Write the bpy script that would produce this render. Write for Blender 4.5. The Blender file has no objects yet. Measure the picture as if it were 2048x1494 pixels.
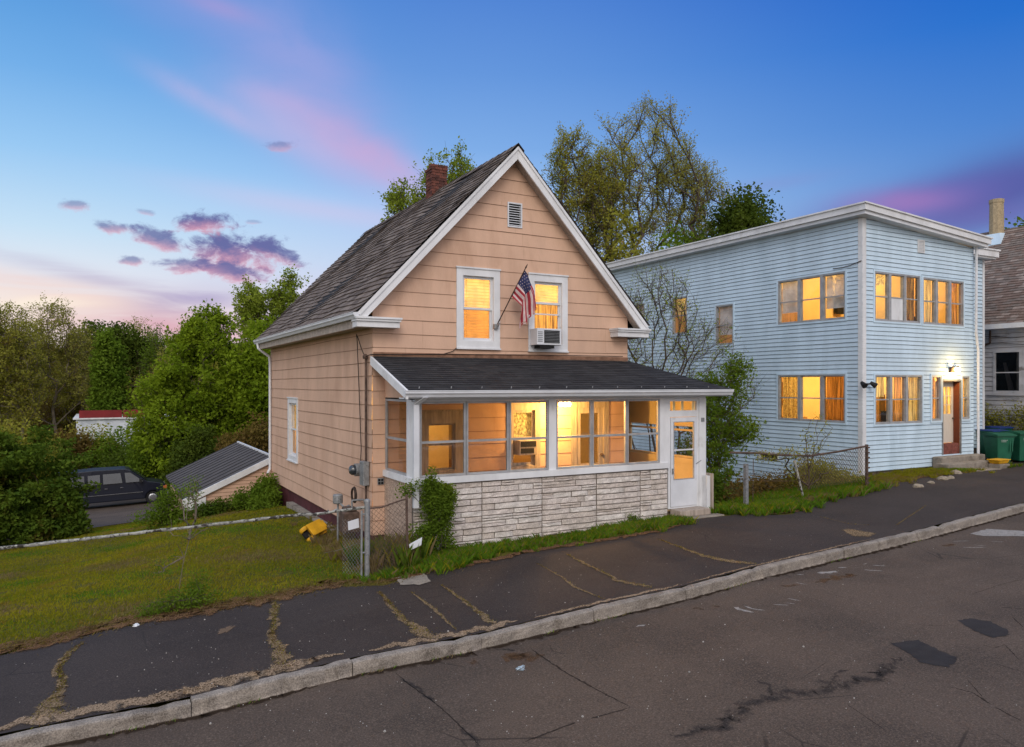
import bpy, math, random
import numpy as np
from mathutils import Vector

random.seed(7)
RNG = np.random.default_rng(7)
SC = bpy.context.scene
COL = SC.collection
rad = math.radians

# ------------------------------------------------------------------ camera
CAM_H, HEAD, FOC = 3.3, 28.78, 1500.0
cam_d = bpy.data.cameras.new("camera")
cam_d.sensor_width = 36.0
cam_d.lens = 36.0 * FOC / 2048.0
cam_d.shift_y = 0.0112
cam_d.clip_start = 0.05
cam_d.clip_end = 3000.0
cam = bpy.data.objects.new("camera", cam_d)
cam.location = (0, 0, CAM_H)
cam.rotation_euler = (rad(90), 0, rad(-HEAD))
COL.objects.link(cam)
SC.camera = cam
SC.view_settings.view_transform = 'Standard'
SC.view_settings.look = 'None'
SC.view_settings.exposure = 0.0
SC.view_settings.gamma = 1.0
SC.view_settings.use_curve_mapping = False
SC.cycles.use_denoising = True
SC.cycles.max_bounces = 8
SC.cycles.diffuse_bounces = 3
SC.cycles.transparent_max_bounces = 16
SC.cycles.caustics_reflective = False
SC.cycles.caustics_refractive = False
SC.cycles.sample_clamp_indirect = 4.0


def lin(r, g, b, k=1.0):
    def f(c):
        c = c / 255.0
        return (c / 12.92 if c <= .04045 else ((c + .055) / 1.055) ** 2.4) * k
    return (f(r), f(g), f(b), 1.0)


# ------------------------------------------------------------------ node helper
class NT:
    def __init__(self, nt):
        self.nt = nt
        nt.nodes.clear()

    def n(self, t, **kw):
        nd = self.nt.nodes.new(t)
        for k, v in kw.items():
            setattr(nd, k, v)
        return nd

    def l(self, a, b):
        self.nt.links.new(a, b)

    def put(self, sock, v):
        if hasattr(v, 'is_linked'):
            self.l(v, sock)
        elif v is not None:
            sock.default_value = v

    def math(self, op, a, b=None, c=None, clamp=False):
        nd = self.n('ShaderNodeMath', operation=op, use_clamp=clamp)
        for i, v in enumerate((a, b, c)):
            if v is not None:
                self.put(nd.inputs[i], v)
        return nd.outputs[0]

    def smooth(self, v, a, b):
        nd = self.n('ShaderNodeMapRange', interpolation_type='SMOOTHSTEP', clamp=True)
        self.put(nd.inputs[0], v)
        nd.inputs[1].default_value = a
        nd.inputs[2].default_value = b
        return nd.outputs[0]

    def mix(self, f, a, b, blend='MIX'):
        nd = self.n('ShaderNodeMix', data_type='RGBA', blend_type=blend, clamp_factor=True)
        self.put(nd.inputs[0], f)
        self.put(nd.inputs[6], a)
        self.put(nd.inputs[7], b)
        return nd.outputs[2]

    def ramp(self, v, stops, interp='LINEAR'):
        nd = self.n('ShaderNodeValToRGB')
        cr = nd.color_ramp
        cr.interpolation = interp
        cr.elements[0].position, cr.elements[0].color = stops[0]
        cr.elements[1].position, cr.elements[1].color = stops[-1]
        for p, c in stops[1:-1]:
            cr.elements.new(p).color = c
        self.put(nd.inputs[0], v)
        return nd.outputs[0]

    def noise(self, vec, scale, detail=4.0, rough=.55, dist=0.0):
        nd = self.n('ShaderNodeTexNoise')
        if vec is not None:
            self.l(vec, nd.inputs['Vector'])
        nd.inputs['Scale'].default_value = scale
        nd.inputs['Detail'].default_value = detail
        nd.inputs['Roughness'].default_value = rough
        nd.inputs['Distortion'].default_value = dist
        return nd.outputs[0]

    def mapping(self, vec, scale=(1, 1, 1), rot=(0, 0, 0), loc=(0, 0, 0)):
        nd = self.n('ShaderNodeMapping')
        self.l(vec, nd.inputs[0])
        nd.inputs['Location'].default_value = loc
        nd.inputs['Rotation'].default_value = rot
        nd.inputs['Scale'].default_value = scale
        return nd.outputs[0]


# ------------------------------------------------------------------ sky
def az_el(px, py):
    k = (px - 1024) / FOC
    th = math.atan(k)
    return HEAD + math.degrees(th), math.degrees(math.atan((770 - py) / FOC * math.cos(th)))


SUN_AZ, SUN_EL = 205.0, 38.0      # compass-like azimuth measured from +Y towards +X


def make_world():
    w = bpy.data.worlds.new("World")
    SC.world = w
    w.use_nodes = True
    T = NT(w.node_tree)
    tc = T.n('ShaderNodeTexCoord').outputs['Generated']
    sx = T.n('ShaderNodeSeparateXYZ')
    T.l(tc, sx.inputs[0])
    x, y, z = sx.outputs
    az = T.math('MULTIPLY', T.math('ARCTAN2', x, y), 57.29578)
    el = T.math('MULTIPLY', T.math('ARCSINE', z), 57.29578)
    e = T.math('DIVIDE', el, 30.0, clamp=True)
    c = lin
    left = T.ramp(e, [(0.0, c(246, 222, 212)), (.17, c(240, 226, 222)), (.24, c(226, 230, 238)), (.34, c(196, 222, 242)),
                      (.50, c(150, 198, 240)), (.66, c(112, 172, 230)), (.80, c(88, 154, 220)), (1.0, c(80, 140, 212))])
    mid = T.ramp(e, [(0.0, c(226, 186, 204)), (.15, c(214, 196, 224)), (.30, c(190, 206, 236)), (.45, c(160, 196, 240)),
                     (.58, c(124, 170, 228)), (.75, c(98, 148, 218)), (.92, c(78, 130, 210)), (1.0, c(70, 122, 206))])
    right = T.ramp(e, [(0.0, c(150, 158, 210)), (.25, c(130, 158, 214)), (.40, c(96, 144, 208)), (.55, c(70, 128, 206)),
                       (.75, c(30, 108, 202)), (.90, c(0, 92, 196)), (1.0, c(0, 84, 190))])
    f1 = T.smooth(az, -6.0, 26.0)
    f2 = T.smooth(az, 24.0, 66.0)
    col = T.mix(f2, T.mix(f1, left, mid), right)
    # noise fields live in azimuth / elevation
    cv = T.n('ShaderNodeCombineXYZ')
    T.put(cv.inputs[0], az)
    T.put(cv.inputs[1], el)
    ae = cv.outputs[0]
    n_soft = T.noise(T.mapping(ae, (.09, .16, 1), (0, 0, rad(18))), 1.0, 5, .55, .4)
    n_fine = T.noise(T.mapping(ae, (.50, .80, 1), (0, 0, rad(-14))), 1.0, 8, .66, .35)
    n_strk = T.noise(T.mapping(ae, (.10, .75, 1), (0, 0, rad(8))), 1.0, 5, .55, .6)

    def rotated(px, py, ang):
        a0, e0 = az_el(px, py)
        da = T.math('SUBTRACT', az, a0)
        de = T.math('SUBTRACT', el, e0)
        ca, sa = math.cos(rad(ang)), math.sin(rad(ang))
        u = T.math('ADD', T.math('MULTIPLY', da, ca), T.math('MULTIPLY', de, sa))
        v = T.math('SUBTRACT', T.math('MULTIPLY', de, ca), T.math('MULTIPLY', da, sa))
        return u, v

    def blob(px, py, ru, rv, ang):
        u, v = rotated(px, py, ang)
        q = T.math('ADD', T.math('POWER', T.math('DIVIDE', u, ru), 2.0), T.math('POWER', T.math('DIVIDE', v, rv), 2.0))
        return T.math('POWER', 2.71828, T.math('MULTIPLY', q, -1.0)), v

    def add(col, mask, colour, amount):
        return T.mix(T.math('MULTIPLY', mask, amount, clamp=True), col, colour)

    ns = T.smooth(n_soft, .30, .62)
    # lavender wash from the top left down to the pink streak
    for (px, py, ru, rv, ang, cc, am) in [
            (430, 40, 9.0, 2.0, -14, c(140, 156, 220), .45), (620, 120, 6.5, 3.0, -45, c(146, 158, 220), .55),
            (440, 15, 2.6, .6, -8, c(182, 152, 208), .4),
            (660, 250, 7.0, 3.0, -42, c(166, 168, 222), .5)]:
        m, _ = blob(px, py, ru, rv, ang)
        col = add(col, T.math('MULTIPLY', m, T.math('ADD', .45, T.math('MULTIPLY', ns, .6))), cc, am)
    for (px, py, ru, rv, ang, cc, am) in [
            (430, 215, 4.2, .75, -22, c(200, 182, 222), .5), (560, 200, 3.4, .9, -12, c(190, 172, 220), .42),
            (610, 275, 6.0, 1.5, -26, c(196, 182, 224), .58), (760, 320, 4.0, 1.4, -34, c(208, 164, 206), .80),
            (690, 290, 4.5, 1.0, -30, c(200, 170, 214), .5)]:
        m, _ = blob(px, py, ru, rv, ang)
        col = add(col, T.math('MULTIPLY', m, T.math('ADD', .55, T.math('MULTIPLY', ns, .5))), cc, am)
    m, _ = blob(640, 420, 9.0, .8, -6)
    col = add(col, m, c(214, 196, 226), .4)
    # low pink and lavender bands over the woods
    st = T.smooth(n_strk, .36, .64)
    for (px, py, ru, rv, ang, cc, am) in [
            (60, 572, 8.0, .8, -9, c(240, 204, 196), .7), (200, 560, 6.0, .6, -12, c(176, 164, 196), .5),
            (250, 632, 8.0, 1.2, -6, c(226, 182, 188), .75), (370, 600, 4.2, 1.3, 12, c(160, 146, 192), .75),
            (350, 655, 6.0, .9, -2, c(216, 160, 176), .8), (40, 605, 6.0, 1.0, 0, c(252, 236, 218), .9)]:
        m, _ = blob(px, py, ru, rv, ang)
        col = add(col, T.math('MULTIPLY', m, T.math('ADD', .35, T.math('MULTIPLY', st, .75))), cc, am)
    # right hand purple bank
    nb = T.smooth(n_soft, .25, .6)
    for (px, py, ru, rv, ang, cc, am) in [
            (1990, 385, 8.0, 2.1, 14, c(72, 84, 156), .95), (1840, 400, 6.0, 1.2, 6, c(98, 96, 172), .85),
            (1800, 405, 3.2, .9, -4, c(160, 118, 184), .85), (1990, 430, 8, .9, 2, c(104, 98, 170), .6),
            (1500, 375, 5.0, .5, 4, c(132, 140, 200), .35)]:
        m, _ = blob(px, py, ru, rv, ang)
        col = add(col, T.math('MULTIPLY', m, T.math('ADD', .6, T.math('MULTIPLY', nb, .5))), cc, am)
    # small ragged cumulus with pink bellies
    for (px, py, ru, rv, ang, am) in [
            (475, 507, 4.6, 1.75, -3, 1.0), (405, 446, 2.4, .85, 4, 1.0), (325, 482, 2.3, .85, -14, .85),
            (470, 545, 2.4, .9, -6, .9), (228, 455, 1.4, .5, 3, .75), (150, 409, 1.1, .45, 5, .6),
            (292, 425, .75, .28, -5, .45), (558, 291, 1.25, .42, 10, .5), (262, 521, 1.0, .4, 6, .7),
            (555, 510, 2.2, .9, -18, .7), (505, 444, .6, .2, 0, .35), (380, 530, 2.2, .75, 4, .8)]:
        m, v = blob(px, py, ru, rv, ang)
        t = T.math('ADD', m, T.math('MULTIPLY', T.math('SUBTRACT', n_fine, .5), 2.3))
        k = T.math('MULTIPLY', T.smooth(t, .34, .92), T.smooth(m, .06, .30))
        belly = T.smooth(T.math('ADD', v, T.math('MULTIPLY', T.math('SUBTRACT', n_fine, .5), rv * 2.2)), -rv * .80, rv * .45)
        cc = T.mix(belly, c(220, 158, 178), c(98, 100, 156))
        col = add(col, k, cc, am)
    # unseen sky behind the viewer, brightened as added soft fill light
    hx, hy = math.sin(rad(HEAD)), math.cos(rad(HEAD))
    dotf = T.math('ADD', T.math('MULTIPLY', x, hx), T.math('MULTIPLY', y, hy))
    back = T.smooth(T.math('MULTIPLY', dotf, -1.0), -.35, .75)
    col = T.mix(back, col, (BACK_SKY_FILL * 1.0, BACK_SKY_FILL * .93, BACK_SKY_FILL * .90, 1.0))
    zen = T.smooth(el, 34.0, 70.0)
    col = T.mix(zen, col, (ZEN_SKY * .80, ZEN_SKY * .90, ZEN_SKY * 1.08, 1.0))
    bg = T.n('ShaderNodeBackground')
    T.l(col, bg.inputs[0])
    bg.inputs[1].default_value = 1.0
    sky = T.n('ShaderNodeTexSky', sky_type='NISHITA')
    sky.sun_disc = False
    sky.sun_elevation = rad(SUN_EL)
    sky.sun_rotation = rad(SUN_AZ)
    bg2 = T.n('ShaderNodeBackground')
    T.l(sky.outputs[0], bg2.inputs[0])
    bg2.inputs[1].default_value = 0.006
    ad = T.n('ShaderNodeAddShader')
    T.l(bg.outputs[0], ad.inputs[0])
    T.l(bg2.outputs[0], ad.inputs[1])
    out = T.n('ShaderNodeOutputWorld')
    T.l(ad.outputs[0], out.inputs[0])


BACK_SKY_FILL, ZEN_SKY = 1.22, 1.08
make_world()

sun_d = bpy.data.lights.new("sun", 'SUN')
sun_d.energy = 1.1
sun_d.angle = rad(28)
sun_d.color = (1.0, .93, .86)
sun = bpy.data.objects.new("sun", sun_d)
sv = Vector((math.sin(rad(SUN_AZ)) * math.cos(rad(SUN_EL)), math.cos(rad(SUN_AZ)) * math.cos(rad(SUN_EL)), math.sin(rad(SUN_EL))))
sun.rotation_euler = sv.to_track_quat('Z', 'Y').to_euler()
sun.location = sv * 60
COL.objects.link(sun)


# ------------------------------------------------------------------ materials
def mat(name, base, rough=.75, var=.18, vs=2.5, bump=0.0, bs=30.0, metal=0.0, spec=.3, stretch=(1, 1, 1), fine=.0, fs=60.0,
        second=None, sec=(.5, .62), secs=1.2):
    m = bpy.data.materials.new(name)
    m.use_nodes = True
    T = NT(m.node_tree)
    oc = T.n('ShaderNodeTexCoord').outputs['Object']
    if stretch != (1, 1, 1):
        oc = T.mapping(oc, stretch)
    b = tuple(base[:3]) + (1.0,)
    n1 = T.noise(oc, vs, 5, .6)
    lo = tuple(v * (1 - var) for v in b[:3]) + (1,)
    hi = tuple(min(1, v * (1 + var)) for v in b[:3]) + (1,)
    col = T.mix(T.smooth(n1, .3, .7), lo, hi)
    if second is not None:
        n2 = T.noise(oc, secs, 6, .65, .3)
        col = T.mix(T.smooth(n2, sec[0], sec[1]), col, tuple(second[:3]) + (1,))
    if fine:
        n3 = T.noise(oc, fs, 2, .6)
        col = T.mix(fine, col, T.mix(T.smooth(n3, .3, .7), tuple(v * .35 for v in b[:3]) + (1,), tuple(min(1, v * 1.8) for v in b[:3]) + (1,)))
    p = T.n('ShaderNodeBsdfPrincipled')
    T.l(col, p.inputs['Base Color'])
    p.inputs['Roughness'].default_value = rough
    p.inputs['Metallic'].default_value = metal
    p.inputs['Specular IOR Level'].default_value = spec
    if bump:
        nb = T.noise(oc, bs, 4, .6)
        bn = T.n('ShaderNodeBump')
        bn.inputs['Strength'].default_value = 1.0
        bn.inputs['Distance'].default_value = bump
        T.l(nb, bn.inputs['Height'])
        T.l(bn.outputs[0], p.inputs['Normal'])
    o = T.n('ShaderNodeOutputMaterial')
    T.l(p.outputs[0], o.inputs[0])
    return m


def leaf_mat(name, a, b, trans=.35, cs=.6, third=None):
    m = bpy.data.materials.new(name)
    m.use_nodes = True
    T = NT(m.node_tree)
    oc = T.n('ShaderNodeTexCoord').outputs['Object']
    n1 = T.noise(oc, cs, 3, .6)
    n2 = T.noise(oc, 9.0, 2, .7)
    col = T.mix(T.smooth(T.math('ADD', T.math('MULTIPLY', n1, .6), T.math('MULTIPLY', n2, .4)), .36, .64), tuple(a) + (1,), tuple(b) + (1,))
    if third:
        col = T.mix(T.smooth(T.noise(oc, 1.7, 3, .6), .56, .68), col, tuple(third) + (1,))
    d = T.n('ShaderNodeBsdfDiffuse')
    t = T.n('ShaderNodeBsdfTranslucent')
    T.l(col, d.inputs[0])
    T.l(T.mix(1.0, col, (1.25, 1.15, .55, 1), 'MULTIPLY'), t.inputs[0])
    mx = T.n('ShaderNodeMixShader')
    mx.inputs[0].default_value = trans
    T.l(d.outputs[0], mx.inputs[1])
    T.l(t.outputs[0], mx.inputs[2])
    o = T.n('ShaderNodeOutputMaterial')
    T.l(mx.outputs[0], o.inputs[0])
    return m


def glass_mat(name, tint=(1, 1, 1), refl=1.0, rough=.03):
    m = bpy.data.materials.new(name)
    m.use_nodes = True
    T = NT(m.node_tree)
    ge = T.n('ShaderNodeNewGeometry')
    dp = T.n('ShaderNodeVectorMath', operation='DOT_PRODUCT')
    T.l(ge.outputs['Incoming'], dp.inputs[0])
    T.l(ge.outputs['True Normal'], dp.inputs[1])
    ci = T.math('SUBTRACT', 1.0, T.math('ABSOLUTE', dp.outputs['Value']))
    fres = T.math('ADD', .045, T.math('MULTIPLY', T.math('POWER', ci, 5.0), .85))
    tr = T.n('ShaderNodeBsdfTransparent')
    tr.inputs[0].default_value = tuple(tint) + (1,)
    gl = T.n('ShaderNodeBsdfGlossy')
    gl.inputs['Roughness'].default_value = rough
    gl.inputs[0].default_value = (.95, .97, 1, 1)
    oc = T.n('ShaderNodeTexCoord').outputs['Object']
    bn = T.n('ShaderNodeBump')
    bn.inputs['Strength'].default_value = .25
    bn.inputs['Distance'].default_value = .004
    T.l(T.noise(oc, 3.0, 2), bn.inputs['Height'])
    T.l(bn.outputs[0], gl.inputs['Normal'])
    mx = T.n('ShaderNodeMixShader')
    T.l(T.math('MULTIPLY', fres, refl), mx.inputs[0])
    T.l(tr.outputs[0], mx.inputs[1])
    T.l(gl.outputs[0], mx.inputs[2])
    o = T.n('ShaderNodeOutputMaterial')
    T.l(mx.outputs[0], o.inputs[0])
    return m


def cloth_mat(name, col, trans=.6, folds=0.0, axis='X', stretch=(1, 1, 1), var=.2):
    m = bpy.data.materials.new(name)
    m.use_nodes = True
    T = NT(m.node_tree)
    oc = T.mapping(T.n('ShaderNodeTexCoord').outputs['Object'], stretch)
    c = T.mix(T.smooth(T.noise(oc, 4.0, 4), .3, .7), tuple(v * (1 - var) for v in col) + (1,), tuple(min(1, v * (1 + var)) for v in col) + (1,))
    d = T.n('ShaderNodeBsdfDiffuse')
    t = T.n('ShaderNodeBsdfTranslucent')
    T.l(c, d.inputs[0])
    T.l(c, t.inputs[0])
    mx = T.n('ShaderNodeMixShader')
    mx.inputs[0].default_value = trans
    T.l(d.outputs[0], mx.inputs[1])
    T.l(t.outputs[0], mx.inputs[2])
    o = T.n('ShaderNodeOutputMaterial')
    T.l(mx.outputs[0], o.inputs[0])
    return m


def glow_mat(name, col, strength):
    m = bpy.data.materials.new(name)
    m.use_nodes = True
    T = NT(m.node_tree)
    e = T.n('ShaderNodeEmission')
    e.inputs[0].default_value = tuple(col) + (1,)
    e.inputs[1].default_value = strength
    o = T.n('ShaderNodeOutputMaterial')
    T.l(e.outputs[0], o.inputs[0])
    return m


# ------------------------------------------------------------------ mesh builder
class MB:
    def __init__(self):
        self.v, self.f, self.m = [], [], []

    def vert(self, p):
        self.v.append(tuple(p))
        return len(self.v) - 1

    def face(self, pts, mi=0):
        i0 = len(self.v)
        self.v.extend(tuple(p) for p in pts)
        self.f.append(tuple(range(i0, i0 + len(pts))))
        self.m.append(mi)

    def hexa(self, c, mi=0):
        """eight corners: bottom four counter-clockwise, then top four"""
        i = len(self.v)
        self.v.extend(tuple(p) for p in c)
        for q in ((3, 2, 1, 0), (4, 5, 6, 7), (0, 1, 5, 4), (1, 2, 6, 5), (2, 3, 7, 6), (3, 0, 4, 7)):
            self.f.append(tuple(i + k for k in q))
            self.m.append(mi)

    def box(self, x0, y0, z0, x1, y1, z1, mi=0):
        x0, x1 = min(x0, x1), max(x0, x1)
        y0, y1 = min(y0, y1), max(y0, y1)
        z0, z1 = min(z0, z1), max(z0, z1)
        self.hexa([(x0, y0, z0), (x1, y0, z0), (x1, y1, z0), (x0, y1, z0), (x0, y0, z1), (x1, y0, z1), (x1, y1, z1), (x0, y1, z1)], mi)

    def pbox(self, P, u0, u1, v0, v1, w0, w1, mi=0):
        a = P.p
        self.hexa([a(u0, v0, w1), a(u1, v0, w1), a(u1, v0, w0), a(u0, v0, w0), a(u0, v1, w1), a(u1, v1, w1), a(u1, v1, w0), a(u0, v1, w0)], mi)

    def frame(self, P, u0, u1, v0, v1, t, w0, w1, mi=0, tb=None, tt=None):
        tb = t if tb is None else tb
        tt = t if tt is None else tt
        self.pbox(P, u0, u0 + t, v0, v1, w0, w1, mi)
        self.pbox(P, u1 - t, u1, v0, v1, w0, w1, mi)
        self.pbox(P, u0 + t, u1 - t, v0, v0 + tb, w0, w1, mi)
        self.pbox(P, u0 + t, u1 - t, v1 - tt, v1, w0, w1, mi)

    def tube(self, p0, p1, r0, r1=None, n=8, mi=0, caps=True):
        r1 = r0 if r1 is None else r1
        p0, p1 = Vector(p0), Vector(p1)
        d = (p1 - p0)
        if d.length < 1e-6:
            return
        d.normalize()
        a = d.orthogonal().normalized()
        b = d.cross(a)
        i = len(self.v)
        for p, r in ((p0, r0), (p1, r1)):
            for k in range(n):
                t = 2 * math.pi * k / n
                self.v.append(tuple(p + a * (r * math.cos(t)) + b * (r * math.sin(t))))
        for k in range(n):
            k2 = (k + 1) % n
            self.f.append((i + k, i + k2, i + n + k2, i + n + k))
            self.m.append(mi)
        if caps:
            self.f.append(tuple(i + k for k in range(n - 1, -1, -1)))
            self.m.append(mi)
            self.f.append(tuple(i + n + k for k in range(n)))
            self.m.append(mi)

    def path(self, pts, r, n=6, mi=0):
        for a, b in zip(pts[:-1], pts[1:]):
            self.tube(a, b, r, r, n, mi)

    def lathe(self, prof, c, axis='Z', n=16, mi=0):
        i = len(self.v)
        for (r, h) in prof:
            for k in range(n):
                t = 2 * math.pi * k / n
                a, b = r * math.cos(t), r * math.sin(t)
                if axis == 'Z':
                    q = (c[0] + a, c[1] + b, c[2] + h)
                elif axis == 'Y':
                    q = (c[0] + a, c[1] + h, c[2] + b)
                else:
                    q = (c[0] + h, c[1] + a, c[2] + b)
                self.v.append(q)
        for j in range(len(prof) - 1):
            for k in range(n):
                k2 = (k + 1) % n
                self.f.append((i + j * n + k, i + j * n + k2, i + (j + 1) * n + k2, i + (j + 1) * n + k))
                self.m.append(mi)
        self.f.append(tuple(i + k for k in range(n)))
        self.m.append(mi)
        self.f.append(tuple(i + (len(prof) - 1) * n + k for k in range(n)))
        self.m.append(mi)

    def prism(self, poly, axis, a0, a1, mi=0):
        """poly: 2D outline; axis 'X': (y,z) outline, 'Y': (x,z), 'Z': (x,y)"""
        def pt(q, h):
            return (h, q[0], q[1]) if axis == 'X' else ((q[0], h, q[1]) if axis == 'Y' else (q[0], q[1], h))
        n = len(poly)
        i = len(self.v)
        for h in (a0, a1):
            for q in poly:
                self.v.append(pt(q, h))
        self.f.append(tuple(i + k for k in range(n)))
        self.m.append(mi)
        self.f.append(tuple(i + n + k for k in range(n - 1, -1, -1)))
        self.m.append(mi)
        for k in range(n):
            k2 = (k + 1) % n
            self.f.append((i + k, i + n + k, i + n + k2, i + k2))
            self.m.append(mi)

    def build(self, name, mats, parent=None, bevel=0.0, smooth=False, merge=False):
        o = origin_of(parent)
        me = bpy.data.meshes.new(name)
        vs = np.array(self.v, dtype=np.float64) - np.array(o)
        me.from_pydata(vs.tolist(), [], self.f)
        if not isinstance(mats, (list, tuple)):
            mats = [mats]
        for m in mats:
            me.materials.append(m)
        if len(mats) > 1:
            me.polygons.foreach_set('material_index', self.m)
        if merge or bevel:
            import bmesh
            bm = bmesh.new()
            bm.from_mesh(me)
            bmesh.ops.remove_doubles(bm, verts=bm.verts, dist=1e-5)
            bmesh.ops.recalc_face_normals(bm, faces=bm.faces)
            bm.to_mesh(me)
            bm.free()
        if smooth:
            me.polygons.foreach_set('use_smooth', [True] * len(me.polygons))
        me.update()
        ob = bpy.data.objects.new(name, me)
        COL.objects.link(ob)
        if parent is not None:
            ob.parent = parent
        if bevel:
            md = ob.modifiers.new('bevel', 'BEVEL')
            md.width = bevel
            md.segments = 2
            md.limit_method = 'ANGLE'
            md.angle_limit = rad(35)
        return ob


ORI = {}


def origin_of(p):
    while p is not None:
        if p.name in ORI:
            return ORI[p.name]
        p = p.parent
    return (0, 0, 0)


def thing(name, label, cat, loc=(0, 0, 0), group=None):
    o = bpy.data.objects.new(name, None)
    o.empty_display_size = .2
    o.location = loc
    COL.objects.link(o)
    ORI[o.name] = tuple(loc)
    o['label'], o['category'] = label, cat
    if group:
        o['group'] = group
    return o


def tag(o, label=None, cat=None, group=None, kind=None):
    for k, v in (('label', label), ('category', cat), ('group', group), ('kind', kind)):
        if v:
            o[k] = v
    return o


def copy_tree(o, parent=None):
    c = o.copy()
    COL.objects.link(c)
    c.parent = parent
    for ch in [q for q in o.children]:
        copy_tree(ch, c)
    return c


class Plane:
    def __init__(self, o, u, n):
        self.o, self.u, self.n = Vector(o), Vector(u), Vector(n)

    def p(self, u, v, w=0.0):
        q = self.o + self.u * u + self.n * w
        return (q.x, q.y, q.z + v)


def from_np(name, V, F, mats, parent=None, mi=None, smooth=False):
    """V (n,3), F (m,k) all faces with k corners"""
    me = bpy.data.meshes.new(name)
    o = np.array(origin_of(parent))
    V = np.asarray(V, dtype=np.float32) - o.astype(np.float32)
    F = np.asarray(F, dtype=np.int32)
    m, k = F.shape
    me.vertices.add(len(V))
    me.vertices.foreach_set('co', V.ravel())
    me.loops.add(m * k)
    me.loops.foreach_set('vertex_index', F.ravel())
    me.polygons.add(m)
    me.polygons.foreach_set('loop_start', np.arange(0, m * k, k, dtype=np.int32))
    if not isinstance(mats, (list, tuple)):
        mats = [mats]
    for q in mats:
        me.materials.append(q)
    if mi is not None:
        me.polygons.foreach_set('material_index', np.asarray(mi, dtype=np.int32))
    if smooth:
        me.polygons.foreach_set('use_smooth', np.ones(m, dtype=bool))
    me.update(calc_edges=True)
    ob = bpy.data.objects.new(name, me)
    COL.objects.link(ob)
    if parent is not None:
        ob.parent = parent
    return ob


def view(px, t):
    """plan position on the azimuth of a photo column at depth t"""
    k = (px - 1024) / FOC
    a = rad(HEAD)
    return (t * (math.sin(a) + math.cos(a) * k), t * (math.cos(a) - math.sin(a) * k))
# ------------------------------------------------------------------ ground heights
_K = [(-0.84, 8.7, -.12), (.86, 8.7, -.10), (2.63, 8.7, .01), (4.34, 8.7, .03), (6.11, 8.7, .13), (7.82, 8.72, .19),
      (9.38, 8.8, .28), (14.2, 9.0, .43), (18.1, 9.2, .61), (24, 9.3, .85), (32, 9.3, 1.15), (-8, 8.7, -.35), (-20, 8.7, -.7)]
_KX = np.array([k[0] for k in sorted(_K)])
_KY = np.array([k[1] for k in sorted(_K)])
_KZ = np.array([k[2] for k in sorted(_K)])
CTRL = [(a, b, c) for a, b, c in _K] + [
    (-8, 11.8, -.38), (-20, 11.8, -.75), (-1.1, 11.8, -.19), (.5, 11.8, -.06), (3.75, 11.8, .10), (5.5, 12.66, .26), (8.2, 12.66, .33), (10.8, 12.66, .40),
    (17.2, 12.4, .54), (23, 12.8, .73), (14.5, 12.2, .46),
    (4.6, 14.6, .10), (4.6, 17.5, .02), (4.6, 21.2, -.08), (2.2, 24.3, -.74), (3.8, 24.3, -.55), (.44, 16.9, -.55), (.6, 23, -1.08), (.85, 32.6, -2.07), (-2.1, 30.8, -2.1),
    (-1.2, 17.8, -.85), (-6, 18, -1.3), (-8, 30, -2.5), (1, 44, -3.15), (-8, 45, -3.4), (-20, 40, -3.6), (-20, 22, -2.4), (4, 33, -1.9), (8, 33, -1.7),
    (12.3, 14.2, .25), (13.5, 16, -.5), (15, 13.6, .42), (15, 18, -.75), (18.6, 15, .55), (18.9, 18, .05), (15, 25, -1.5), (18.5, 26, -1.0), (13, 30, -1.9),
    (19.3, 13.9, .66), (21, 13.7, .72), (26, 14.1, .68), (28, 15, .8), (35, 14, 1.05), (26.5, 20, .6), (30, 28, .3), (45, 12, 1.3),
    (10, 50, -3), (30, 50, -1.5), (50, 40, 0), (-30, 70, -4.5), (0, 75, -4.5), (30, 80, -3), (60, 70, -1), (-40, 30, -3.2)]
_CP = np.array(CTRL, dtype=float)


def _phi(d2):
    d2 = np.maximum(d2, 1e-9)
    return .5 * d2 * np.log(d2)


def _fit():
    X = _CP[:, :2]
    n = len(X)
    D = ((X[:, None, :] - X[None]) ** 2).sum(-1)
    A = np.zeros((n + 3, n + 3))
    A[:n, :n] = _phi(D) + np.eye(n) * .4
    A[:n, n] = 1
    A[:n, n + 1:] = X
    A[n:, :n] = A[:n, n:].T
    b = np.zeros(n + 3)
    b[:n] = _CP[:, 2]
    return np.linalg.solve(A, b)


_W = _fit()


def curb_y(x):
    return np.interp(x, _KX, _KY)


def curb_z(x):
    return np.interp(x, _KX, _KZ)


def hz(x, y):
    x = np.asarray(x, dtype=float)
    y = np.asarray(y, dtype=float)
    shp = np.broadcast(x, y).shape
    X = np.stack([np.broadcast_to(x, shp).ravel(), np.broadcast_to(y, shp).ravel()], 1)
    out = np.empty(len(X))
    n = len(_CP)
    for s in range(0, len(X), 20000):
        q = np.stack([np.clip(X[s:s + 20000, 0], -45, 65), np.clip(X[s:s + 20000, 1], 8.6, 85)], 1)
        D = ((q[:, None, :] - _CP[None, :, :2]) ** 2).sum(-1)
        out[s:s + 20000] = _phi(D) @ _W[:n] + _W[n] + q @ _W[n + 1:]
    return out.reshape(shp)


_hz0 = hz


def hz(x, y):
    """ground height, brought flush with the kerb top along the kerb"""
    x = np.asarray(x, dtype=float)
    y = np.asarray(y, dtype=float)
    z = _hz0(x, y)
    yc = curb_y(x) + .12
    k = np.clip(1 - (y - yc) / 1.5, 0, 1)
    if np.any(k > 0):
        z = z + k * k * (3 - 2 * k) * (curb_z(x) - .004 - _hz0(x, np.broadcast_to(yc, z.shape)))
    return z


def hz1(x, y):
    return float(hz(np.array([x]), np.array([y]))[0])


def road_z(x, y):
    return curb_z(x) - .15 + .012 * (curb_y(x) - y)


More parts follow.
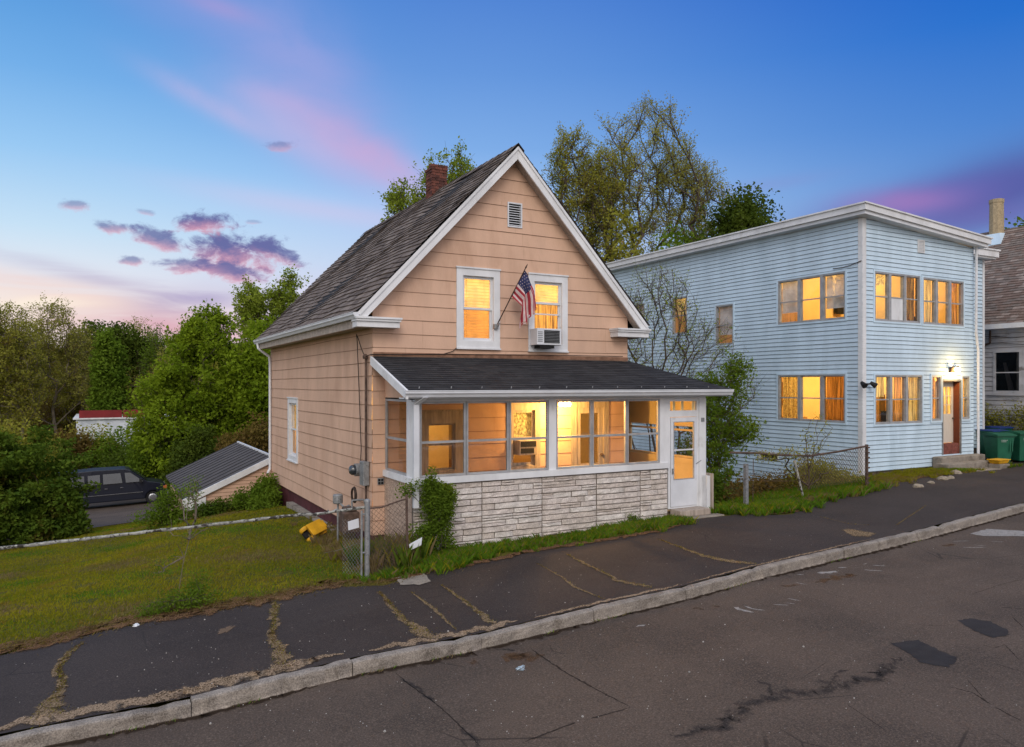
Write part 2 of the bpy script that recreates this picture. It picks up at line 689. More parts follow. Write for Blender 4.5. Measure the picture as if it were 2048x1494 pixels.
def surf(px, py, road=False):
    """the ground point seen at a photo pixel (used to lay stains and cracks on the real surface)"""
    k = (px - 1024) / FOC
    a = rad(HEAD)
    dx, dy = math.sin(a) + math.cos(a) * k, math.cos(a) - math.sin(a) * k
    s = (py - 770) / FOC
    lo, hi = 3.0, 60.0
    for _ in range(40):
        t = .5 * (lo + hi)
        z = CAM_H - s * t
        g = float(road_z(dx * t, dy * t)) if road else hz1(dx * t, dy * t)
        if z > g:
            lo = t
        else:
            hi = t
    return (dx * lo, dy * lo)


# ------------------------------------------------------------------ ground materials
M = {}


def ground_mats():
    # asphalt of the road
    def asphalt(name, base, dark, speck, fs=95.0, bump=.004):
        m = bpy.data.materials.new(name)
        m.use_nodes = True
        T = NT(m.node_tree)
        oc = T.n('ShaderNodeTexCoord').outputs['Object']
        n1 = T.noise(oc, .55, 6, .6, .4)
        n2 = T.noise(T.mapping(oc, (.35, 1.6, 1), (0, 0, rad(3))), 1.3, 5, .6)
        n3 = T.noise(oc, fs, 5, .85)
        col = T.mix(T.smooth(n1, .34, .66), base, dark)
        col = T.mix(T.math('MULTIPLY', T.smooth(n2, .55, .75), .45), col, tuple(v * 1.28 for v in base[:3]) + (1,))
        col = T.mix(T.math('MULTIPLY', T.smooth(n3, .50, .66), .8), col, tuple(v * 2.3 for v in base[:3]) + (1,))
        col = T.mix(T.math('MULTIPLY', T.smooth(n3, .50, .34), .75), col, tuple(v * .35 for v in base[:3]) + (1,))
        vo = T.n('ShaderNodeTexVoronoi', feature='F1')
        T.l(oc, vo.inputs['Vector'])
        vo.inputs['Scale'].default_value = 14.0
        sp = T.math('MULTIPLY', T.smooth(vo.outputs['Distance'], .13, .05), T.smooth(T.noise(oc, 6.1, 1), .60, .66))
        col = T.mix(T.math('MULTIPLY', sp, speck), col, (.42, .40, .38, 1))
        # hairline cracks
        w = T.n('ShaderNodeTexVoronoi', feature='DISTANCE_TO_EDGE')
        T.l(T.mix(.12, oc, T.n('ShaderNodeTexNoise').outputs['Color']), w.inputs['Vector'])
        w.inputs['Scale'].default_value = .75
        cr = T.math('MULTIPLY', T.smooth(w.outputs['Distance'], .010, .002), T.smooth(T.noise(oc, .35, 3), .52, .60))
        col = T.mix(T.math('MULTIPLY', cr, .7), col, tuple(v * .25 for v in base[:3]) + (1,))
        p = T.n('ShaderNodeBsdfPrincipled')
        T.l(col, p.inputs['Base Color'])
        p.inputs['Roughness'].default_value = .85
        p.inputs['Specular IOR Level'].default_value = .25
        bn = T.n('ShaderNodeBump')
        bn.inputs['Distance'].default_value = bump
        T.l(n3, bn.inputs['Height'])
        T.l(bn.outputs[0], p.inputs['Normal'])
        o = T.n('ShaderNodeOutputMaterial')
        T.l(p.outputs[0], o.inputs[0])
        return m
    M['road'] = asphalt('road_asphalt', (.088, .064, .048, 1), (.057, .042, .032, 1), .6, 48)
    M['walk'] = asphalt('pavement_asphalt', (.042, .032, .028, 1), (.028, .021, .019, 1), .8, 54)
    M['patch'] = mat('patch_asphalt', (.024, .021, .021), .9, .25, 6, .004, 90, fine=.3, fs=120)
    M['soil'] = mat('dry_soil', (.10, .062, .036), .95, .45, 3.0, .03, 24, second=(.045, .028, .018), sec=(.45, .6), secs=2.2, fine=.5, fs=50)
    M['gravel'] = mat('gravel', (.20, .155, .11), .95, .4, 10, .02, 60, second=(.10, .065, .035), sec=(.48, .6), secs=3, fine=.6, fs=70)
    M['straw'] = mat('dry_straw', (.24, .16, .055), .95, .5, 9, .02, 60, second=(.10, .075, .022), sec=(.45, .62), secs=4, fine=.5, fs=60)
    M['granite'] = mat('granite', (.235, .205, .175), .85, .30, 5.0, .014, 22, second=(.10, .082, .066), sec=(.46, .64), secs=3.2, fine=.45, fs=70)
    M['concrete'] = mat('old_concrete', (.24, .21, .175), .9, .25, 4, .008, 30, second=(.11, .09, .07), sec=(.5, .68), secs=2.5, fine=.3, fs=60)
    M['chalk'] = mat('chalk', (.23, .215, .20), .9, .3, 12, fine=.5, fs=50)
    # soil and turf sheet
    m = bpy.data.materials.new('turf')
    m.use_nodes = True
    T = NT(m.node_tree)
    oc = T.n('ShaderNodeTexCoord').outputs['Object']
    n1 = T.noise(oc, .35, 5, .6, .3)
    n2 = T.noise(oc, 14, 4, .7)
    col = T.mix(T.smooth(n1, .35, .65), (.075, .080, .012, 1), (.12, .10, .016, 1))
    col = T.mix(T.math('MULTIPLY', T.smooth(n2, .45, .65), .6), col, (.030, .026, .008, 1))
    p = T.n('ShaderNodeBsdfPrincipled')
    T.l(col, p.inputs['Base Color'])
    p.inputs['Roughness'].default_value = .95
    p.inputs['Specular IOR Level'].default_value = .1
    bn = T.n('ShaderNodeBump')
    bn.inputs['Distance'].default_value = .03
    T.l(n2, bn.inputs['Height'])
    T.l(bn.outputs[0], p.inputs['Normal'])
    o = T.n('ShaderNodeOutputMaterial')
    T.l(p.outputs[0], o.inputs[0])
    M['turf'] = m
    M['stain'] = alpha_mat('tar_stain', (.026, .028, .031), 9.0, (.44, .84), .50)
    M['soil'] = scatter_mat('loose_soil', (.115, .066, .036), (.045, .027, .017), 7.0)
    M['gravel'] = scatter_mat('loose_gravel', (.185, .135, .092), (.075, .05, .03), 7.0)
    M['straw'] = scatter_mat('straw_filled_crack', (.145, .105, .066), (.07, .05, .032), 12.0)
    M['rust'] = alpha_mat('rust_dust', (.13, .075, .042), 5.0, (.46, .70), .6)
    M['grime'] = alpha_mat('gutter_grime', (.040, .028, .02), 6.0, (.34, .66), .85)
    M['crack'] = alpha_mat('open_crack', (.030, .025, .022), 11.0, (.36, .60), .62)
    M['dust'] = alpha_mat('worn_dust', (.17, .12, .085), 6.0, (.50, .68), .8)


def scatter_mat(name, a, b, s):
    """loose stuff lying on asphalt: solid in the middle, thinning to grains at the edge"""
    m = bpy.data.materials.new(name)
    m.use_nodes = True
    T = NT(m.node_tree)
    oc = T.n('ShaderNodeTexCoord').outputs['Object']
    at = T.n('ShaderNodeAttribute', attribute_name='soft').outputs['Fac']
    n1 = T.noise(oc, s, 8, .78, .3)
    n2 = T.noise(oc, 55.0, 3, .7)
    n3 = T.noise(oc, 2.6, 4, .6)
    f = T.math('ADD', T.math('ADD', T.math('MULTIPLY', n1, .75), T.math('MULTIPLY', n2, .45)), T.math('MULTIPLY', T.math('SUBTRACT', at, .42), .62))
    al = T.smooth(f, .56, .72)
    col = T.mix(T.smooth(n3, .38, .62), tuple(a) + (1,), tuple(b) + (1,))
    col = T.mix(T.smooth(n2, .42, .60), col, tuple(v * 1.7 for v in a) + (1,))
    col = T.mix(T.smooth(n2, .46, .36), col, tuple(v * .4 for v in b) + (1,))
    d = T.n('ShaderNodeBsdfDiffuse')
    T.l(col, d.inputs[0])
    t = T.n('ShaderNodeBsdfTransparent')
    mx = T.n('ShaderNodeMixShader')
    T.l(al, mx.inputs[0])
    T.l(t.outputs[0], mx.inputs[1])
    T.l(d.outputs[0], mx.inputs[2])
    o = T.n('ShaderNodeOutputMaterial')
    T.l(mx.outputs[0], o.inputs[0])
    return m


def alpha_mat(name, col, s, edge, k=.9):
    m = bpy.data.materials.new(name)
    m.use_nodes = True
    T = NT(m.node_tree)
    oc = T.n('ShaderNodeTexCoord').outputs['Object']
    at = T.n('ShaderNodeAttribute', attribute_name='soft').outputs['Fac']
    nz = T.math('ADD', T.noise(oc, s, 6, .7), T.math('MULTIPLY', T.math('SUBTRACT', at, .5), .5))
    a = T.math('MULTIPLY', T.smooth(nz, edge[0], edge[1]), k)
    d = T.n('ShaderNodeBsdfDiffuse')
    d.inputs[0].default_value = tuple(col) + (1,)
    t = T.n('ShaderNodeBsdfTransparent')
    mx = T.n('ShaderNodeMixShader')
    T.l(a, mx.inputs[0])
    T.l(t.outputs[0], mx.inputs[1])
    T.l(d.outputs[0], mx.inputs[2])
    o = T.n('ShaderNodeOutputMaterial')
    T.l(mx.outputs[0], o.inputs[0])
    return m


ground_mats()


def grid_mesh(name, xs, ys, zf, m, parent=None, mask=None):
    XX, YY = np.meshgrid(xs, ys)
    ZZ = zf(XX, YY)
    V = np.stack([XX, YY, ZZ], -1).reshape(-1, 3)
    nx, ny = len(xs), len(ys)
    i, j = np.meshgrid(np.arange(nx - 1), np.arange(ny - 1))
    a = (j * nx + i).ravel()
    F = np.stack([a, a + 1, a + nx + 1, a + nx], 1)
    ob = from_np(name, V, F, m, parent, smooth=True)
    return ob


# wide sheet of soil and turf that reaches the horizon
xs = np.concatenate([np.linspace(-900, -60, 12), np.linspace(-55, -12, 20), np.linspace(-11, 40, 120), np.linspace(41, 70, 16), np.linspace(80, 900, 12)])
ys = np.concatenate([np.linspace(8.95, 36, 110), np.linspace(36.6, 90, 60), np.linspace(100, 1400, 16)])


def ground_z(x, y):
    z = hz(x, y)
    y0 = np.interp(x, BX, BY)
    return np.where(y < curb_y(x) + .2, z - .8, np.where(y < y0 - .3, z - .10, z))


# back edge of the pavement (x, y)
BACK = [(-40, 11.8), (-12, 11.75), (-5, 11.8), (-2.0, 11.78), (-.7, 11.7), (.6, 11.85), (2.0, 11.72), (3.3, 11.86), (4.0, 11.45), (4.9, 11.62), (5.6, 11.5), (6.8, 11.62), (8.2, 11.58), (9.6, 11.6), (10.4, 11.75),
        (10.9, 12.1), (12.2, 12.1), (12.6, 11.75), (13.2, 11.5), (14.2, 11.75), (15.0, 12.2), (16.5, 12.35), (18.0, 12.7), (20.5, 12.75), (23, 12.72), (25.2, 13.2), (27, 15.2), (32, 15.4), (60, 15)]
BX = np.array([b[0] for b in BACK])
BY = np.array([b[1] for b in BACK])
tag(grid_mesh('ground', xs, ys, ground_z, M['turf']), kind='structure')

# road
xs = np.concatenate([np.linspace(-120, -12, 15), np.linspace(-11, 36, 80), np.linspace(38, 120, 12)])
V, F = [], []
ny = 26
for x in xs:
    yc = float(curb_y(x)) - .02
    for j in range(ny):
        y = -6 + (yc + 6) * j / (ny - 1)
        V.append((x, y, float(road_z(x, y))))
for i in range(len(xs) - 1):
    for j in range(ny - 1):
        a = i * ny + j
        F.append((a, a + ny, a + ny + 1, a + 1))
tag(from_np('road', V, F, M['road'], smooth=True), kind='structure')
tag(grid_mesh('far_verge', np.linspace(-120, 120, 30), np.linspace(-60, -6, 8), lambda x, y: road_z(x, y * 0 - 6) + .1, M['turf']), kind='structure')

# pavement sheet
xs = np.arange(-40, 45, .12)
V, F = [], []
ny = 16
rg = np.random.default_rng(3)
jag = np.convolve(rg.normal(0, .07, len(xs) + 8), np.ones(5) / 5 * 2, 'same')[:len(xs)]
for i, x in enumerate(xs):
    y0 = float(curb_y(x)) + .14
    y1 = float(np.interp(x, BX, BY)) + jag[i]
    for j in range(ny):
        V.append((x, y0 + (y1 - y0) * j / (ny - 1), 0))
V = np.array(V)
V[:, 2] = hz(V[:, 0], V[:, 1]) + .012
for i in range(len(xs) - 1):
    for j in range(ny - 1):
        a = i * ny + j
        F.append((a, a + ny, a + ny + 1, a + 1))
tag(from_np('pavement', V, F, M['walk'], smooth=True), kind='structure')


def kerb():
    mb = MB()
    rg = random.Random(4)
    # joints as measured along the kerb
    xs = [-30, -22, -15, -10, -6.5, -3.2, -.9 + 0, .86, 2.63, 4.34, 6.11, 7.82, 9.38, 11.7, 13.9, 16.2, 18.4, 20.6, 23, 26, 30, 36, 44]
    for a, b in zip(xs[:-1], xs[1:]):
        n = max(4, int((b - a) / .16))
        g = .005
        lift, push = rg.uniform(-.008, .012), rg.uniform(-.012, .012)
        prev = None
        for i in range(n + 1):
            x = a + g + (b - a - 2 * g) * i / n
            e = .018 if i in (0, n) else 0.0
            yc, zc = float(curb_y(x)), float(curb_z(x))
            j1, j2 = rg.uniform(-.007, .007), rg.uniform(-.006, .006)
            y0, y1 = yc + push + j1 + e, yc + .15 + push
            zt = zc + lift + j2 - e * .5
            if rg.random() < .04:
                zt -= rg.uniform(.012, .035)
                y0 += rg.uniform(.004, .018)
            ring = [(x, y0 + .0, zc - .3), (x, y0 + rg.uniform(-.008, .012), zc - .09), (x, y0 + .006, zt - .035), (x, y0 + .012, zt - .014), (x, y0 + .036, zt - .002), (x, y1 - .02, zt + .002), (x, y1, zt - .02), (x, y1, zc - .3)]
            if prev:
                for k in range(len(ring) - 1):
                    mb.face([prev[k], ring[k], ring[k + 1], prev[k + 1]])
            if i == 0:
                mb.face(ring)
            if i == n:
                mb.face(ring[::-1])
            prev = ring
    for x in xs[1:-1]:
        yc, zc = float(curb_y(x)), float(curb_z(x))
        mb.box(x - .012, yc + .035, zc - .3, x + .012, yc + .14, zc - .03, 1)
    return mb


ob = kerb().build('kerb', [M['granite'], M['patch']], merge=True)
tag(ob, kind='structure')


def ribbon(name, pts, w, m, road=False, lift=.018, jag=.12, seg=.06, taper=True, kind='structure'):
    """an irregular strip laid on the ground through plan points"""
    rg = np.random.default_rng(sum(map(ord, name)) + len(pts) * 17 + int(abs(pts[0][0]) * 100))
    P = []
    for a, b in zip(pts[:-1], pts[1:]):
        a, b = np.array(a), np.array(b)
        n = max(2, int(np.linalg.norm(b - a) / seg))
        for i in range(n):
            P.append(a + (b - a) * i / n)
    P.append(np.array(pts[-1]))
    P = np.array(P)
    n = len(P)
    P[1:-1] += rg.normal(0, float(np.mean(w)) * .12, (n - 2, 2))
    d = np.gradient(P, axis=0)
    d /= np.linalg.norm(d, axis=1, keepdims=True) + 1e-9
    nr = np.stack([-d[:, 1], d[:, 0]], 1)
    t = np.linspace(0, 1, n)
    ws = w if np.isscalar(w) else np.interp(t, np.linspace(0, 1, len(w)), w)
    prof = (np.minimum(1, np.minimum(t, 1 - t) * 6 + .15) if taper else 1.0)
    V, soft = [], []
    for s in (-1, -.5, 0, .5, 1):
        k = ws * .5 * prof * s * (1 + rg.normal(0, jag, n) * (abs(s) > .8))
        Q = P + nr * np.asarray(k)[:, None]
        z = np.array([float(road_z(q[0], q[1])) for q in Q]) if road else hz(Q[:, 0], Q[:, 1]) + .012
        V.append(np.column_stack([Q, z + lift - .012 + (.003 if not road else 0)]))
        soft.append(np.full(n, 1.0 - abs(s)))
    V = np.concatenate(V)
    F = []
    for r in range(4):
        for i in range(n - 1):
            F.append((r * n + i, r * n + i + 1, (r + 1) * n + i + 1, (r + 1) * n + i))
    ob = from_np(name, V, F, m)
    at = ob.data.attributes.new('soft', 'FLOAT', 'POINT')
    at.data.foreach_set('value', np.concatenate(soft).astype(np.float32))
    return tag(ob, kind=kind)


def sheet(name, poly, m, road=True, lift=.004, kind='structure'):
    P = np.array(poly)
    c = P.mean(0)
    rg = np.random.default_rng(len(poly))
    Q = []
    for a, b in zip(P, np.roll(P, -1, axis=0)):
        for i in range(6):
            Q.append(a + (b - a) * i / 6 + rg.normal(0, .012, 2))
    Q = np.array(Q)
    n = len(Q)
    rings = [Q, c + (Q - c) * .6, c + (Q - c) * .25, c[None]]
    A = np.concatenate(rings)
    z = np.array([float(road_z(q[0], q[1])) for q in A]) if road else hz(A[:, 0], A[:, 1]) + .012
    V = np.column_stack([A, z + lift])
    F = []
    for r in range(2):
        for i in range(n):
            F.append((r * n + i, r * n + (i + 1) % n, (r + 1) * n + (i + 1) % n, (r + 1) * n + i))
    for i in range(n):
        F.append((2 * n + i, 2 * n + (i + 1) % n, 3 * n, 3 * n))
    me = bpy.data.meshes.new(name)
    me.from_pydata(V.tolist(), [], [f if f[2] != f[3] else f[:3] for f in F])
    me.materials.append(m)
    at = me.attributes.new('soft', 'FLOAT', 'POINT')
    at.data.foreach_set('value', np.concatenate([np.zeros(n), np.full(n, .7), np.ones(n), np.ones(1)]).astype(np.float32))
    ob = bpy.data.objects.new(name, me)
    COL.objects.link(ob)
    return tag(ob, kind=kind)


def S(pts, road=False):
    return [surf(a, b, road) for a, b in pts]


# cracks filled with straw across the pavement
CRACKS = [([(167, 1288), (143, 1304), (116, 1338), (123, 1355), (126, 1369), (103, 1410), (99, 1447)], [.10, .09, .07, .08, .10, .26, .42]),
          ([(550, 1205), (548, 1252), (543, 1280), (560, 1304), (567, 1341)], [.16, .10, .09, .16, .30]),
          ([(758, 1186), (781, 1211), (808, 1243), (836, 1262), (866, 1280)], [.05, .07, .09, .14, .40]),
          ([(822, 1186), (871, 1223), (914, 1264)], [.03, .07, .02]),
          ([(883, 1172), (902, 1186), (933, 1207), (957, 1227), (990, 1250)], [.03, .05, .06, .08, .22]),
          ([(1074, 1129), (1125, 1157), (1148, 1176), (1207, 1200)], [.02, .03, .06, .03]),
          ([(1133, 1110), (1168, 1129), (1211, 1149), (1234, 1164), (1304, 1176)], [.04, .07, .05, .09, .16]),
          ([(1316, 1080), (1375, 1102), (1402, 1112), (1452, 1124), (1511, 1130)], [.03, .04, .10, .16, .20]),
          ([(1851, 1013), (1793, 1052)], [.02, .03]),
          ([(1640, 1035), (1700, 1050), (1740, 1052)], [.015, .02, .015])]
CRK = []
for pts, w in CRACKS:
    q = S(pts)
    CRK.append((q, w))
    ribbon('pavement_crack', q, np.array(w) * 1.6, M['straw'], lift=.016)
# gravel gathered against the kerb
for x0, x1, w in [(-6, -1.1, .34), (-1.0, 2.9, .40), (2.9, 5.2, .26), (5.2, 8, .12), (8, 13, .08)]:
    pts = [(x, float(curb_y(x)) + .15 + w * .35) for x in np.arange(x0, x1, .3)]
    ribbon('gravel_strip', pts, w, M['gravel'], lift=.017, jag=.2)
for x0, x1, w in [(-6, -1, .22), (-.8, 2.4, .20), (2.4, 6.3, .26), (6.3, 9, .16), (9.2, 14, .2), (14, 19, .16)]:
    pts = [(x, float(curb_y(x)) - .05) for x in np.arange(x0, x1, .25)]
    ribbon('gutter_dirt', pts, w, M['grime'], road=True, lift=.015, jag=.3)
# bare soil along the back of the pavement
pts = [(x, float(np.interp(x, BX, BY)) + .12) for x in np.arange(-8, 3.9, .3)]
ribbon('soil_strip', pts, .85, M['soil'], lift=.022, jag=.1)
pts = [(x, float(np.interp(x, BX, BY)) + .05) for x in np.arange(3.9, 10.6, .3)]
ribbon('soil_strip', pts, .30, M['soil'], lift=.022, jag=.1)
pts = [(x, float(np.interp(x, BX, BY)) + .06) for x in np.arange(12.4, 23, .3)]
ribbon('soil_strip', pts, .30, M['soil'], lift=.022, jag=.1)
sheet('worn_patch', S([(1671, 1059), (1700, 1057), (1765, 1069), (1745, 1078), (1700, 1076)]), M['straw'], road=False, lift=.006)
sheet('worn_patch', S([(430, 1262), (470, 1246), (482, 1252), (455, 1272), (425, 1276)]), M['dust'], road=False, lift=.006)
sheet('concrete_slab', S([(790, 1158), (850, 1150), (862, 1166), (840, 1172), (800, 1172)]), M['concrete'], road=False, lift=.012)
# repairs, stains and cracks of the road
sheet('road_patch', S([(1781, 1286), (1838, 1281), (1868, 1295), (1911, 1315), (1913, 1324), (1896, 1336), (1844, 1327), (1807, 1303)], True), M['patch'])
sheet('road_patch', S([(1915, 1241), (1944, 1237), (1982, 1243), (2018, 1262), (2016, 1272), (1985, 1276), (1948, 1262)], True), M['patch'])
sheet('pale_patch', S([(1939, 1068), (1975, 1058), (2060, 1063), (2060, 1073), (1965, 1072)], True), M['chalk'])
for pts, w in [([(1340, 1470), (1380, 1462), (1449, 1451), (1490, 1417), (1552, 1393), (1621, 1386), (1679, 1372), (1741, 1352), (1800, 1315)], .42),
               ([(1512, 1362), (1535, 1368), (1545, 1392)], .12), ([(1660, 1372), (1672, 1348), (1700, 1340)], .14),
               ([(925, 1455), (940, 1470), (962, 1496)], .16), ([(800, 1355), (840, 1380), (871, 1407)], .13), ([(985, 1296), (1030, 1302)], .16)]:
    ribbon('tar_stain', S(pts, True), w, M['stain'], road=True, lift=.016, jag=.2)
for pts, w in [([(1060, 1296), (1074, 1307), (1129, 1344), (1183, 1374), (1222, 1395), (1262, 1415)], .045), ([(1262, 1415), (1148, 1446), (1043, 1487)], .05),
               ([(790, 1345), (816, 1368), (871, 1407), (914, 1446), (961, 1493)], .035), ([(1695, 1410), (1740, 1440), (1772, 1462)], .02),
               ([(1900, 1375), (1945, 1385), (1990, 1415), (2048, 1445)], .04), ([(1960, 1290), (1990, 1296), (2010, 1290), (2040, 1322)], .025),
               ([(1935, 1360), (1965, 1395)], .02), ([(1830, 1250), (1895, 1252)], .02), ([(1980, 1325), (2048, 1345)], .02), ([(1940, 1190), (2000, 1170), (2048, 1158)], .02),
               ([(2000, 1215), (2048, 1218)], .03), ([(2025, 1235), (2048, 1256)], .03), ([(1660, 1320), (1600, 1360)], .012)]:
    ribbon('road_crack', S(pts, True), w * .8, M['crack'], road=True, lift=.015, jag=.45, seg=.05)
for pts, w in [([(1630, 1165), (1665, 1158), (1705, 1148)], .35), ([(1385, 1218), (1440, 1213)], .35), ([(940, 1325), (1010, 1318), (1090, 1310)], .55), ([(1885, 1092), (1905, 1088)], .3), ([(1560, 1172), (1600, 1170)], .2)]:
    ribbon('rust_stain', S(pts, True), w, M['rust'], road=True, lift=.014, jag=.2)
for pts, w in [([(1468, 1215), (1490, 1222), (1508, 1225)], .06), ([(1488, 1212), (1505, 1218), (1530, 1221)], .03), ([(1545, 1209), (1578, 1211)], .02), ([(1575, 1197), (1602, 1202)], .02), ([(1570, 1206), (1590, 1208)], .02),
               ([(1590, 1165), (1616, 1170)], .02), ([(1634, 1146), (1675, 1144)], .10), ([(1676, 1136), (1694, 1135)], .05), ([(1745, 1131), (1772, 1132)], .03), ([(1728, 1140), (1765, 1142)], .04), ([(1726, 1129), (1734, 1127)], .03),
               ([(1903, 1083), (1940, 1082)], .02), ([(1925, 1095), (1972, 1095)], .03), ([(1945, 1090), (1972, 1092)], .02), ([(1983, 1083), (2008, 1084)], .02), ([(1272, 1254), (1291, 1250)], .05), ([(1593, 1149), (1608, 1150)], .05)]:
    ribbon('chalk_mark', S(pts, True), w, M['chalk'], road=True, lift=.015, jag=.3, seg=.04)
# drive beside the van
xs, ys = np.linspace(-13, 4.6, 40), np.linspace(32.7, 49, 40)
tag(grid_mesh('driveway', xs, ys, lambda x, y: hz(x, y) + .03, M['road']), kind='structure')
# ------------------------------------------------------------------ palette for the buildings
M['tan'] = mat('tan_shingle', (.60, .395, .285), .85, .08, 1.6, .002, 40, stretch=(1, 1, .35), second=(.52, .33, .23), sec=(.48, .74), secs=1.3)
M['tan_shade_dirt'] = mat('shingle_shade_dirt', (.22, .12, .078), .95, .3, 6)  # shadow line under the laps, with some dirt, put into the colour
M['blue'] = mat('blue_clapboard', (.53, .665, .78), .75, .08, 1.5, .0015, 40, stretch=(1, 1, .3), second=(.46, .59, .70), sec=(.48, .74), secs=1.2)
M['blue_shade_dirt'] = mat('clapboard_shade_dirt', (.13, .17, .21), .95, .3, 6)  # dark colour paints the lap shadow and grime along each board
M['white'] = mat('white_paint', (.66, .67, .69), .55, .10, 2.2, .0015, 30, stretch=(1, 1, .5), second=(.50, .49, .48), sec=(.58, .75), secs=2.5)
M['white2'] = mat('white_metal', (.62, .64, .68), .45, .08, 2.0, second=(.47, .47, .47), sec=(.58, .8), secs=2)
M['alu'] = mat('aluminium', (.34, .345, .355), .5, .16, 4, metal=.2)
M['greywood'] = mat('grey_wood', (.36, .30, .25), .85, .25, 6, .003, 30, stretch=(3, 3, .3))
M['soffit'] = mat('soffit_board', (.36, .31, .27), .9, .22, 6, .002, 40, fine=.3, fs=40)
M['maroon'] = mat('maroon_paint', (.075, .018, .022), .7, .3, 3, .003, 20)
M['inner'] = mat('room_plaster', (.72, .56, .30), .9, .08, 1.5)
M['inner2'] = mat('room_wood', (.30, .17, .06), .8, .25, 3, stretch=(4, 4, .4))
M['floor'] = mat('porch_floor', (.46, .33, .19), .7, .15, 3, stretch=(1, 6, 1))
M['glass'] = glass_mat('window_glass')
M['glass_screen'] = glass_mat('screened_glass', (.70, .66, .62), .8)
M['glass_warm'] = glass_mat('screen_tinted_glass', (.92, .72, .46), .8)
M['glass_brown'] = glass_mat('insect_screen_glass', (.52, .44, .36), .7)
M['glass_dark'] = glass_mat('dark_glass', (.25, .27, .30), 1.0)
M['blind'] = cloth_mat('blind', (.88, .74, .46), .72)
M['curtain'] = cloth_mat('curtain', (.86, .66, .36), .75, stretch=(9, 9, .35), var=.75)
M['lace'] = cloth_mat('lace_curtain', (.80, .64, .38), .7, stretch=(7, 7, 4), var=.6)
M['sh_a'] = mat('brown_shingle', (.130, .102, .088), .95, .32, 5, .004, 60, fine=.4, fs=80)
M['sh_b'] = mat('brown_shingle_pale', (.168, .137, .12), .95, .32, 5, .004, 60, fine=.4, fs=80)
M['sh_c'] = mat('brown_shingle_dark', (.088, .068, .058), .95, .32, 5, .004, 60, fine=.4, fs=80)
M['bk_a'] = mat('black_shingle', (.018, .018, .021), .9, .3, 6, .004, 60, fine=.3, fs=80, spec=.35)
M['bk_b'] = mat('black_shingle_worn', (.027, .027, .030), .9, .3, 6, .004, 60, fine=.3, fs=80, spec=.35)
M['st_a'] = mat('ledge_stone', (.56, .50, .46), .9, .22, 6, .010, 26, fine=.25, fs=45, second=(.34, .29, .25), sec=(.52, .68), secs=4)
M['st_b'] = mat('ledge_stone_pale', (.62, .56, .52), .9, .20, 6, .010, 26, fine=.25, fs=45, second=(.40, .345, .30), sec=(.54, .70), secs=4)
M['st_c'] = mat('ledge_stone_dark', (.50, .44, .395), .9, .25, 6, .010, 26, fine=.3, fs=45)
M['mortar'] = mat('mortar', (.15, .12, .098), .95, .3, 8)
M['br_a'] = mat('red_brick', (.145, .052, .038), .9, .3, 8, .004, 40, second=(.30, .22, .19), sec=(.62, .75), secs=6)
M['br_b'] = mat('red_brick_dark', (.085, .034, .028), .9, .35, 8, .004, 40)
M['mortar2'] = mat('grey_mortar', (.16, .13, .115), .95, .3, 8)
M['dark'] = mat('dark_void', (.012, .012, .013), .9, .2, 4)
M['steel'] = mat('galvanised_steel', (.30, .31, .32), .5, .25, 8, .001, 60, metal=.5, second=(.17, .17, .175), sec=(.5, .65), secs=8)
M['rusty'] = mat('rusty_steel', (.105, .070, .055), .8, .4, 9, .002, 50, metal=.2)
M['black'] = mat('black_rubber', (.014, .014, .015), .7, .3, 6)
M['grey'] = mat('grey_metal', (.22, .23, .24), .55, .2, 6, metal=.2)
M['wire'] = mat('cable', (.045, .032, .026), .8, .3, 9)

WARM = (1.0, .66, .24)


def lamp(name, loc, power, r=.08, col=WARM):
    d = bpy.data.lights.new(name, 'POINT')
    d.energy = power
    d.shadow_soft_size = r
    d.color = col
    o = bpy.data.objects.new(name, d)
    o.location = loc
    COL.objects.link(o)
    return o


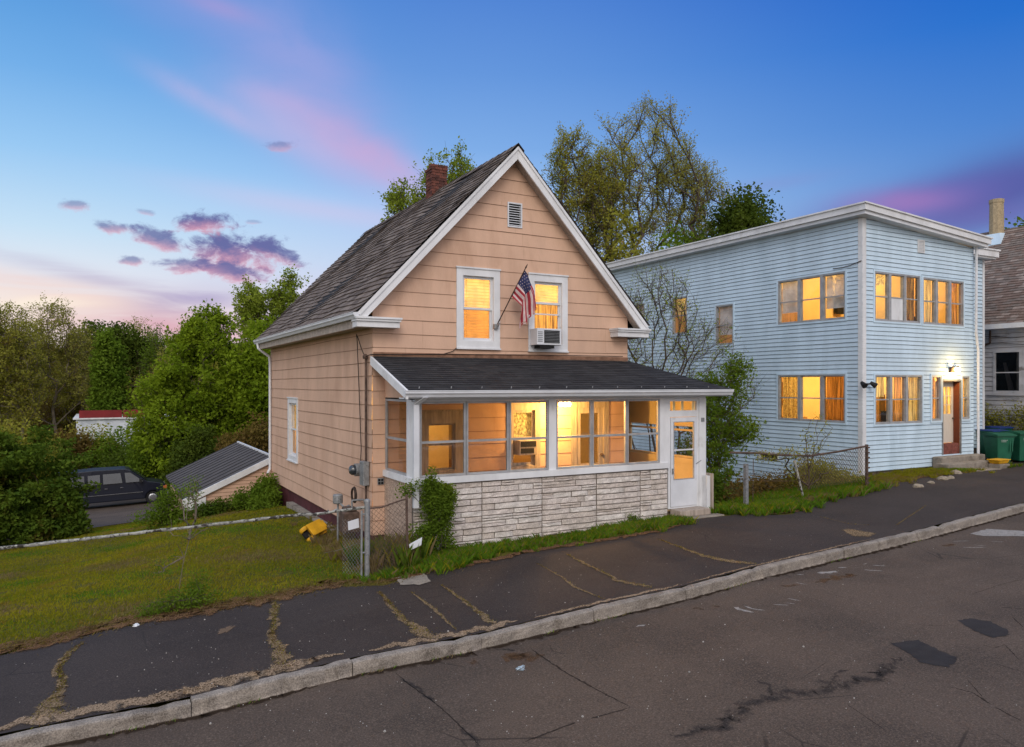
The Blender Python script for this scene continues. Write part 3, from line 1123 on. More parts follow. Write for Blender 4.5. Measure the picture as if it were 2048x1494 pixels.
def siding(mb, P, u0, u1, v0, v1, course, lip, holes=(), ulim=None, gap=.014, jit=0.0, seed=1, joints=0.0):  # gap: height of the foot strip coloured as lap shadow and dirt
    """courses of lapped boards with a real lip, cut round the holes (ua, ub, va, vb)"""
    rg = random.Random(seed)
    n = int(math.ceil((v1 - v0) / course))
    edges = [v0 + i * course + (rg.uniform(-jit, jit) if 0 < i < n else 0) for i in range(n + 1)]
    edges[-1] = v1
    lim = ulim or (lambda v: (u0, u1))
    amp = min(.007, course * .045)

    def wander(u, k):
        if k == 0 or k >= n:
            return 0.0
        s = seed * 1.7 + k * 2.399
        return amp * (math.sin(u * .9 + s * 3.1) + .7 * math.sin(u * 2.1 + s * 5.3)) * .7
    for ei, (a, b) in enumerate(zip(edges[:-1], edges[1:])):
        if b - a < .01:
            continue
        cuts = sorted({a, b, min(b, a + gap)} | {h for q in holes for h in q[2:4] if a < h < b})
        jl = rg.uniform(0, 2.2)
        lp = lip * rg.uniform(.8, 1.2)
        for p, q in zip(cuts[:-1], cuts[1:]):
            mid = .5 * (p + q)
            lp0, rp0 = lim(p)
            lq0, rq0 = lim(q)
            segs = [[(lp0, lq0), (rp0, rq0)]]
            for (ha, hb, hc, hd) in holes:
                if hc < mid < hd:
                    ns = []
                    for (L, R) in segs:
                        if hb <= max(L) or ha >= min(R):
                            ns.append([L, R])
                            continue
                        if ha > max(L):
                            ns.append([L, (ha, ha)])
                        if hb < min(R):
                            ns.append([(hb, hb), R])
                    segs = ns
            wp, wq = lp * (1 - (p - a) / (b - a)), lp * (1 - (q - a) / (b - a))
            g = 1 if q <= a + gap + 1e-6 else 0  # 1: foot strip coloured as lap shadow and dirt
            for (L, R) in segs:
                # long boards are never dead straight: each edge wanders a few millimetres
                npc = max(1, int(math.ceil((max(R) - min(L)) / .7)))
                lowe, hige = p <= a + gap + 1e-6, abs(q - b) < 1e-9 or q <= a + gap + 1e-6
                for i in range(npc):
                    f0, f1 = i / npc, (i + 1) / npc
                    pa, pb = L[0] + (R[0] - L[0]) * f0, L[0] + (R[0] - L[0]) * f1
                    qa, qb = L[1] + (R[1] - L[1]) * f0, L[1] + (R[1] - L[1]) * f1
                    eq = ei + 1 if abs(q - b) < 1e-9 else ei
                    da, db = (wander(pa, ei), wander(pb, ei)) if lowe else (0, 0)
                    ea, eb = (wander(qa, eq), wander(qb, eq)) if hige else (0, 0)
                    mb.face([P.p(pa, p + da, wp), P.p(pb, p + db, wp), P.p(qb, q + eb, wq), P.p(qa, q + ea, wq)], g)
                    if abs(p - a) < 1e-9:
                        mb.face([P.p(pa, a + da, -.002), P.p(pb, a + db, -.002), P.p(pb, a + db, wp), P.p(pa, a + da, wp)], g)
                if joints and not g:
                    u = L[0] + jl
                    while u < R[0] - .1:
                        if u > max(L) + .1:
                            mb.face([P.p(u, p, wp + .0012), P.p(u + .006, p, wp + .0012), P.p(u + .006, q, wq + .0012), P.p(u, q, wq + .0012)], 2)
                        u += joints
    return mb


def shingles(mb, o, u, s, n, S_, lim, course=.16, tab=.33, lip=.012, wave=.012, seed=3, nm=3, sag=0.0):
    rg = random.Random(seed)
    o, u, s, n = Vector(o), Vector(u).normalized(), Vector(s).normalized(), Vector(n).normalized()
    ph = [rg.uniform(0, 6.28) for _ in range(6)]

    def wv(x, k):
        return wave * (math.sin(x * 1.1 + ph[0] + k * .25) + .6 * math.sin(x * 2.7 + ph[1] - k * .5) + .4 * math.sin(x * 6.1 + ph[2] + k))

    def up(x, y):
        return sag * (math.sin(x * .9 + ph[3]) * math.sin(y * 1.1 + ph[4]) + .5 * math.sin(x * 2.3 + y * 1.7 + ph[5]))
    K = int(math.ceil(S_ / course))
    for k in range(K):
        a = k * course
        b = min(S_, a + course * 1.04)
        l0, r0 = lim(a)
        l1, r1 = lim(b)
        x = min(l0, l1) - (tab * .5 if k % 2 else 0) - rg.uniform(0, tab * .3)
        end = max(r0, r1)
        tone = rg.random()
        while x < end:
            x2 = x + tab * rg.uniform(.92, 1.08)
            la, lb = max(x, l0), max(x, l1)
            ra, rb = min(x2, r0), min(x2, r1)
            if ra - la > .005 or rb - lb > .005:
                ra, rb = max(ra, la), max(rb, lb)
                h = lip * rg.uniform(.75, 1.3)
                da, db = (wv(la, k) if k else 0), (wv(ra, k) if k else 0)
                ja = rg.uniform(-.004, .004)
                p = [o + u * la + s * (a + da + ja) + n * (h + up(la, a)), o + u * ra + s * (a + db + ja) + n * (h + up(ra, a)),
                     o + u * rb + s * (b + (wv(rb, k + 1) if b < S_ else 0)) + n * (.001 + up(rb, b)), o + u * lb + s * (b + (wv(lb, k + 1) if b < S_ else 0)) + n * (.001 + up(lb, b))]
                t = rg.random() * .75 + tone * .25
                mi = 0 if t < .5 else (1 if t < .76 else 2)
                mi = min(mi, nm - 1)
                mb.face(p, mi)
                mb.face([p[0] - n * (h + .004), p[1] - n * (h + .004), p[1], p[0]], mi)
            x = x2
    return mb


def gutter(mb, a, b, out, h=.13, d=.12, mi=0):
    """K-style gutter from a to b (top back edge), out = horizontal outward direction"""
    a, b, o = Vector(a), Vector(b), Vector(out)
    prof = [(0, 0), (0, -h), (d * .62, -h), (d * .80, -h * .62), (d, -h * .42), (d, -.012), (d * 1.08, -.012), (d * 1.08, 0), (d * .94, 0), (d * .94, -h * .4), (d * .55, -h * .92), (.012, -h * .92), (.012, 0)]
    pa = [a + o * p[0] + Vector((0, 0, p[1])) for p in prof]
    pb = [b + o * p[0] + Vector((0, 0, p[1])) for p in prof]
    n = len(prof)
    for i in range(n):
        j = (i + 1) % n
        mb.face([pa[i], pb[i], pb[j], pa[j]], mi)
    for q in (pa, pb):
        mb.face([q[0], q[1], q[2], q[3], q[4], q[5]], mi)


def room(parent, x0, x1, y0, y1, z0, z1, m, open_='y0', name='interior', extra=()):
    mb = MB()
    if 'y0' not in open_:
        mb.face([(x0, y0, z0), (x1, y0, z0), (x1, y0, z1), (x0, y0, z1)])
    if 'y1' not in open_:
        mb.face([(x0, y1, z0), (x1, y1, z0), (x1, y1, z1), (x0, y1, z1)])
    if 'x0' not in open_:
        mb.face([(x0, y0, z0), (x0, y1, z0), (x0, y1, z1), (x0, y0, z1)])
    mb.face([(x1, y0, z0), (x1, y1, z0), (x1, y1, z1), (x1, y0, z1)])
    mb.face([(x0, y0, z0), (x1, y0, z0), (x1, y1, z0), (x0, y1, z0)], 1)
    mb.face([(x0, y0, z1), (x1, y0, z1), (x1, y1, z1), (x0, y1, z1)])
    for b in extra:
        mb.box(*b)
    return mb.build(name, [m, M['inner2'], M['dark']], parent)


def window(parent, P, u0, u1, v0, v1, c=.12, fm='white', sm='white2', rail=.5, proud=.03, cover=None, cover_m='blind', glass='glass', st=.045, depth=.15, head=True,
           label=None, inset=.0, cov_top=1.0, cov_bot=0.0, cov_w=-.13, slat=.066):
    mb = MB()
    if c > 0:
        mb.frame(P, u0, u1, v0, v1, c, -.03, proud, 0)
        if head:
            mb.pbox(P, u0 - .015, u1 + .015, v1 - .002, v1 + .03, -.01, proud + .022)
        mb.pbox(P, u0 - .012, u1 + .012, v0 - .03, v0 + .002, -.01, proud + .03)
    a, b, p, q = u0 + c, u1 - c, v0 + c, v1 - c
    mb.frame(P, a - .012, b + .012, p - .012, q + .012, .024, -depth, -.028 if c > 0 else .004)
    wf = mb.build('window', M[fm], parent)
    if label:
        wf['label'] = label
    a, b, p, q = a + .012, b - .012, p + .012, q - .012
    r = p + (q - p) * rail
    sb = MB()
    sb.frame(P, a, b, r - .02, q, st, -.062, -.036)
    sb.frame(P, a, b, p, r + .02, st, -.095, -.066, tb=st * 1.25)
    sb.build('sash', M[sm], wf)
    gb = MB()
    gb.face([P.p(a + st, r, -.049), P.p(b - st, r, -.049), P.p(b - st, q - st, -.049), P.p(a + st, q - st, -.049)])
    gb.face([P.p(a + st, p + st, -.08), P.p(b - st, p + st, -.08), P.p(b - st, r - .01, -.08), P.p(a + st, r - .01, -.08)], 1)
    gb.build('pane', [M[glass], M['glass_warm' if cover else glass]], wf)
    if cover:
        cb = MB()
        vb, vt = p + (q - p) * cov_bot, p + (q - p) * cov_top
        if cover == 'blind':
            rg = random.Random(int(u0 * 100))
            v = vb
            while v < vt:
                t = rg.uniform(-.002, .002)
                cb.face([P.p(a, v + t, cov_w), P.p(b, v - t, cov_w), P.p(b, v + slat * .86 - t, cov_w - .025), P.p(a, v + slat * .86 + t, cov_w - .025)])
                v += slat
            for uu in (a + (b - a) * .2, a + (b - a) * .8):
                cb.pbox(P, uu - .004, uu + .004, vb, vt, cov_w + .002, cov_w + .005)
        elif cover == 'shade':
            cb.face([P.p(a, vb, cov_w), P.p(b, vb, cov_w), P.p(b, vt, cov_w), P.p(a, vt, cov_w)])
            cb.pbox(P, a, b, vb - .02, vb, cov_w - .008, cov_w + .004)
        else:
            n = max(8, int((b - a) / .02))
            for (ua, ub) in ((a, a + (b - a) * .5), (a + (b - a) * .5, b)) if cover == 'curtain' else (((a, a + (b - a) * .34), (b - (b - a) * .34, b)) if cover == 'open' else ((a, a + (b - a) * .45),)):
                m = max(6, int((ub - ua) / .018))
                ph = ua * 7
                for i in range(m):
                    x0, x1 = ua + (ub - ua) * i / m, ua + (ub - ua) * (i + 1) / m
                    w0 = cov_w - .02 + .018 * math.sin(i * .9 + ph)
                    w1 = cov_w - .02 + .018 * math.sin((i + 1) * .9 + ph)
                    cb.face([P.p(x0, vb, w0), P.p(x1, vb, w1), P.p(x1, vt, w1), P.p(x0, vt, w0)])
        cb.build('blind' if cover in ('blind', 'shade') else 'curtain', M[cover_m], wf)
    return wf


# ================================================================== the tan house
HX0, HX1, HY0, HY1 = 4.70, 10.96, 14.27, 24.3
FZ, EZ = .33, 4.46
RX, RZ = 7.83, 8.43
SLOPE = 1.057
house = thing('tan_house', 'tan cottage with a steep gable, brown shingled roof and glazed front porch', 'house', (HX0, HY0, 0))
PF = Plane((0, HY0, 0), (1, 0, 0), (0, -1, 0))
PL = Plane((HX0, 0, 0), (0, 1, 0), (-1, 0, 0))
PR = Plane((HX1, 0, 0), (0, 1, 0), (1, 0, 0))
PB = Plane((0, HY1, 0), (1, 0, 0), (0, 1, 0))
UPW = [(6.51, 7.53, 4.08, 5.75), (8.24, 9.26, 4.06, 5.74)]
VENT = (7.72, 8.08, 6.72, 7.26)
INW = [(5.62, 6.74, 1.28, 2.76), (7.72, 8.54, 1.40, 2.88)]
IND = (9.36, 10.40, .74, 2.92)
SIDEW = (20.55, 21.75, 1.2, 2.93)


def gable_lim(v):
    top = 8.27
    if v <= top - SLOPE * (RX - HX0):
        return (HX0, HX1)
    d = max(0.0, (top - v) / SLOPE)
    return (RX - d, RX + d)


mb = MB()
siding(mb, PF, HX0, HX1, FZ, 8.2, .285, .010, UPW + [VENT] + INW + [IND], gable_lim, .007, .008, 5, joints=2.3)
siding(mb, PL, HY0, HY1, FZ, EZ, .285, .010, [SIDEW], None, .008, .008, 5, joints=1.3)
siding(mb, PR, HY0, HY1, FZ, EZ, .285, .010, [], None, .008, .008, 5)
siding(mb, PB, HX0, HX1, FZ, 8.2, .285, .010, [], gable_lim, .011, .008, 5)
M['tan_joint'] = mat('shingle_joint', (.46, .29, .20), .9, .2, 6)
mb.build('wall', [M['tan'], M['tan_shade_dirt'], M['tan_joint']], house)
mb = MB()
mb.box(HX0 + .03, HY0 + .03, -1.2, HX1 - .03, HY0 + .2, FZ + .01)
mb.box(HX0 + .03, HY1 - .2, -2.2, HX1 - .03, HY1 - .03, FZ + .01)
mb.box(HX0 + .03, HY0 + .2, -2.2, HX0 + .2, HY1 - .2, FZ + .01)
mb.box(HX1 - .2, HY0 + .2, -2.2, HX1 - .03, HY1 - .2, FZ + .01)
mb.build('foundation', M['maroon'], house)
mb = MB()
mb.box(HX0 - .16, HY0 + .6, -.3, HX0 + .02, HY1 - 3.0, .07 - .02)
mb.build('footing', M['concrete'], house)

# main roof
S_LEN = math.hypot(RX - 4.28, RZ - 4.70)
mb = MB()
y0, y1 = HY0 - .31, HY1 + .3
nl = Vector((-(RZ - 4.70), 0, RX - 4.28)).normalized()
nr = Vector(((RZ - 4.70), 0, RX - 4.28)).normalized()
shingles(mb, (4.28, y0, 4.70), (0, 1, 0), (RX - 4.28, 0, RZ - 4.70), nl, S_LEN, lambda s: (0, y1 - y0), .165, .33, .024, .034, 11, 3, .024)
shingles(mb, (2 * RX - 4.28, y0, 4.70), (0, 1, 0), (-(RX - 4.28), 0, RZ - 4.70), nr, S_LEN, lambda s: (0, y1 - y0), .165, .33, .017, .010, 12, 3, .010)
for i in range(36):     # ridge caps
    ya, yb = y0 + (y1 - y0) * i / 36, y0 + (y1 - y0) * (i + 1.15) / 36
    for sx in (-1, 1):
        mb.face([(RX, ya, RZ + .042), (RX, yb, RZ + .026), (RX + sx * .15, yb, RZ - .158 + .026), (RX + sx * .15, ya, RZ - .158 + .042)], i % 3)
roof = mb.build('roof', [M['sh_a'], M['sh_b'], M['sh_c']], house)
mb = MB()           # roof deck and soffits
for sx in (-1, 1):
    e = RX + sx * (RX - 4.30)
    o1 = Vector((sx * nr.x, 0, nr.z)) * -1
    for (w0, w1, mi, ya, yb) in ((.012, .06, 1, y0 + .015, y1 - .015), (.16, .18, 0, y0 + .05, HY0 + .03)):
        a, b = Vector((e, 0, 4.70 + .02)), Vector((RX, 0, RZ))
        q = [a + o1 * w1, b + o1 * w1 * 1.0, b + o1 * w0, a + o1 * w0]
        q[1].x = q[2].x = RX
        q[1].z = RZ - w1 / nr.z
        q[2].z = RZ - w0 / nr.z
        mb.hexa([(q[0].x, ya, q[0].z), (q[1].x, ya, q[1].z), (q[1].x, yb, q[1].z), (q[0].x, yb, q[0].z), (q[3].x, ya, q[3].z), (q[2].x, ya, q[2].z), (q[2].x, yb, q[2].z), (q[3].x, yb, q[3].z)], mi)
mb.build('soffit', [M['soffit'], M['dark']], house)
mb = MB()
for sx in (-1, 1):
    X = lambda x: RX + sx * (RX - x)
    q = [(X(4.26), 4.62), (X(4.34), 4.62 + .075), (RX, RZ - .03), (RX, RZ - .30), (X(4.51), 4.62)]
    X2 = [(p[0] if abs(p[0] - RX) > 1e-6 else RX + sx * .002, p[1]) for p in q]
    mb.prism(X2, 'Y', y0 + .03, y0 + .07)
    # narrow crown strip under the shingles
    q = [(X(4.30), 4.70 - .02), (RX + sx * .002, RZ - .03), (RX + sx * .002, RZ - .10), (X(4.36), 4.64)]
    mb.prism(q, 'Y', y0 + .008, y0 + .03)
mb.build('bargeboard', M['white'], house)
for (xa, xb) in ((4.30, 5.16), (10.46, 11.36)):
    mb = MB()
    mb.box(xa, HY0 - .30, 4.42, xb, HY0 + .0, 4.53)
    mb.box(xa - .02, HY0 - .335, 4.532, xb + .02, HY0, 4.575)
    mb.box(xa - .035, HY0 - .36, 4.577, xb + .035, HY0, 4.615)
    mb.build('eave_return', M['white'], house)
for sx in (-1, 1):
    mb = MB()
    x = RX + sx * (RX - HX0)
    e = RX + sx * (RX - 4.36)
    mb.box(x, HY0 + .002, EZ - .03, e, HY1, EZ)
    mb.build('soffit', M['soffit'], house)
    mb = MB()
    mb.box(e, HY0 + .002, EZ - .05, e + sx * .022, y1 - .1, 4.66)
    mb.build('eave_board', M['soffit'], house)
mb = MB()
gutter(mb, (4.335, HY0 - .30, 4.70), (4.335, y1, 4.70), (-1, 0, 0), .125, .11)
mb.build('gutter', M['white2'], house)
mb = MB()
mb.path([(4.27, 24.15, 4.58), (4.30, 24.12, 4.42), (4.62, 24.1, 4.18), (4.64, 24.1, 4.0), (4.64, 24.1, .7), (4.55, 24.02, .55)], .04, 8)
mb.build('downspout', M['white2'], house)
# gable vent
mb = MB()
mb.frame(PF, *VENT, .03, -.05, .03)
for i in range(9):
    v = VENT[2] + .045 + i * .052
    a, b = VENT[0] + .03, VENT[1] - .03
    mb.face([PF.p(a, v, .012), PF.p(b, v, .012), PF.p(b, v + .016, .0), PF.p(a, v + .016, .0)])
gv = mb.build('gable_vent', M['white2'], house)
mb = MB()
mb.pbox(PF, VENT[0] + .01, VENT[1] - .01, VENT[2] + .01, VENT[3] - .01, -.09, -.055)
mb.build('vent_screen', M['dark'], gv)
# upper windows
window(house, PF, *UPW[0], c=.15, cover='blind', cov_w=-.14)
w2 = window(house, PF, *UPW[1], c=.15, rail=.66, cover='blind', cov_w=-.14, cov_bot=.68, cover_m='blind')
mb = MB()
u0, u1, v0, v1 = UPW[1]
mb.face([PF.p(u0 + .17, v0 + .45, -.17), PF.p(u1 - .17, v0 + .45, -.17), PF.p(u1 - .17, v1 - .6, -.17), PF.p(u0 + .17, v1 - .6, -.17)])
mb.build('roller_shade', M['curtain'], w2)
mb = MB()
mb.pbox(PF, u0 + .18, u1 - .18, v0 + .80, v0 + .83, -.06, -.03)
mb.build('meeting_rail', M['white2'], w2)
room(house, 5.7, 10.0, HY0 + .22, 17.6, 3.7, 6.2, M['inner'])
lamp('upstairs_room_lamp', (7.1, 16.0, 5.6), 95)
lamp('upstairs_room_lamp', (8.9, 16.0, 5.6), 75)
# side window with a drawn shade
window(house, PL, *SIDEW, c=.13, cover='shade', cov_w=-.14, head=True, cov_bot=.0)
# ground floor room behind porch and side window
room(house, HX0 + .22, HX1 - .3, HY0 + .22, HY1 - .3, .72, 3.5, M['inner'], open_='y0x0', extra=[(4.95, 18.0, .72, 8.0, 18.1, 3.5, 0), (5.2, 16.6, .72, 6.6, 17.3, 1.55, 1), (5.9, 17.9, 1.6, 6.25, 18.0, 2.2, 2)])
lamp('front_room_lamp', (6.6, 16.4, 3.0), 150)
lamp('back_room_lamp', (7.0, 21.2, 2.9), 110)
# windows and door of the wall inside the porch
window(house, PF, *INW[0], c=.26, fm='greywood', sm='greywood', rail=.55, glass='glass', st=.02)
wa = window(house, PF, *INW[1], c=.13, fm='greywood', sm='greywood', cover='shade', cover_m='lace', cov_bot=.34)
mb = MB()
a, b, c, d = IND
mb.frame(PF, a, b, c, d, .14, -.06, .03)
fr = mb.build('front_door', M['greywood'], house)
mb = MB()
mb.frame(PF, a + .14, b - .14, c + .01, d - .14, .13, -.05, -.01, tb=.75)
mb.build('door_leaf', M['greywood'], fr)
mb = MB()
mb.face([PF.p(a + .27, c + .76, -.03), PF.p(b - .27, c + .76, -.03), PF.p(b - .27, d - .27, -.03), PF.p(a + .27, d - .27, -.03)])
mb.build('pane', M['glass_screen'], fr)
mb = MB()
mb.tube(PF.p(b - .2, c + .95, -.01), PF.p(b - .2, c + .95, .06), .025, .03, 10)
mb.build('handle', M['rusty'], fr)

# chimney of worn brick, on the ridge
mb = MB()
cx, cy, hw = 7.86, 18.5, .215
rg = random.Random(8)
mb.box(cx - hw + .02, cy - hw + .02, 7.8, cx + hw - .02, cy + hw - .02, 9.06, 2)
z = 7.9
k = 0
while z < 9.08:
    grow = .0 if z < 8.93 else .02
    for (ux, uy, ox, oy) in ((1, 0, 0, -1), (1, 0, 0, 1), (0, 1, -1, 0), (0, 1, 1, 0)):
        a = -hw - grow - (.1 if k % 2 else 0)
        while a < hw + grow:
            b = min(hw + grow, a + .2)
            aa = max(-hw - grow, a)
            if b - aa > .02 and not (z > 8.99 and rg.random() < .25):
                e = hw + grow + rg.uniform(-.012, .012)
                m = 0 if rg.random() < .6 else 1
                if ux:
                    mb.box(cx + aa + .004, cy + oy * e, z, cx + b - .004, cy + oy * (e - .07), z + .062, m)
                else:
                    mb.box(cx + ox * e, cy + aa + .004, z, cx + ox * (e - .07), cy + b - .004, z + .062, m)
            a += .208
    z += .072
    k += 1
mb.build('chimney', [M['br_a'], M['br_b'], M['mortar2']], roof)

# ---------------------------------------------------------------- the porch
QX0, QX1, QY = 4.96, 11.89, 12.66
QF = Plane((0, QY, 0), (1, 0, 0), (0, -1, 0))
QL = Plane((QX0, 0, 0), (0, 1, 0), (-1, 0, 0))
QR = Plane((QX1, 0, 0), (0, 1, 0), (1, 0, 0))
mb = MB()
sdir = Vector((0, HY0 - 12.38, .65))
sl = sdir.length
nn = Vector((0, -.65, HY0 - 12.38)).normalized()
shingles(mb, (4.70, 12.38, 3.215), (1, 0, 0), sdir, nn, sl, lambda s: (0, 7.66 - (12.36 - 10.97) * s / sl), .125, .30, .012, .006, 21, 2, .004)
hs = Vector((10.97 - 12.36, 0, .65))      # the roof turns the corner over the side passage
shingles(mb, (12.36, 12.38, 3.215), (0, 1, 0), hs, Vector((.65, 0, 1.39)).normalized(), hs.length, lambda s: ((HY0 - 12.38) * s / hs.length, 5.0), .125, .30, .012, .004, 22, 2, .002)
mb.face([(4.70, 12.38, 3.20), (12.36, 12.38, 3.20), (10.97, HY0, 3.85), (4.70, HY0, 3.85)], 0)
mb.face([(12.36, 12.38, 3.20), (12.36, 17.4, 3.20), (10.97, 17.4, 3.85), (10.97, HY0, 3.85)], 0)
pr = mb.build('porch_roof', [M['bk_a'], M['bk_b']], house)
mb = MB()
mb.pbox(PF, 4.72, 10.96, 3.875, 3.95, .0, .024)
mb.build('flashing', M['tan_shade_dirt'], pr)
mb = MB()
gutter(mb, (4.64, 12.385, 3.205), (12.38, 12.385, 3.205), (0, -1, 0), .125, .12)
gu = mb.build('gutter', M['white2'], house)
for i in range(12):
    x = 4.95 + i * .62
    mb = MB()
    mb.tube((x, 12.43, 3.235), (x + .01, 12.43, 3.275), .008, .012, 5)
    mb.build('gutter_spike', M['steel'], gu)
mb = MB()
mb.hexa([(4.655, 12.30, 3.05), (4.70, 12.30, 3.05), (4.70, HY0, 3.70), (4.655, HY0, 3.70), (4.655, 12.30, 3.21), (4.70, 12.30, 3.21), (4.70, HY0, 3.862), (4.655, HY0, 3.862)])
mb.build('rake_board', M['white'], house)
mb = MB()       # small triangle of siding under the porch roof end
mb.face([(QX0, QY, 3.03), (QX0, HY0, 3.03), (QX0, HY0, 3.84), (QX0, QY, 3.30)])
mb.face([(QX0 + .05, QY, 3.03), (QX0 + .05, HY0, 3.03), (QX0 + .05, HY0, 3.84), (QX0 + .05, QY, 3.30)])
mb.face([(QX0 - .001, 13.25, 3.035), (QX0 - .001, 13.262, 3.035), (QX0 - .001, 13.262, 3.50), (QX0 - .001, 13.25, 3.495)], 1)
mb.build('porch_gable', [M['tan'], M['tan_shade_dirt']], house)
# soffit, header, floor, ceiling
mb = MB()
mb.box(4.66, 12.40, 3.055, 12.34, QY, 3.075)
mb.box(QX0, QY - .02, 3.0, QX1, QY + .08, 3.054)
mb.box(QX1 - .08, QY + .082, 3.0, QX1, 17.0, 3.054)
mb.box(QX0, QY + .082, 3.03, QX0 + .08, HY0 - .02, 3.054)
mb.box(11.9, QY, 3.055, 12.34, 17.4, 3.075)
mb.build('porch_header', M['white2'], house)
mb = MB()
mb.box(QX0 + .02, QY + .02, .55, QX1 - .02, HY0 - .02, .72)
mb.box(10.98, HY0 - .018, .55, QX1 - .02, 17.0, .719)
mb.build('porch_floor', M['floor'], house)
mb = MB()
mb.box(QX0 + .081, QY + .081, 3.02, QX1 - .081, HY0 - .03, 3.054)
mb.box(10.98, HY0 - .028, 3.021, QX1 - .081, 17.0, 3.055)
mb.build('porch_ceiling', M['white'], house)
# faux ledge stone front
mb = MB()
rg = random.Random(15)
seams = [4.92, 6.30, 7.62, 8.92, 10.05, 10.80]
mb.box(QX0 - .02, QY, -.4, 10.80, QY + .10, 1.50, 3)
z = -.25
row = 0
patterns = {}
while z < 1.49:
    h = rg.uniform(.085, .115)
    zt = min(z + h, 1.497)
    if zt - z < .03:
        break
    for a, b in zip(seams[:-1], seams[1:]):
        x = a + .006
        while x < b - .012:
            L = rg.choice([.28, .45, .7, .95, 1.3]) * rg.uniform(.85, 1.15)
            x2 = x + L
            if x2 > b - .18:
                x2 = b - .006
            parts = [(z, zt)]
            if rg.random() < .28 and L < .8:
                zm = z + (zt - z) * rg.uniform(.42, .58)
                parts = [(z, zm), (zm, zt)]
            for (za, zb) in parts:
                d = rg.uniform(.015, .048)
                e = .006
                m = rg.choice([0, 0, 1, 1, 2])
                n = max(2, int((x2 - x) / .09))
                # a rough front face of little facets with chamfered edges
                X = [x + .003 + (x2 - x - .006) * i / n for i in range(n + 1)]
                zz = [za + .003, za + .014, (za + zb) / 2, zb - .012, zb - .003]
                W = [[-(.004) for _ in X]] + [[-(d + rg.uniform(-.006, .006)) for _ in X] for _ in range(3)] + [[-(.004) for _ in X]]
                for r in W:
                    r[0] = min(-.003, r[0] * .45)
                    r[-1] = min(-.003, r[-1] * .45)
                zj = [[rg.uniform(-.003, .003) for _ in X] for _ in zz]
                for i in range(n):
                    for j in range(4):
                        mb.face([(X[i], QY + W[j][i], zz[j] + zj[j][i]), (X[i + 1], QY + W[j][i + 1], zz[j] + zj[j][i + 1]), (X[i + 1], QY + W[j + 1][i + 1], zz[j + 1] + zj[j + 1][i + 1]), (X[i], QY + W[j + 1][i], zz[j + 1] + zj[j + 1][i])], m)
            x = x2 + .004
    z = zt + .004
mb.build('porch_wall', [M['st_a'], M['st_b'], M['st_c'], M['mortar']], house)
M['stucco'] = mat('pebble_stucco', (.40, .30, .235), .95, .35, 14, .012, 40, fine=.5, fs=36)
mb = MB()
mb.box(QX0 - .012, QY + .101, -.4, QX0 + .08, HY0 - .002, 1.50)
mb.build('porch_side_wall', M['stucco'], house)
mb = MB()
mb.box(QX1 - .09, QY + .02, -.9, QX1, 17.0, 1.50)
mb.build('porch_side_wall', M['white'], house)
mb = MB()
mb.box(QX1 - .11, QY + .1, .72, QX1 - .091, 16.9, 1.55)
mb.build('porch_lining', M['inner'], house)
mb = MB()
mb.box(10.98, 16.9, -.9, QX1 - .091, 17.0, 3.0)
mb.build('porch_end_wall', M['tan'], house)
mb = MB()
mb.box(10.83, QY + .10, .2, QX1 - .11, QY + .2, .60)
mb.build('door_step_wall', M['stucco'], house)
mb = MB()
mb.box(QX0 - .05, QY - .065, 1.50, 10.81, QY + .08, 1.62)
mb.box(QX0 - .05, QY + .082, 1.50, QX0 + .08, HY0 - .002, 1.62)
mb.build('sill', M['white'], house)
mb = MB()
mb.box(QX1 - .12, QY + .02, 1.50, QX1 + .03, 17.0, 1.62)
mb.build('sill', M['inner'], house)
# posts between the porch windows
for (a, b, z0) in ((4.93, 5.045, 1.62), (7.775, 7.945, 1.62), (10.58, 10.81, 1.62), (11.70, QX1 + .01, .35)):
    mb = MB()
    mb.box(a, QY - .025, z0, b, QY + .079, 3.0)
    mb.build('porch_post', M['white'], house)
mb = MB()
mb.box(QX0 - .03, QY + .08, 1.62, QX0 + .079, 13.0, 3.03)
mb.build('corner_panel', M['white'], house)
for ya, yb in ((QY + .08, 12.95), (14.05, 14.25), (15.35, 15.55), (16.65, 16.9)):
    mb = MB()
    mb.box(QX1 - .079, ya, 1.62, QX1 + .01, yb, 3.0)
    mb.build('corner_panel', M['inner'], house)


def porch_window(P, u0, u1, v0, v1, dark=False, m='alu'):
    mb = MB()
    mb.frame(P, u0, u1, v0, v1, .040, -.035, .012)
    r = v0 + (v1 - v0) * .46
    mb.pbox(P, u0 + .04, u1 - .04, r - .022, r + .022, -.03, .006)
    w = mb.build('porch_window', M[m], house)
    g = MB()
    g.face([P.p(u0 + .04, v0 + .04, -.012), P.p(u1 - .04, v0 + .04, -.012), P.p(u1 - .04, r - .02, -.012), P.p(u0 + .04, r - .02, -.012)])
    g.face([P.p(u0 + .04, r + .02, -.02), P.p(u1 - .04, r + .02, -.02), P.p(u1 - .04, v1 - .04, -.02), P.p(u0 + .04, v1 - .04, -.02)])
    g.build('pane', M['glass_screen'] if dark else M['glass'], w)


for i, (a, b) in enumerate([(5.05, 5.97), (5.98, 6.88), (6.89, 7.77), (7.95, 8.81), (8.82, 9.70), (9.71, 10.575)]):
    porch_window(QF, a, b, 1.625, 2.998, dark=i in (0, 1))
porch_window(QL, 13.01, 14.22, 1.625, 3.028, True)
for ya, yb in ((12.96, 14.04), (14.26, 15.34), (15.56, 16.64)):
    porch_window(QR, ya, yb, 1.625, 2.998, False, 'inner')
    mb = MB()
    mb.face([(QX1 - .095, ya - .03, 2.36), (QX1 - .095, yb + .03, 2.36), (QX1 - .095, yb + .03, 2.995), (QX1 - .095, ya - .03, 2.995)])
    mb.tube((QX1 - .095, ya - .03, 2.36), (QX1 - .095, yb + .03, 2.36), .012, .012, 6)
    mb.build('roller_shade', M['inner'], house)
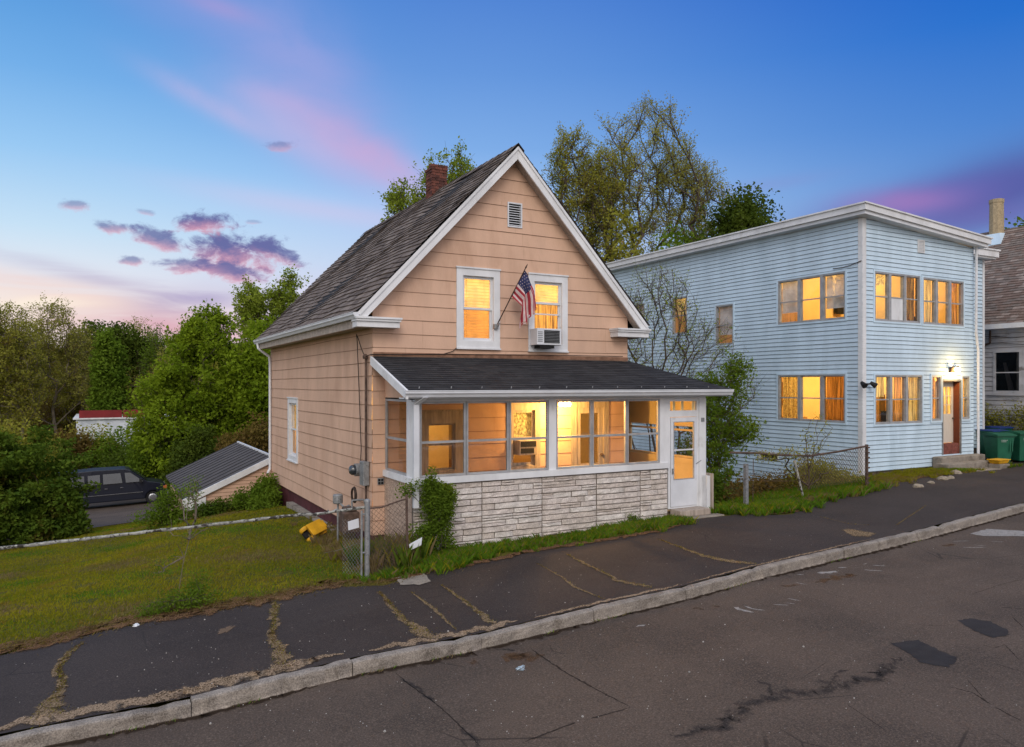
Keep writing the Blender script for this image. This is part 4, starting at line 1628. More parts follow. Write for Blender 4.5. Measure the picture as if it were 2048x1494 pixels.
# storm door with its transom
mb = MB()
mb.frame(QF, 10.82, 11.695, .60, 2.998, .055, -.06, .012, tb=.03)
mb.pbox(QF, 10.875, 11.64, 2.60, 2.74, -.05, .008)
df = mb.build('door_frame', M['white'], house)
mb = MB()
mb.face([QF.p(10.875, 2.74, -.02), QF.p(11.64, 2.74, -.02), QF.p(11.64, 2.94, -.02), QF.p(10.875, 2.94, -.02)])
mb.build('transom_pane', M['glass'], df)
for x in (10.98, 11.22, 11.54):
    mb = MB()
    mb.pbox(QF, x, x + .07, 2.74, 2.94, -.055, -.03)
    mb.build('transom_bar', M['inner'], df)
mb = MB()
a, b, c, d = 10.885, 11.63, .64, 2.59
mb.pbox(QF, a, a + .085, c, d, -.02, .022)
mb.pbox(QF, b - .085, b, c, d, -.02, .022)
mb.pbox(QF, a + .085, b - .085, c, 1.235, -.02, .022)
mb.pbox(QF, a + .085, b - .085, d - .10, d, -.02, .022)
mb.pbox(QF, a + .085, b - .085, 1.86, 1.89, -.018, .014)
sd = mb.build('storm_door', M['white2'], house)
mb = MB()
mb.face([QF.p(a + .085, 1.235, 0), QF.p(b - .085, 1.235, 0), QF.p(b - .085, d - .10, 0), QF.p(a + .085, d - .10, 0)])
mb.build('pane', M['glass'], sd)
mb = MB()
mb.pbox(QF, a + .03, a + .05, 1.36, 1.48, .022, .05)
mb.build('handle', M['grey'], sd)
mb = MB()
mb.tube(QF.p(b - .03, 1.55, .03), QF.p(b + .12, 1.62, .03), .008, .008, 6)
mb.build('chain_stay', M['grey'], sd)
mb = MB()
mb.frame(QF, a + .075, b - .075, 1.225, d - .09, .018, -.005, .028)
mb.build('glazing_bead', M['alu'], sd)
mb = MB()
mb.box(10.62, 12.12, .12, 11.96, 12.62, .47)
ds = mb.build('doorstep', M['concrete'], house, bevel=.015)
mb = MB()
mb.box(10.86, 12.30, .472, 11.72, 12.63, .60)
mb.build('tread', M['greywood'], ds, bevel=.008)
mb = MB()
mb.box(11.80, 12.50, .47, 11.90, 12.63, 1.28)
mb.build('side_board', M['white'], house)
mb = MB()
mb.box(11.905, 12.46, .3, 11.96, 12.72, 1.33)
mb.build('side_plank', M['greywood'], house)
# white downspout at the porch corner with a kinked head
mb = MB()
mb.box(4.86, 12.44, 1.12, 4.955, 12.51, 2.95)
mb.hexa([(4.86, 12.44, 2.95), (4.955, 12.44, 2.95), (4.955, 12.51, 2.95), (4.86, 12.51, 2.95), (4.98, 12.27, 3.08), (5.075, 12.27, 3.08), (5.075, 12.34, 3.08), (4.98, 12.34, 3.08)])
mb.build('porch_downspout', M['white2'], house)
# small number plate and vent grille
mb = MB()
mb.pbox(QF, 11.755, 11.845, 2.48, 2.57, .026, .036)
mb.build('plaque', M['grey'], house)
mb = MB()
mb.pbox(PF, 4.80, 4.93, 1.33, 1.46, .018, .03)
for i in range(2):
    for j in range(2):
        mb.pbox(PF, 4.81 + i * .06, 4.855 + i * .06, 1.34 + j * .06, 1.385 + j * .06, .03, .036, 1)
mb.build('wall_vent', [M['grey'], M['dark']], house)
# cellar entry roof at the back corner
sh = thing('lean_to_shed', 'low lean-to shed with a dark ribbed roof behind the tan house', 'shed', (3.4, 24.4, -.7))
mb = MB()
A, Bz, Cx, Cz = 4.72, 1.03, 2.18, -.14
ya, yb = 24.32, 31.2
for i in range(12):
    u0, u1 = ya + (yb - ya) * i / 12, ya + (yb - ya) * (i + 1) / 12 - .012
    mb.hexa([(Cx, u0, Cz - .05), (A, u0, Bz - .05), (A, u1, Bz - .05), (Cx, u1, Cz - .05), (Cx, u0, Cz), (A, u0, Bz), (A, u1, Bz), (Cx, u1, Cz)], 0)
    mb.hexa([(Cx, u1 - .02, Cz), (A, u1 - .02, Bz), (A, u1 + .02, Bz), (Cx, u1 + .02, Cz), (Cx, u1 - .01, Cz + .022), (A, u1 - .01, Bz + .022), (A, u1 + .01, Bz + .022), (Cx, u1 + .01, Cz + .022)], 1)
M['shedroof'] = mat('rolled_roofing', (.082, .072, .068), .85, .25, 2, .004, 40, fine=.25, fs=60)
mb.build('roof', [M['shedroof'], M['bk_a']], sh)
mb = MB()
mb.hexa([(Cx - .03, ya - .07, Cz - .17), (A, ya - .07, Bz - .17), (A, ya - .005, Bz - .17), (Cx - .03, ya - .005, Cz - .17), (Cx - .03, ya - .07, Cz + .02), (A, ya - .07, Bz + .02), (A, ya - .005, Bz + .02), (Cx - .03, ya - .005, Cz + .02)])
mb.hexa([(Cx + .02, ya - .04, Cz - .30), (Cx + .62, ya - .04, Cz - .30), (Cx + .62, ya - .0, Cz - .30), (Cx + .02, ya - .0, Cz - .30), (Cx + .02, ya - .04, Cz - .172), (Cx + .62, ya - .04, Cz + .07), (Cx + .62, ya, Cz + .07), (Cx + .02, ya, Cz - .172)])
mb.box(4.74, 24.33, Bz - .12, 4.80, yb, Bz + .05)
mb.build('rake_board', M['white'], sh)
mb = MB()
PS = Plane((0, 24.36, 0), (1, 0, 0), (0, -1, 0))
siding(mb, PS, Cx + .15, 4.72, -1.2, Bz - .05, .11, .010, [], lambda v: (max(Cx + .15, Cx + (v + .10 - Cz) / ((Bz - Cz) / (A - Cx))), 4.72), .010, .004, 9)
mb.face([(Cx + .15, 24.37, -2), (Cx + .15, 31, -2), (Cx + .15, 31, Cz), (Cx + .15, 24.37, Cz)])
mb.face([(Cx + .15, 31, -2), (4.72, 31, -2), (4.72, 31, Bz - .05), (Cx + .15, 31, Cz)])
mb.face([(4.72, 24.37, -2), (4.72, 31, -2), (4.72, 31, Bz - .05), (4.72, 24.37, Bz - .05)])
mb.build('wall', [M['tan'], M['tan_shade_dirt']], sh)
# ================================================================== the blue house
BX0, BX1, BY0, BY1 = 19.24, 24.75, 14.07, 26.6
blue = thing('blue_house', 'light blue flat roofed two storey house with banks of lit windows', 'house', (BX0, BY0, .6))
BF = Plane((0, BY0, 0), (1, 0, 0), (0, -1, 0))
BL = Plane((BX0, 0, 0), (0, 1, 0), (-1, 0, 0))
DR = .070


def wall_top(x):
    return 8.13 - DR * (x - BX0)


B_UP = [(19.76, 21.92, 5.17, 6.62), (22.06, 24.18, 5.16, 6.60)]
B_LO = [(19.78, 22.03, 2.14, 3.60)]
B_SL = [(22.50, 23.0, 2.18, 3.60), (24.09, 24.50, 2.2, 3.58)]
B_DR = (23.04, 24.05, 1.12, 3.47)
L_UP, L_LO = (14.62, 17.13, 5.24, 6.66), (14.62, 17.13, 2.17, 3.62)
L_SM = [(21.40, 22.24, 5.22, 6.63), (19.08, 19.93, 4.70, 6.12), (23.9, 24.7, 5.2, 6.6)]
L_BW = (17.1, 17.95, .84, 1.12)
mb = MB()
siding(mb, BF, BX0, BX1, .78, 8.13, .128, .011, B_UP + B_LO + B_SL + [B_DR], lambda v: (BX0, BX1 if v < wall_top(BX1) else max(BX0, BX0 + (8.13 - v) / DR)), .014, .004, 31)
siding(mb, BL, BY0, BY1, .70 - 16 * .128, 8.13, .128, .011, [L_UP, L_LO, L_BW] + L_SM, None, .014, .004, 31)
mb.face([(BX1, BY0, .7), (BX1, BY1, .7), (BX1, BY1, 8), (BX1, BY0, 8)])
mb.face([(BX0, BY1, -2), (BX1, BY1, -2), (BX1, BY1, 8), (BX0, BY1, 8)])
mb.build('wall', [M['blue'], M['blue_shade_dirt']], blue)
mb = MB()
mb.box(BX0 + .06, BY0 + .05, -2.4, BX1 - .05, BY0 + .2, .79)
mb.box(BX0 + .06, BY0 + .2, -3.0, BX0 + .2, BY1 - .1, -1.3)
mb.build('foundation', M['mortar'], blue)
mb = MB()
for (o, z0, z1, mi) in ((.36, .10, .27, 0), (.40, .272, .315, 0), (.30, .0, .098, 1)):
    c = [(BX0 - o, BY0 - o), (BX1 + o, BY0 - o), (BX1 + o, BY1 + o), (BX0 - o, BY1 + o)]
    mb.hexa([(x, y, wall_top(x) + z0 + .012 * (y - BY0) * 0) for x, y in c] + [(x, y, wall_top(x) + z1) for x, y in c], mi)
mb.build('roof', [M['white'], M['white2']], blue)
mb = MB()
mb.box(BX0 - .018, BY0 - .018, .55, BX0 + .15, BY0 + .0, 8.12)
mb.box(BX0 - .018, BY0 + .001, .55, BX0 + .0, BY0 + .13, 8.12)
mb.build('corner_board', M['white'], blue)
mb = MB()
mb.path([(24.72, 13.96, 7.75), (24.72, 13.97, 5.0), (24.78, 13.97, 4.7), (24.84, 13.97, 4.4), (24.84, 13.97, 1.0)], .042, 8)
mb.build('downspout', M['white2'], blue)
# set back wing
mb = MB()
WF = Plane((0, 15.0, 0), (1, 0, 0), (0, -1, 0))
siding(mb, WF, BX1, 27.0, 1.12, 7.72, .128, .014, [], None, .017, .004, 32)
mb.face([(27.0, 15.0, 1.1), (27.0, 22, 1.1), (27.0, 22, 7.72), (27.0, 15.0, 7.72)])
mb.build('wing_wall', [M['blue'], M['blue_shade_dirt']], blue)
mb = MB()
mb.box(BX1 + .42, 14.66, 7.72, 27.32, 22, 7.93)
mb.box(BX1 + .42, 14.62, 7.932, 27.37, 22, 7.98)
mb.box(BX1 + .02, 14.72, 7.66, 27.25, 22, 7.718)
mb.build('wing_roof', M['white'], blue)
mb = MB()
mb.box(26.90, 14.975, .95, 27.02, 15.0 - .001, 7.65)
mb.build('wing_corner_board', M['white'], blue)
mb = MB()
mb.box(BX1, 15.03, -.2, 26.95, 15.2, 1.13)
mb.build('wing_foundation', M['mortar'], blue)
# front louvre
mb = MB()
v = (21.80, 22.14, 7.33, 7.73)
mb.frame(BF, *v, .04, 0, .03)
for i in range(7):
    z = v[2] + .05 + i * .045
    mb.face([BF.p(v[0] + .04, z, .025), BF.p(v[1] - .04, z, .025), BF.p(v[1] - .04, z + .04, .008), BF.p(v[0] + .04, z + .04, .008)])
mb.build('wall_vent', M['white'], blue)


def bank(parent, P, u0, u1, v0, v1, covers, name='window', rail=.5, m='alu', screens=(), casing=True):
    """a row of sash windows under one frame; covers: one entry per bay"""
    n = len(covers)
    mb = MB()
    if casing:
        mb.frame(P, u0 - .05, u1 + .05, v0 - .05, v1 + .05, .055, -.01, .028, 1)
    mb.frame(P, u0 + .005, u1 - .005, v0 + .005, v1 - .005, .045, -.11, .02)
    w = (u1 - u0) / n
    for i in range(1, n):
        mb.pbox(P, u0 + w * i - .055, u0 + w * i + .055, v0 + .05, v1 - .05, -.11, .018)
    r = v0 + (v1 - v0) * rail
    wf = mb.build(name, [M[m], M['blue']], parent)
    sb, gb = MB(), MB()
    for i, c in enumerate(covers):
        a = u0 + w * i + (.055 if i else .05)
        b = u0 + w * (i + 1) - (.055 if i < n - 1 else .05)
        sb.frame(P, a, b, v0 + .05, v1 - .05, .022, -.06, -.012)
        sb.pbox(P, a + .022, b - .022, r - .018, r + .018, -.06, -.01)
        gb.face([P.p(a + .022, v0 + .072, -.04), P.p(b - .022, v0 + .072, -.04), P.p(b - .022, v1 - .072, -.04), P.p(a + .022, v1 - .072, -.04)], 1 if i in screens else 0)
        rg = random.Random(int(u0 * 31 + v0 * 7) + i)
        if c in ('curtain', 'left', 'right', 'half'):
            cb = MB()
            ua, ub = {'curtain': (a, b), 'left': (a, a + (b - a) * .55), 'right': (a + (b - a) * .5, b), 'half': (a, b)}[c]
            vb = v0 + .05 if c != 'half' else v0 + (v1 - v0) * .55
            k = max(8, int((ub - ua) / .02))
            ph = rg.uniform(0, 6)
            pts = [(ua + (ub - ua) * j / k, -.16 + .022 * math.sin(j * .8 + ph) + .01 * math.sin(j * 2.1)) for j in range(k + 1)]
            for (x0, w0), (x1, w1) in zip(pts[:-1], pts[1:]):
                cb.face([P.p(x0, vb, w0), P.p(x1, vb, w1), P.p(x1, v1 - .05, w1), P.p(x0, v1 - .05, w0)])
            cb.build('curtain', M[rg.choice(['curtain', 'curtain', 'lace', 'curtain_brown', 'sheer'])], wf)
        elif c == 'blind':
            cb = MB()
            z = v0 + (v1 - v0) * .26
            while z < v1 - .05:
                cb.face([P.p(a, z, -.13), P.p(b, z, -.13), P.p(b, z + .033, -.142), P.p(a, z + .033, -.142)])
                z += .035
            cb.build('blind', M['greyblind'], wf)
        elif c == 'panel':
            cb = MB()
            cb.pbox(P, a, b, v0 + .05, r - .02, -.035, -.02)
            cb.build('panel', M['white'], wf)
        elif c == 'valance':
            cb = MB()
            k = 24
            for j in range(k):
                x0, x1 = a + (b - a) * j / k, a + (b - a) * (j + 1) / k
                w0, w1 = -.16 + .02 * math.sin(j * .9), -.16 + .02 * math.sin((j + 1) * .9)
                cb.face([P.p(x0, v1 - .36 - .03 * math.sin(j * .6), w0), P.p(x1, v1 - .36 - .03 * math.sin((j + 1) * .6), w1), P.p(x1, v1 - .05, w1), P.p(x0, v1 - .05, w0)])
            cb.build('valance', M['lace'], wf)
    sb.build('sash', M[m], wf)
    gb.build('pane', [M['glass'], M['glass_brown']], wf)
    return wf


M['curtain_brown'] = cloth_mat('brown_curtain', (.55, .33, .13), .55, stretch=(9, 9, .35), var=.7)
M['sheer'] = cloth_mat('sheer_curtain', (.92, .80, .55), .8, stretch=(6, 6, .3), var=.35)
M['greyblind'] = cloth_mat('grey_blind', (.50, .52, .54), .12)
M['room_b'] = mat('room_paint', (.80, .60, .30), .9, .06, 1.2)
bank(blue, BF, *B_UP[0], ['valance', 'panel', 'curtain'], screens=(2,))
bank(blue, BF, *B_UP[1], ['right', 'left', 'curtain'], screens=())
bank(blue, BF, *B_LO[0], ['half', 'right', 'curtain'])
bank(blue, BF, *B_SL[0], ['curtain'])
bank(blue, BF, *B_SL[1], ['curtain'])
bank(blue, BL, *L_UP, ['blind', 'none', 'blind'])
bank(blue, BL, *L_LO, ['curtain', 'none', 'curtain'], screens=(0, 2))
bank(blue, BL, *L_SM[0], ['half'])
bank(blue, BL, *L_SM[1], ['blind'])
bank(blue, BL, *L_SM[2], ['blind'])
mb = MB()
mb.frame(BL, *L_BW, .05, -.1, .02)
bw = mb.build('cellar_window', M['white'], blue)
mb = MB()
mb.pbox(BL, L_BW[0] + .03, L_BW[1] - .03, L_BW[2] + .03, L_BW[3] - .03, -.12, -.08)
mb.build('pane', M['dark'], bw)
# rooms
room(blue, BX0 + .24, BX1 - .1, BY0 + .24, BY1 - .2, 4.35, 7.5, M['room_b'], open_='y0x0',
     extra=[(BX0 + .30, 18.4, 4.35, BX1 - .12, 18.5, 7.5, 0), (21.93, BY0 + .3, 4.35, 22.03, 16.0, 7.5, 0), (20.2, 17.9, 4.35, 21.1, 18.35, 5.9, 1), (23.0, 16.8, 4.35, 24.4, 18.3, 5.5, 1), (19.6, 15.2, 4.35, 20.1, 16.2, 5.35, 1), (19.9, 14.5, 4.4, 20.35, 14.7, 5.55, 1), (22.2, 14.55, 4.4, 22.6, 14.8, 5.45, 2), (23.5, 18.2, 5.9, 23.9, 18.35, 6.5, 2), (20.6, 18.2, 5.9, 21.3, 18.35, 6.6, 1), (21.2, 16.5, 6.2, 21.9, 16.6, 7.5, 0)])
room(blue, BX0 + .24, BX1 - .1, BY0 + .24, BY1 - .2, 1.2, 4.1, M['room_b'], open_='y0x0',
     extra=[(BX0 + .30, 18.4, 1.2, BX1 - .12, 18.5, 4.1, 0), (22.2, BY0 + .3, 1.2, 22.3, 15.6, 4.1, 0), (20.0, 17.7, 1.2, 21.3, 18.35, 2.2, 1), (19.5, 14.6, 1.2, 20.0, 15.4, 2.3, 1), (23.2, 17.0, 1.2, 24.2, 18.3, 2.9, 1), (19.95, 14.5, 1.3, 20.4, 14.7, 2.7, 1), (20.9, 14.5, 1.3, 21.2, 14.65, 2.5, 2), (20.4, 18.2, 2.7, 21.2, 18.35, 3.4, 1), (21.6, 15.2, 1.3, 21.9, 16.4, 3.0, 1)], name='interior')
for (x, y, z, p) in ((20.7, 16.2, 6.9, 150), (23.4, 16.4, 6.9, 150), (21.6, 21.8, 6.9, 130), (20.8, 16.2, 3.6, 170), (23.5, 16.3, 3.6, 200)):
    lamp('house_room_lamp', (x, y, z), p)
# entrance: white door set back beside a red brown reveal
a, b, c, d = B_DR
mb = MB()
mb.pbox(BF, a, a + .045, c, d, -.02, .03)
mb.pbox(BF, b - .03, b, c, d, -.02, .03)
mb.pbox(BF, a + .045, b - .03, d - .05, d, -.02, .03)
dfm = mb.build('door_frame', M['grey'], blue)
M['redwood'] = mat('red_brown_paint', (.145, .038, .016), .6, .15, 3, stretch=(1, 1, .3))
mb = MB()
mb.pbox(BF, b - .05, b - .031, c + .001, d - .051, -.26, -.021)
mb.pbox(BF, a + .046, b - .051, d - .07, d - .051, -.26, -.021)
mb.build('reveal', M['redwood'], dfm)
M['doorwhite'] = mat('old_door_paint', (.55, .50, .44), .7, .12, 5, stretch=(14, 1, .4), second=(.40, .33, .27), sec=(.55, .7), secs=4)
mb = MB()
da, db, dc, dd = a + .046, b - .052, c + .34, d - .075
mb.pbox(BF, da, db, dc, dc + .92, -.25, -.21)
mb.pbox(BF, da, db, dd - .16, dd, -.25, -.21)
mb.pbox(BF, da, da + .10, dc + .92, dd - .16, -.25, -.21)
mb.pbox(BF, db - .10, db, dc + .92, dd - .16, -.25, -.21)
ga, gb_, gc, gd = da + .10, db - .10, dc + .92, dd - .16
for i in (1, 2):
    x = ga + (gb_ - ga) * i / 3
    mb.pbox(BF, x - .012, x + .012, gc, gd, -.245, -.215)
    z = gc + (gd - gc) * i / 3
    mb.pbox(BF, ga, gb_, z - .012, z + .012, -.2445, -.2155)
door = mb.build('door', M['doorwhite'], blue)
mb = MB()
mb.face([BF.p(ga, gc, -.232), BF.p(gb_, gc, -.232), BF.p(gb_, gd, -.232), BF.p(ga, gd, -.232)])
mb.build('pane', M['glass'], door)
mb = MB()
mb.tube(BF.p(db - .05, dc + .78, -.21), BF.p(db - .05, dc + .78, -.15), .022, .026, 10)
mb.build('handle', M['rusty'], door)
mb = MB()
mb.face([BF.p(ga, gc, -.27), BF.p(gb_, gc, -.27), BF.p(gb_, gd, -.27), BF.p(ga, gd, -.27)])
mb.build('curtain', M['curtain'], door)
mb = MB()
mb.pbox(BF, a + .046, b - .031, c, c + .33, -.2, -.03)
mb.build('threshold', [mat('red_stone', (.17, .055, .042), .85, .45, 12, .008, 40, fine=.4, fs=50)], blue)
# entrance steps
st = thing('entrance_steps', 'worn concrete steps leading up to the red and white door', 'steps', (23.2, 13.5, .6))
mb = MB()
mb.box(22.5, 13.72, .3, 24.8, 14.04, 1.09)
mb.box(22.15, 13.32, .3, 24.45, 13.72 - .002, .93)
mb.box(21.9, 12.84, .3, 24.1, 13.32 - .002, .745)
mb.build('step', M['concrete'], st, bevel=.03)
tg = tag(MB(), None) if False else None
mb = MB()
mb.box(24.2, 12.95, .3, 24.75, 13.316, .86)
ob = mb.build('concrete_block', M['concrete'], None, bevel=.025)
tag(ob, 'low rough concrete block beside the entrance steps', 'block')
M['yellow'] = mat('yellow_plastic', (.62, .33, .015), .5, .18, 5)
mb = MB()
mb.hexa([(24.22, 13.0, .865), (24.70, 13.0, .865), (24.70, 13.28, .865), (24.22, 13.28, .865), (24.16, 12.96, .975), (24.76, 12.96, .975), (24.76, 13.31, .975), (24.16, 13.31, .975)])
tb = thing('plastic_tray', 'shallow yellow orange plastic tray lying on the concrete block', 'tray', (24.45, 13.15, .865))
mb.build('tub', M['yellow'], tb, bevel=.02)
mb = MB()
mb.box(24.14, 12.94, .976, 24.78, 13.33, .998)
mb.build('rim', M['yellow'], tb, bevel=.008)
# porch light of the blue house
pl = thing('wall_lantern', 'lit brass wall lantern over the red and white entrance door', 'lamp', (23.52, 14.05, 3.78))
mb = MB()
mb.box(23.40, 13.99, 3.70, 23.64, 14.05, 3.86)
mb.path([(23.44, 14.0, 3.83), (23.40, 13.92, 3.90), (23.44, 13.86, 3.84)], .012, 6)
mb.path([(23.60, 14.0, 3.83), (23.66, 13.92, 3.90), (23.60, 13.86, 3.84)], .012, 6)
mb.build('bracket', M['rusty'], pl)
M['bulb'] = glow_mat('bulb_glow', (1.0, .72, .30), 14.0)
for x in (23.44, 23.60):
    mb = MB()
    mb.lathe([(.012, .05), (.035, .03), (.05, -.01), (.045, -.05), (.02, -.075)], (x, 13.86, 3.80), 'Z', 12)
    mb.build('globe', M['bulb'], pl, smooth=True)
lamp('wall_lantern_light', (23.52, 13.70, 3.70), 50, .06, (1, .66, .26))
# flood lights at the corner
fl = thing('flood_light', 'pair of small black flood lights clamped to the blue house corner', 'light', (BX0, BY0 - .03, 3.32))
mb = MB()
mb.tube((BX0 - .02, BY0 - .02, 3.32), (BX0 - .02, BY0 - .08, 3.32), .035, .035, 10)
mb.build('base', M['black'], fl)
for sx, dx in ((-1, -.17), (1, .22)):
    mb = MB()
    mb.tube((BX0 + dx * .3, BY0 - .07, 3.32), (BX0 + dx, BY0 - .13, 3.33), .02, .02, 8)
    mb.tube((BX0 + dx, BY0 - .10, 3.37), (BX0 + dx * 1.25, BY0 - .24, 3.27), .045, .085, 12)
    mb.build('lamp_head', M['black'], fl)
cb = MB()
pts = []
for i in range(14):
    t = i / 13
    y, z = 14.08 + .95 * t, 6.88 - .10 * t - .05 * math.sin(t * 3.1)
    pts.append((BX0 - .035, y, z))
cb.path(pts, .012, 5)
tag(cb.build('power_cable', M['wire']), 'black cable sagging along the blue wall above the upper windows', 'cable')

# ================================================================== the weathered white house
wh = thing('white_house', 'weathered white clapboard house with a brown shingled roof at the right edge', 'house', (28, 14, .6))
M['oldwhite'] = mat('peeling_white_paint', (.43, .435, .46), .85, .2, 2.0, .004, 26, stretch=(1, .4, 1), second=(.20, .19, .19), sec=(.54, .66), secs=2.6)
WL = Plane((28, 0, 0), (0, 1, 0), (-1, 0, 0))
mb = MB()
WWIN = (13.3, 15.22, 3.0, 4.52)
siding(mb, WL, 11.2, 17.5, .2, 5.55, .17, .016, [WWIN], None, .012, .012, 41)
mb.face([(28, 17.5, .2), (35.6, 17.5, .2), (35.6, 17.5, 5.6), (31.8, 17.5, 9.3), (28, 17.5, 5.6)])
siding(mb, Plane((0, 11.2, 0), (1, 0, 0), (0, -1, 0)), 28, 35.6, .2, 9.2, .17, .016, [], lambda v: (28, 35.6) if v < 5.5 else (28 + (v - 5.5) * .98, 35.6 - (v - 5.5) * .98), .012, .012, 41)
mb.face([(35.6, 17.5, .2), (35.6, 11.2, .2), (35.6, 11.2, 5.6), (35.6, 17.5, 5.6)])
mb.build('wall', [M['oldwhite'], M['mortar']], wh)
mb = MB()
s = Vector((31.8 - 27.55, 0, 9.55 - 5.42))
nn = Vector((-s.z, 0, s.x)).normalized()
shingles(mb, (27.55, 10.9, 5.42), (0, 1, 0), s, nn, s.length, lambda q: (0, 6.9), .15, .26, .022, .012, 51, 3, .012)
s2 = Vector((-s.x, 0, s.z))
shingles(mb, (36.05, 10.9, 5.42), (0, 1, 0), s2, Vector((s.z, 0, s.x)).normalized(), s.length, lambda q: (0, 6.9), .3, .5, .02, .0, 52, 3)
M['wr_a'] = mat('faded_shingle', (.165, .118, .098), .95, .3, 6, .004, 60, fine=.35, fs=60)
M['wr_b'] = mat('faded_shingle_pale', (.25, .20, .175), .95, .3, 6, .004, 60, fine=.35, fs=60)
mb.build('roof', [M['wr_a'], M['sh_b'], M['wr_b']], wh)
mb = MB()
mb.box(27.58, 10.9, 5.28, 28, 17.8, 5.33)
mb.box(27.52, 10.9, 5.27, 27.578, 17.8, 5.44)
mb.build('eave_board', M['white'], wh)
mb = MB()
mb.frame(WL, 13.3, 14.24, 3.0, 4.52, .07, -.08, .03, tb=.1)
mb.frame(WL, 14.28, 15.22, 3.0, 4.52, .07, -.08, .03, tb=.1)
mb.pbox(WL, 14.24, 14.28, 3.0, 4.52, -.05, .02)
mb.pbox(WL, 13.2, 15.35, 2.93, 2.998, -.02, .08)
mb.pbox(WL, 13.37, 14.17, 3.72, 3.76, -.05, -.01)
mb.pbox(WL, 14.35, 15.15, 3.72, 3.76, -.05, -.01)
ww = mb.build('window', M['oldwhite'], wh)
mb = MB()
for a in (13.37, 14.35):
    mb.face([WL.p(a, 3.1, -.03), WL.p(a + .8, 3.1, -.03), WL.p(a + .8, 4.45, -.03), WL.p(a, 4.45, -.03)])
mb.build('pane', M['glass_dark'], ww)
mb = MB()
mb.box(28.7, 13.0, 2.0, 28.75, 15.6, 5.0, 0)
mb.hexa([(28.35, 14.9, 3.1), (28.42, 14.9, 3.1), (28.42, 14.74, 3.1), (28.35, 14.74, 3.1), (28.35, 15.08, 4.1), (28.42, 15.08, 4.1), (28.42, 15.0, 4.1), (28.35, 15.0, 4.1)], 1)
mb.build('interior', [M['dark'], M['soffit']], ww)
mb = MB()
mb.path([(27.93, 15.62, .7), (27.93, 15.62, 4.55), (27.93, 15.45, 4.75), (27.93, 15.3, 4.8), (27.93, 15.3, 5.25)], .035, 7)
mb.build('drain_pipe', M['rusty'], wh)
mb = MB()
for (z, y0, y1) in ((5.0, 12.6, 15.5), (4.75, 12.6, 15.2)):
    mb.path([(27.93, y0 + (y1 - y0) * i / 8, z + .05 * math.sin(i)) for i in range(9)], .012, 4)
mb.build('wall_cable', M['wire'], wh)
mb = MB()
M['ochre'] = mat('ochre_brick', (.34, .27, .17), .9, .25, 12, .01, 30, fine=.3, fs=40)
mb.lathe([(.27, 0), (.26, .5), (.25, 1.45), (.27, 1.5), (.27, 1.62), (.2, 1.64)], (31.5, 17.0, 9.1), 'Z', 10)
wc = mb.build('chimney', M['ochre'], wh)
mb = MB()
mb.hexa([(31.05, 16.6, 8.85), (31.95, 16.6, 9.1), (31.95, 17.4, 9.1), (31.05, 17.4, 8.85), (31.2, 16.72, 9.32), (31.8, 16.72, 9.38), (31.8, 17.3, 9.38), (31.2, 17.3, 9.32)])
mb.build('flashing', M['blue'], wc)

# ================================================================== wheeled bins
M['bin_green'] = mat('green_plastic', (.012, .105, .060), .5, .12, 4, spec=.4)
M['bin_blue'] = mat('blue_plastic', (.018, .045, .20), .45, .12, 4, spec=.45)
M['mark'] = mat('bin_print', (.30, .36, .33), .7, .3, 20)


def bin_(loc, rz, lid, label, lidbow=.05):
    r = thing('wheelie_bin', label, 'bin', (0, 0, 0), 'wheeled bins beside the blue house')
    mb = MB()
    bt = [(-.22, -.26, .06), (.22, -.26, .06), (.22, .24, .06), (-.22, .24, .06)]
    tp = [(-.30, -.36, .92), (.30, -.36, .92), (.30, .34, .92), (-.30, .34, .92)]
    mb.hexa(bt + tp)
    body = mb.build('body', M['bin_green'], r, bevel=.025)
    mb = MB()
    mb.box(-.325, -.385, .921, .325, .37, .965)
    mb.build('rim', M['bin_green'], r, bevel=.012)
    mb = MB()
    n = 8
    for i in range(n):
        y0, y1 = -.40 + .80 * i / n, -.40 + .80 * (i + 1) / n
        z0, z1 = .967 + lidbow * math.sin(math.pi * i / n), .967 + lidbow * math.sin(math.pi * (i + 1) / n)
        mb.face([(-.34, y0, z0 + .03), (.34, y0, z0 + .03), (.34, y1, z1 + .03), (-.34, y1, z1 + .03)])
        for sx in (-.34, .34):
            mb.face([(sx, y0, .966), (sx, y1, .966), (sx, y1, z1 + .03), (sx, y0, z0 + .03)])
    mb.box(-.34, -.41, .955, .34, -.40, .995)
    mb.build('lid', M[lid], r)
    mb = MB()
    mb.path([(-.26, .36, .93), (-.26, .44, .95), (.26, .44, .95), (.26, .36, .93)], .016, 6)
    mb.build('handle', M['bin_green'], r)
    for sx in (-1, 1):
        mb = MB()
        mb.lathe([(.03, -.03), (.10, -.03), (.11, 0), (.10, .03), (.03, .03)], (sx * .26, .22, .11), 'X', 14)
        mb.build('wheel', M['black'], r)
    mb = MB()
    for j, (z, m) in enumerate(((.80, 5), (.755, 4))):
        for i in range(m):
            mb.box(-.16 + i * .045, -.352 + .0035 * 0, z, -.16 + i * .045 + .030, -.349, z + .026)
    # vertical grip recess moulded beside the print
    mb.box(.12, -.36, .45, .15, -.335, .86, 1)
    mb.box(.20, -.36, .45, .23, -.335, .86, 1)
    mb.build('print', [M['mark'], M['bin_green']], r)
    r.location = loc
    r.rotation_euler = (0, 0, rz)
    return r


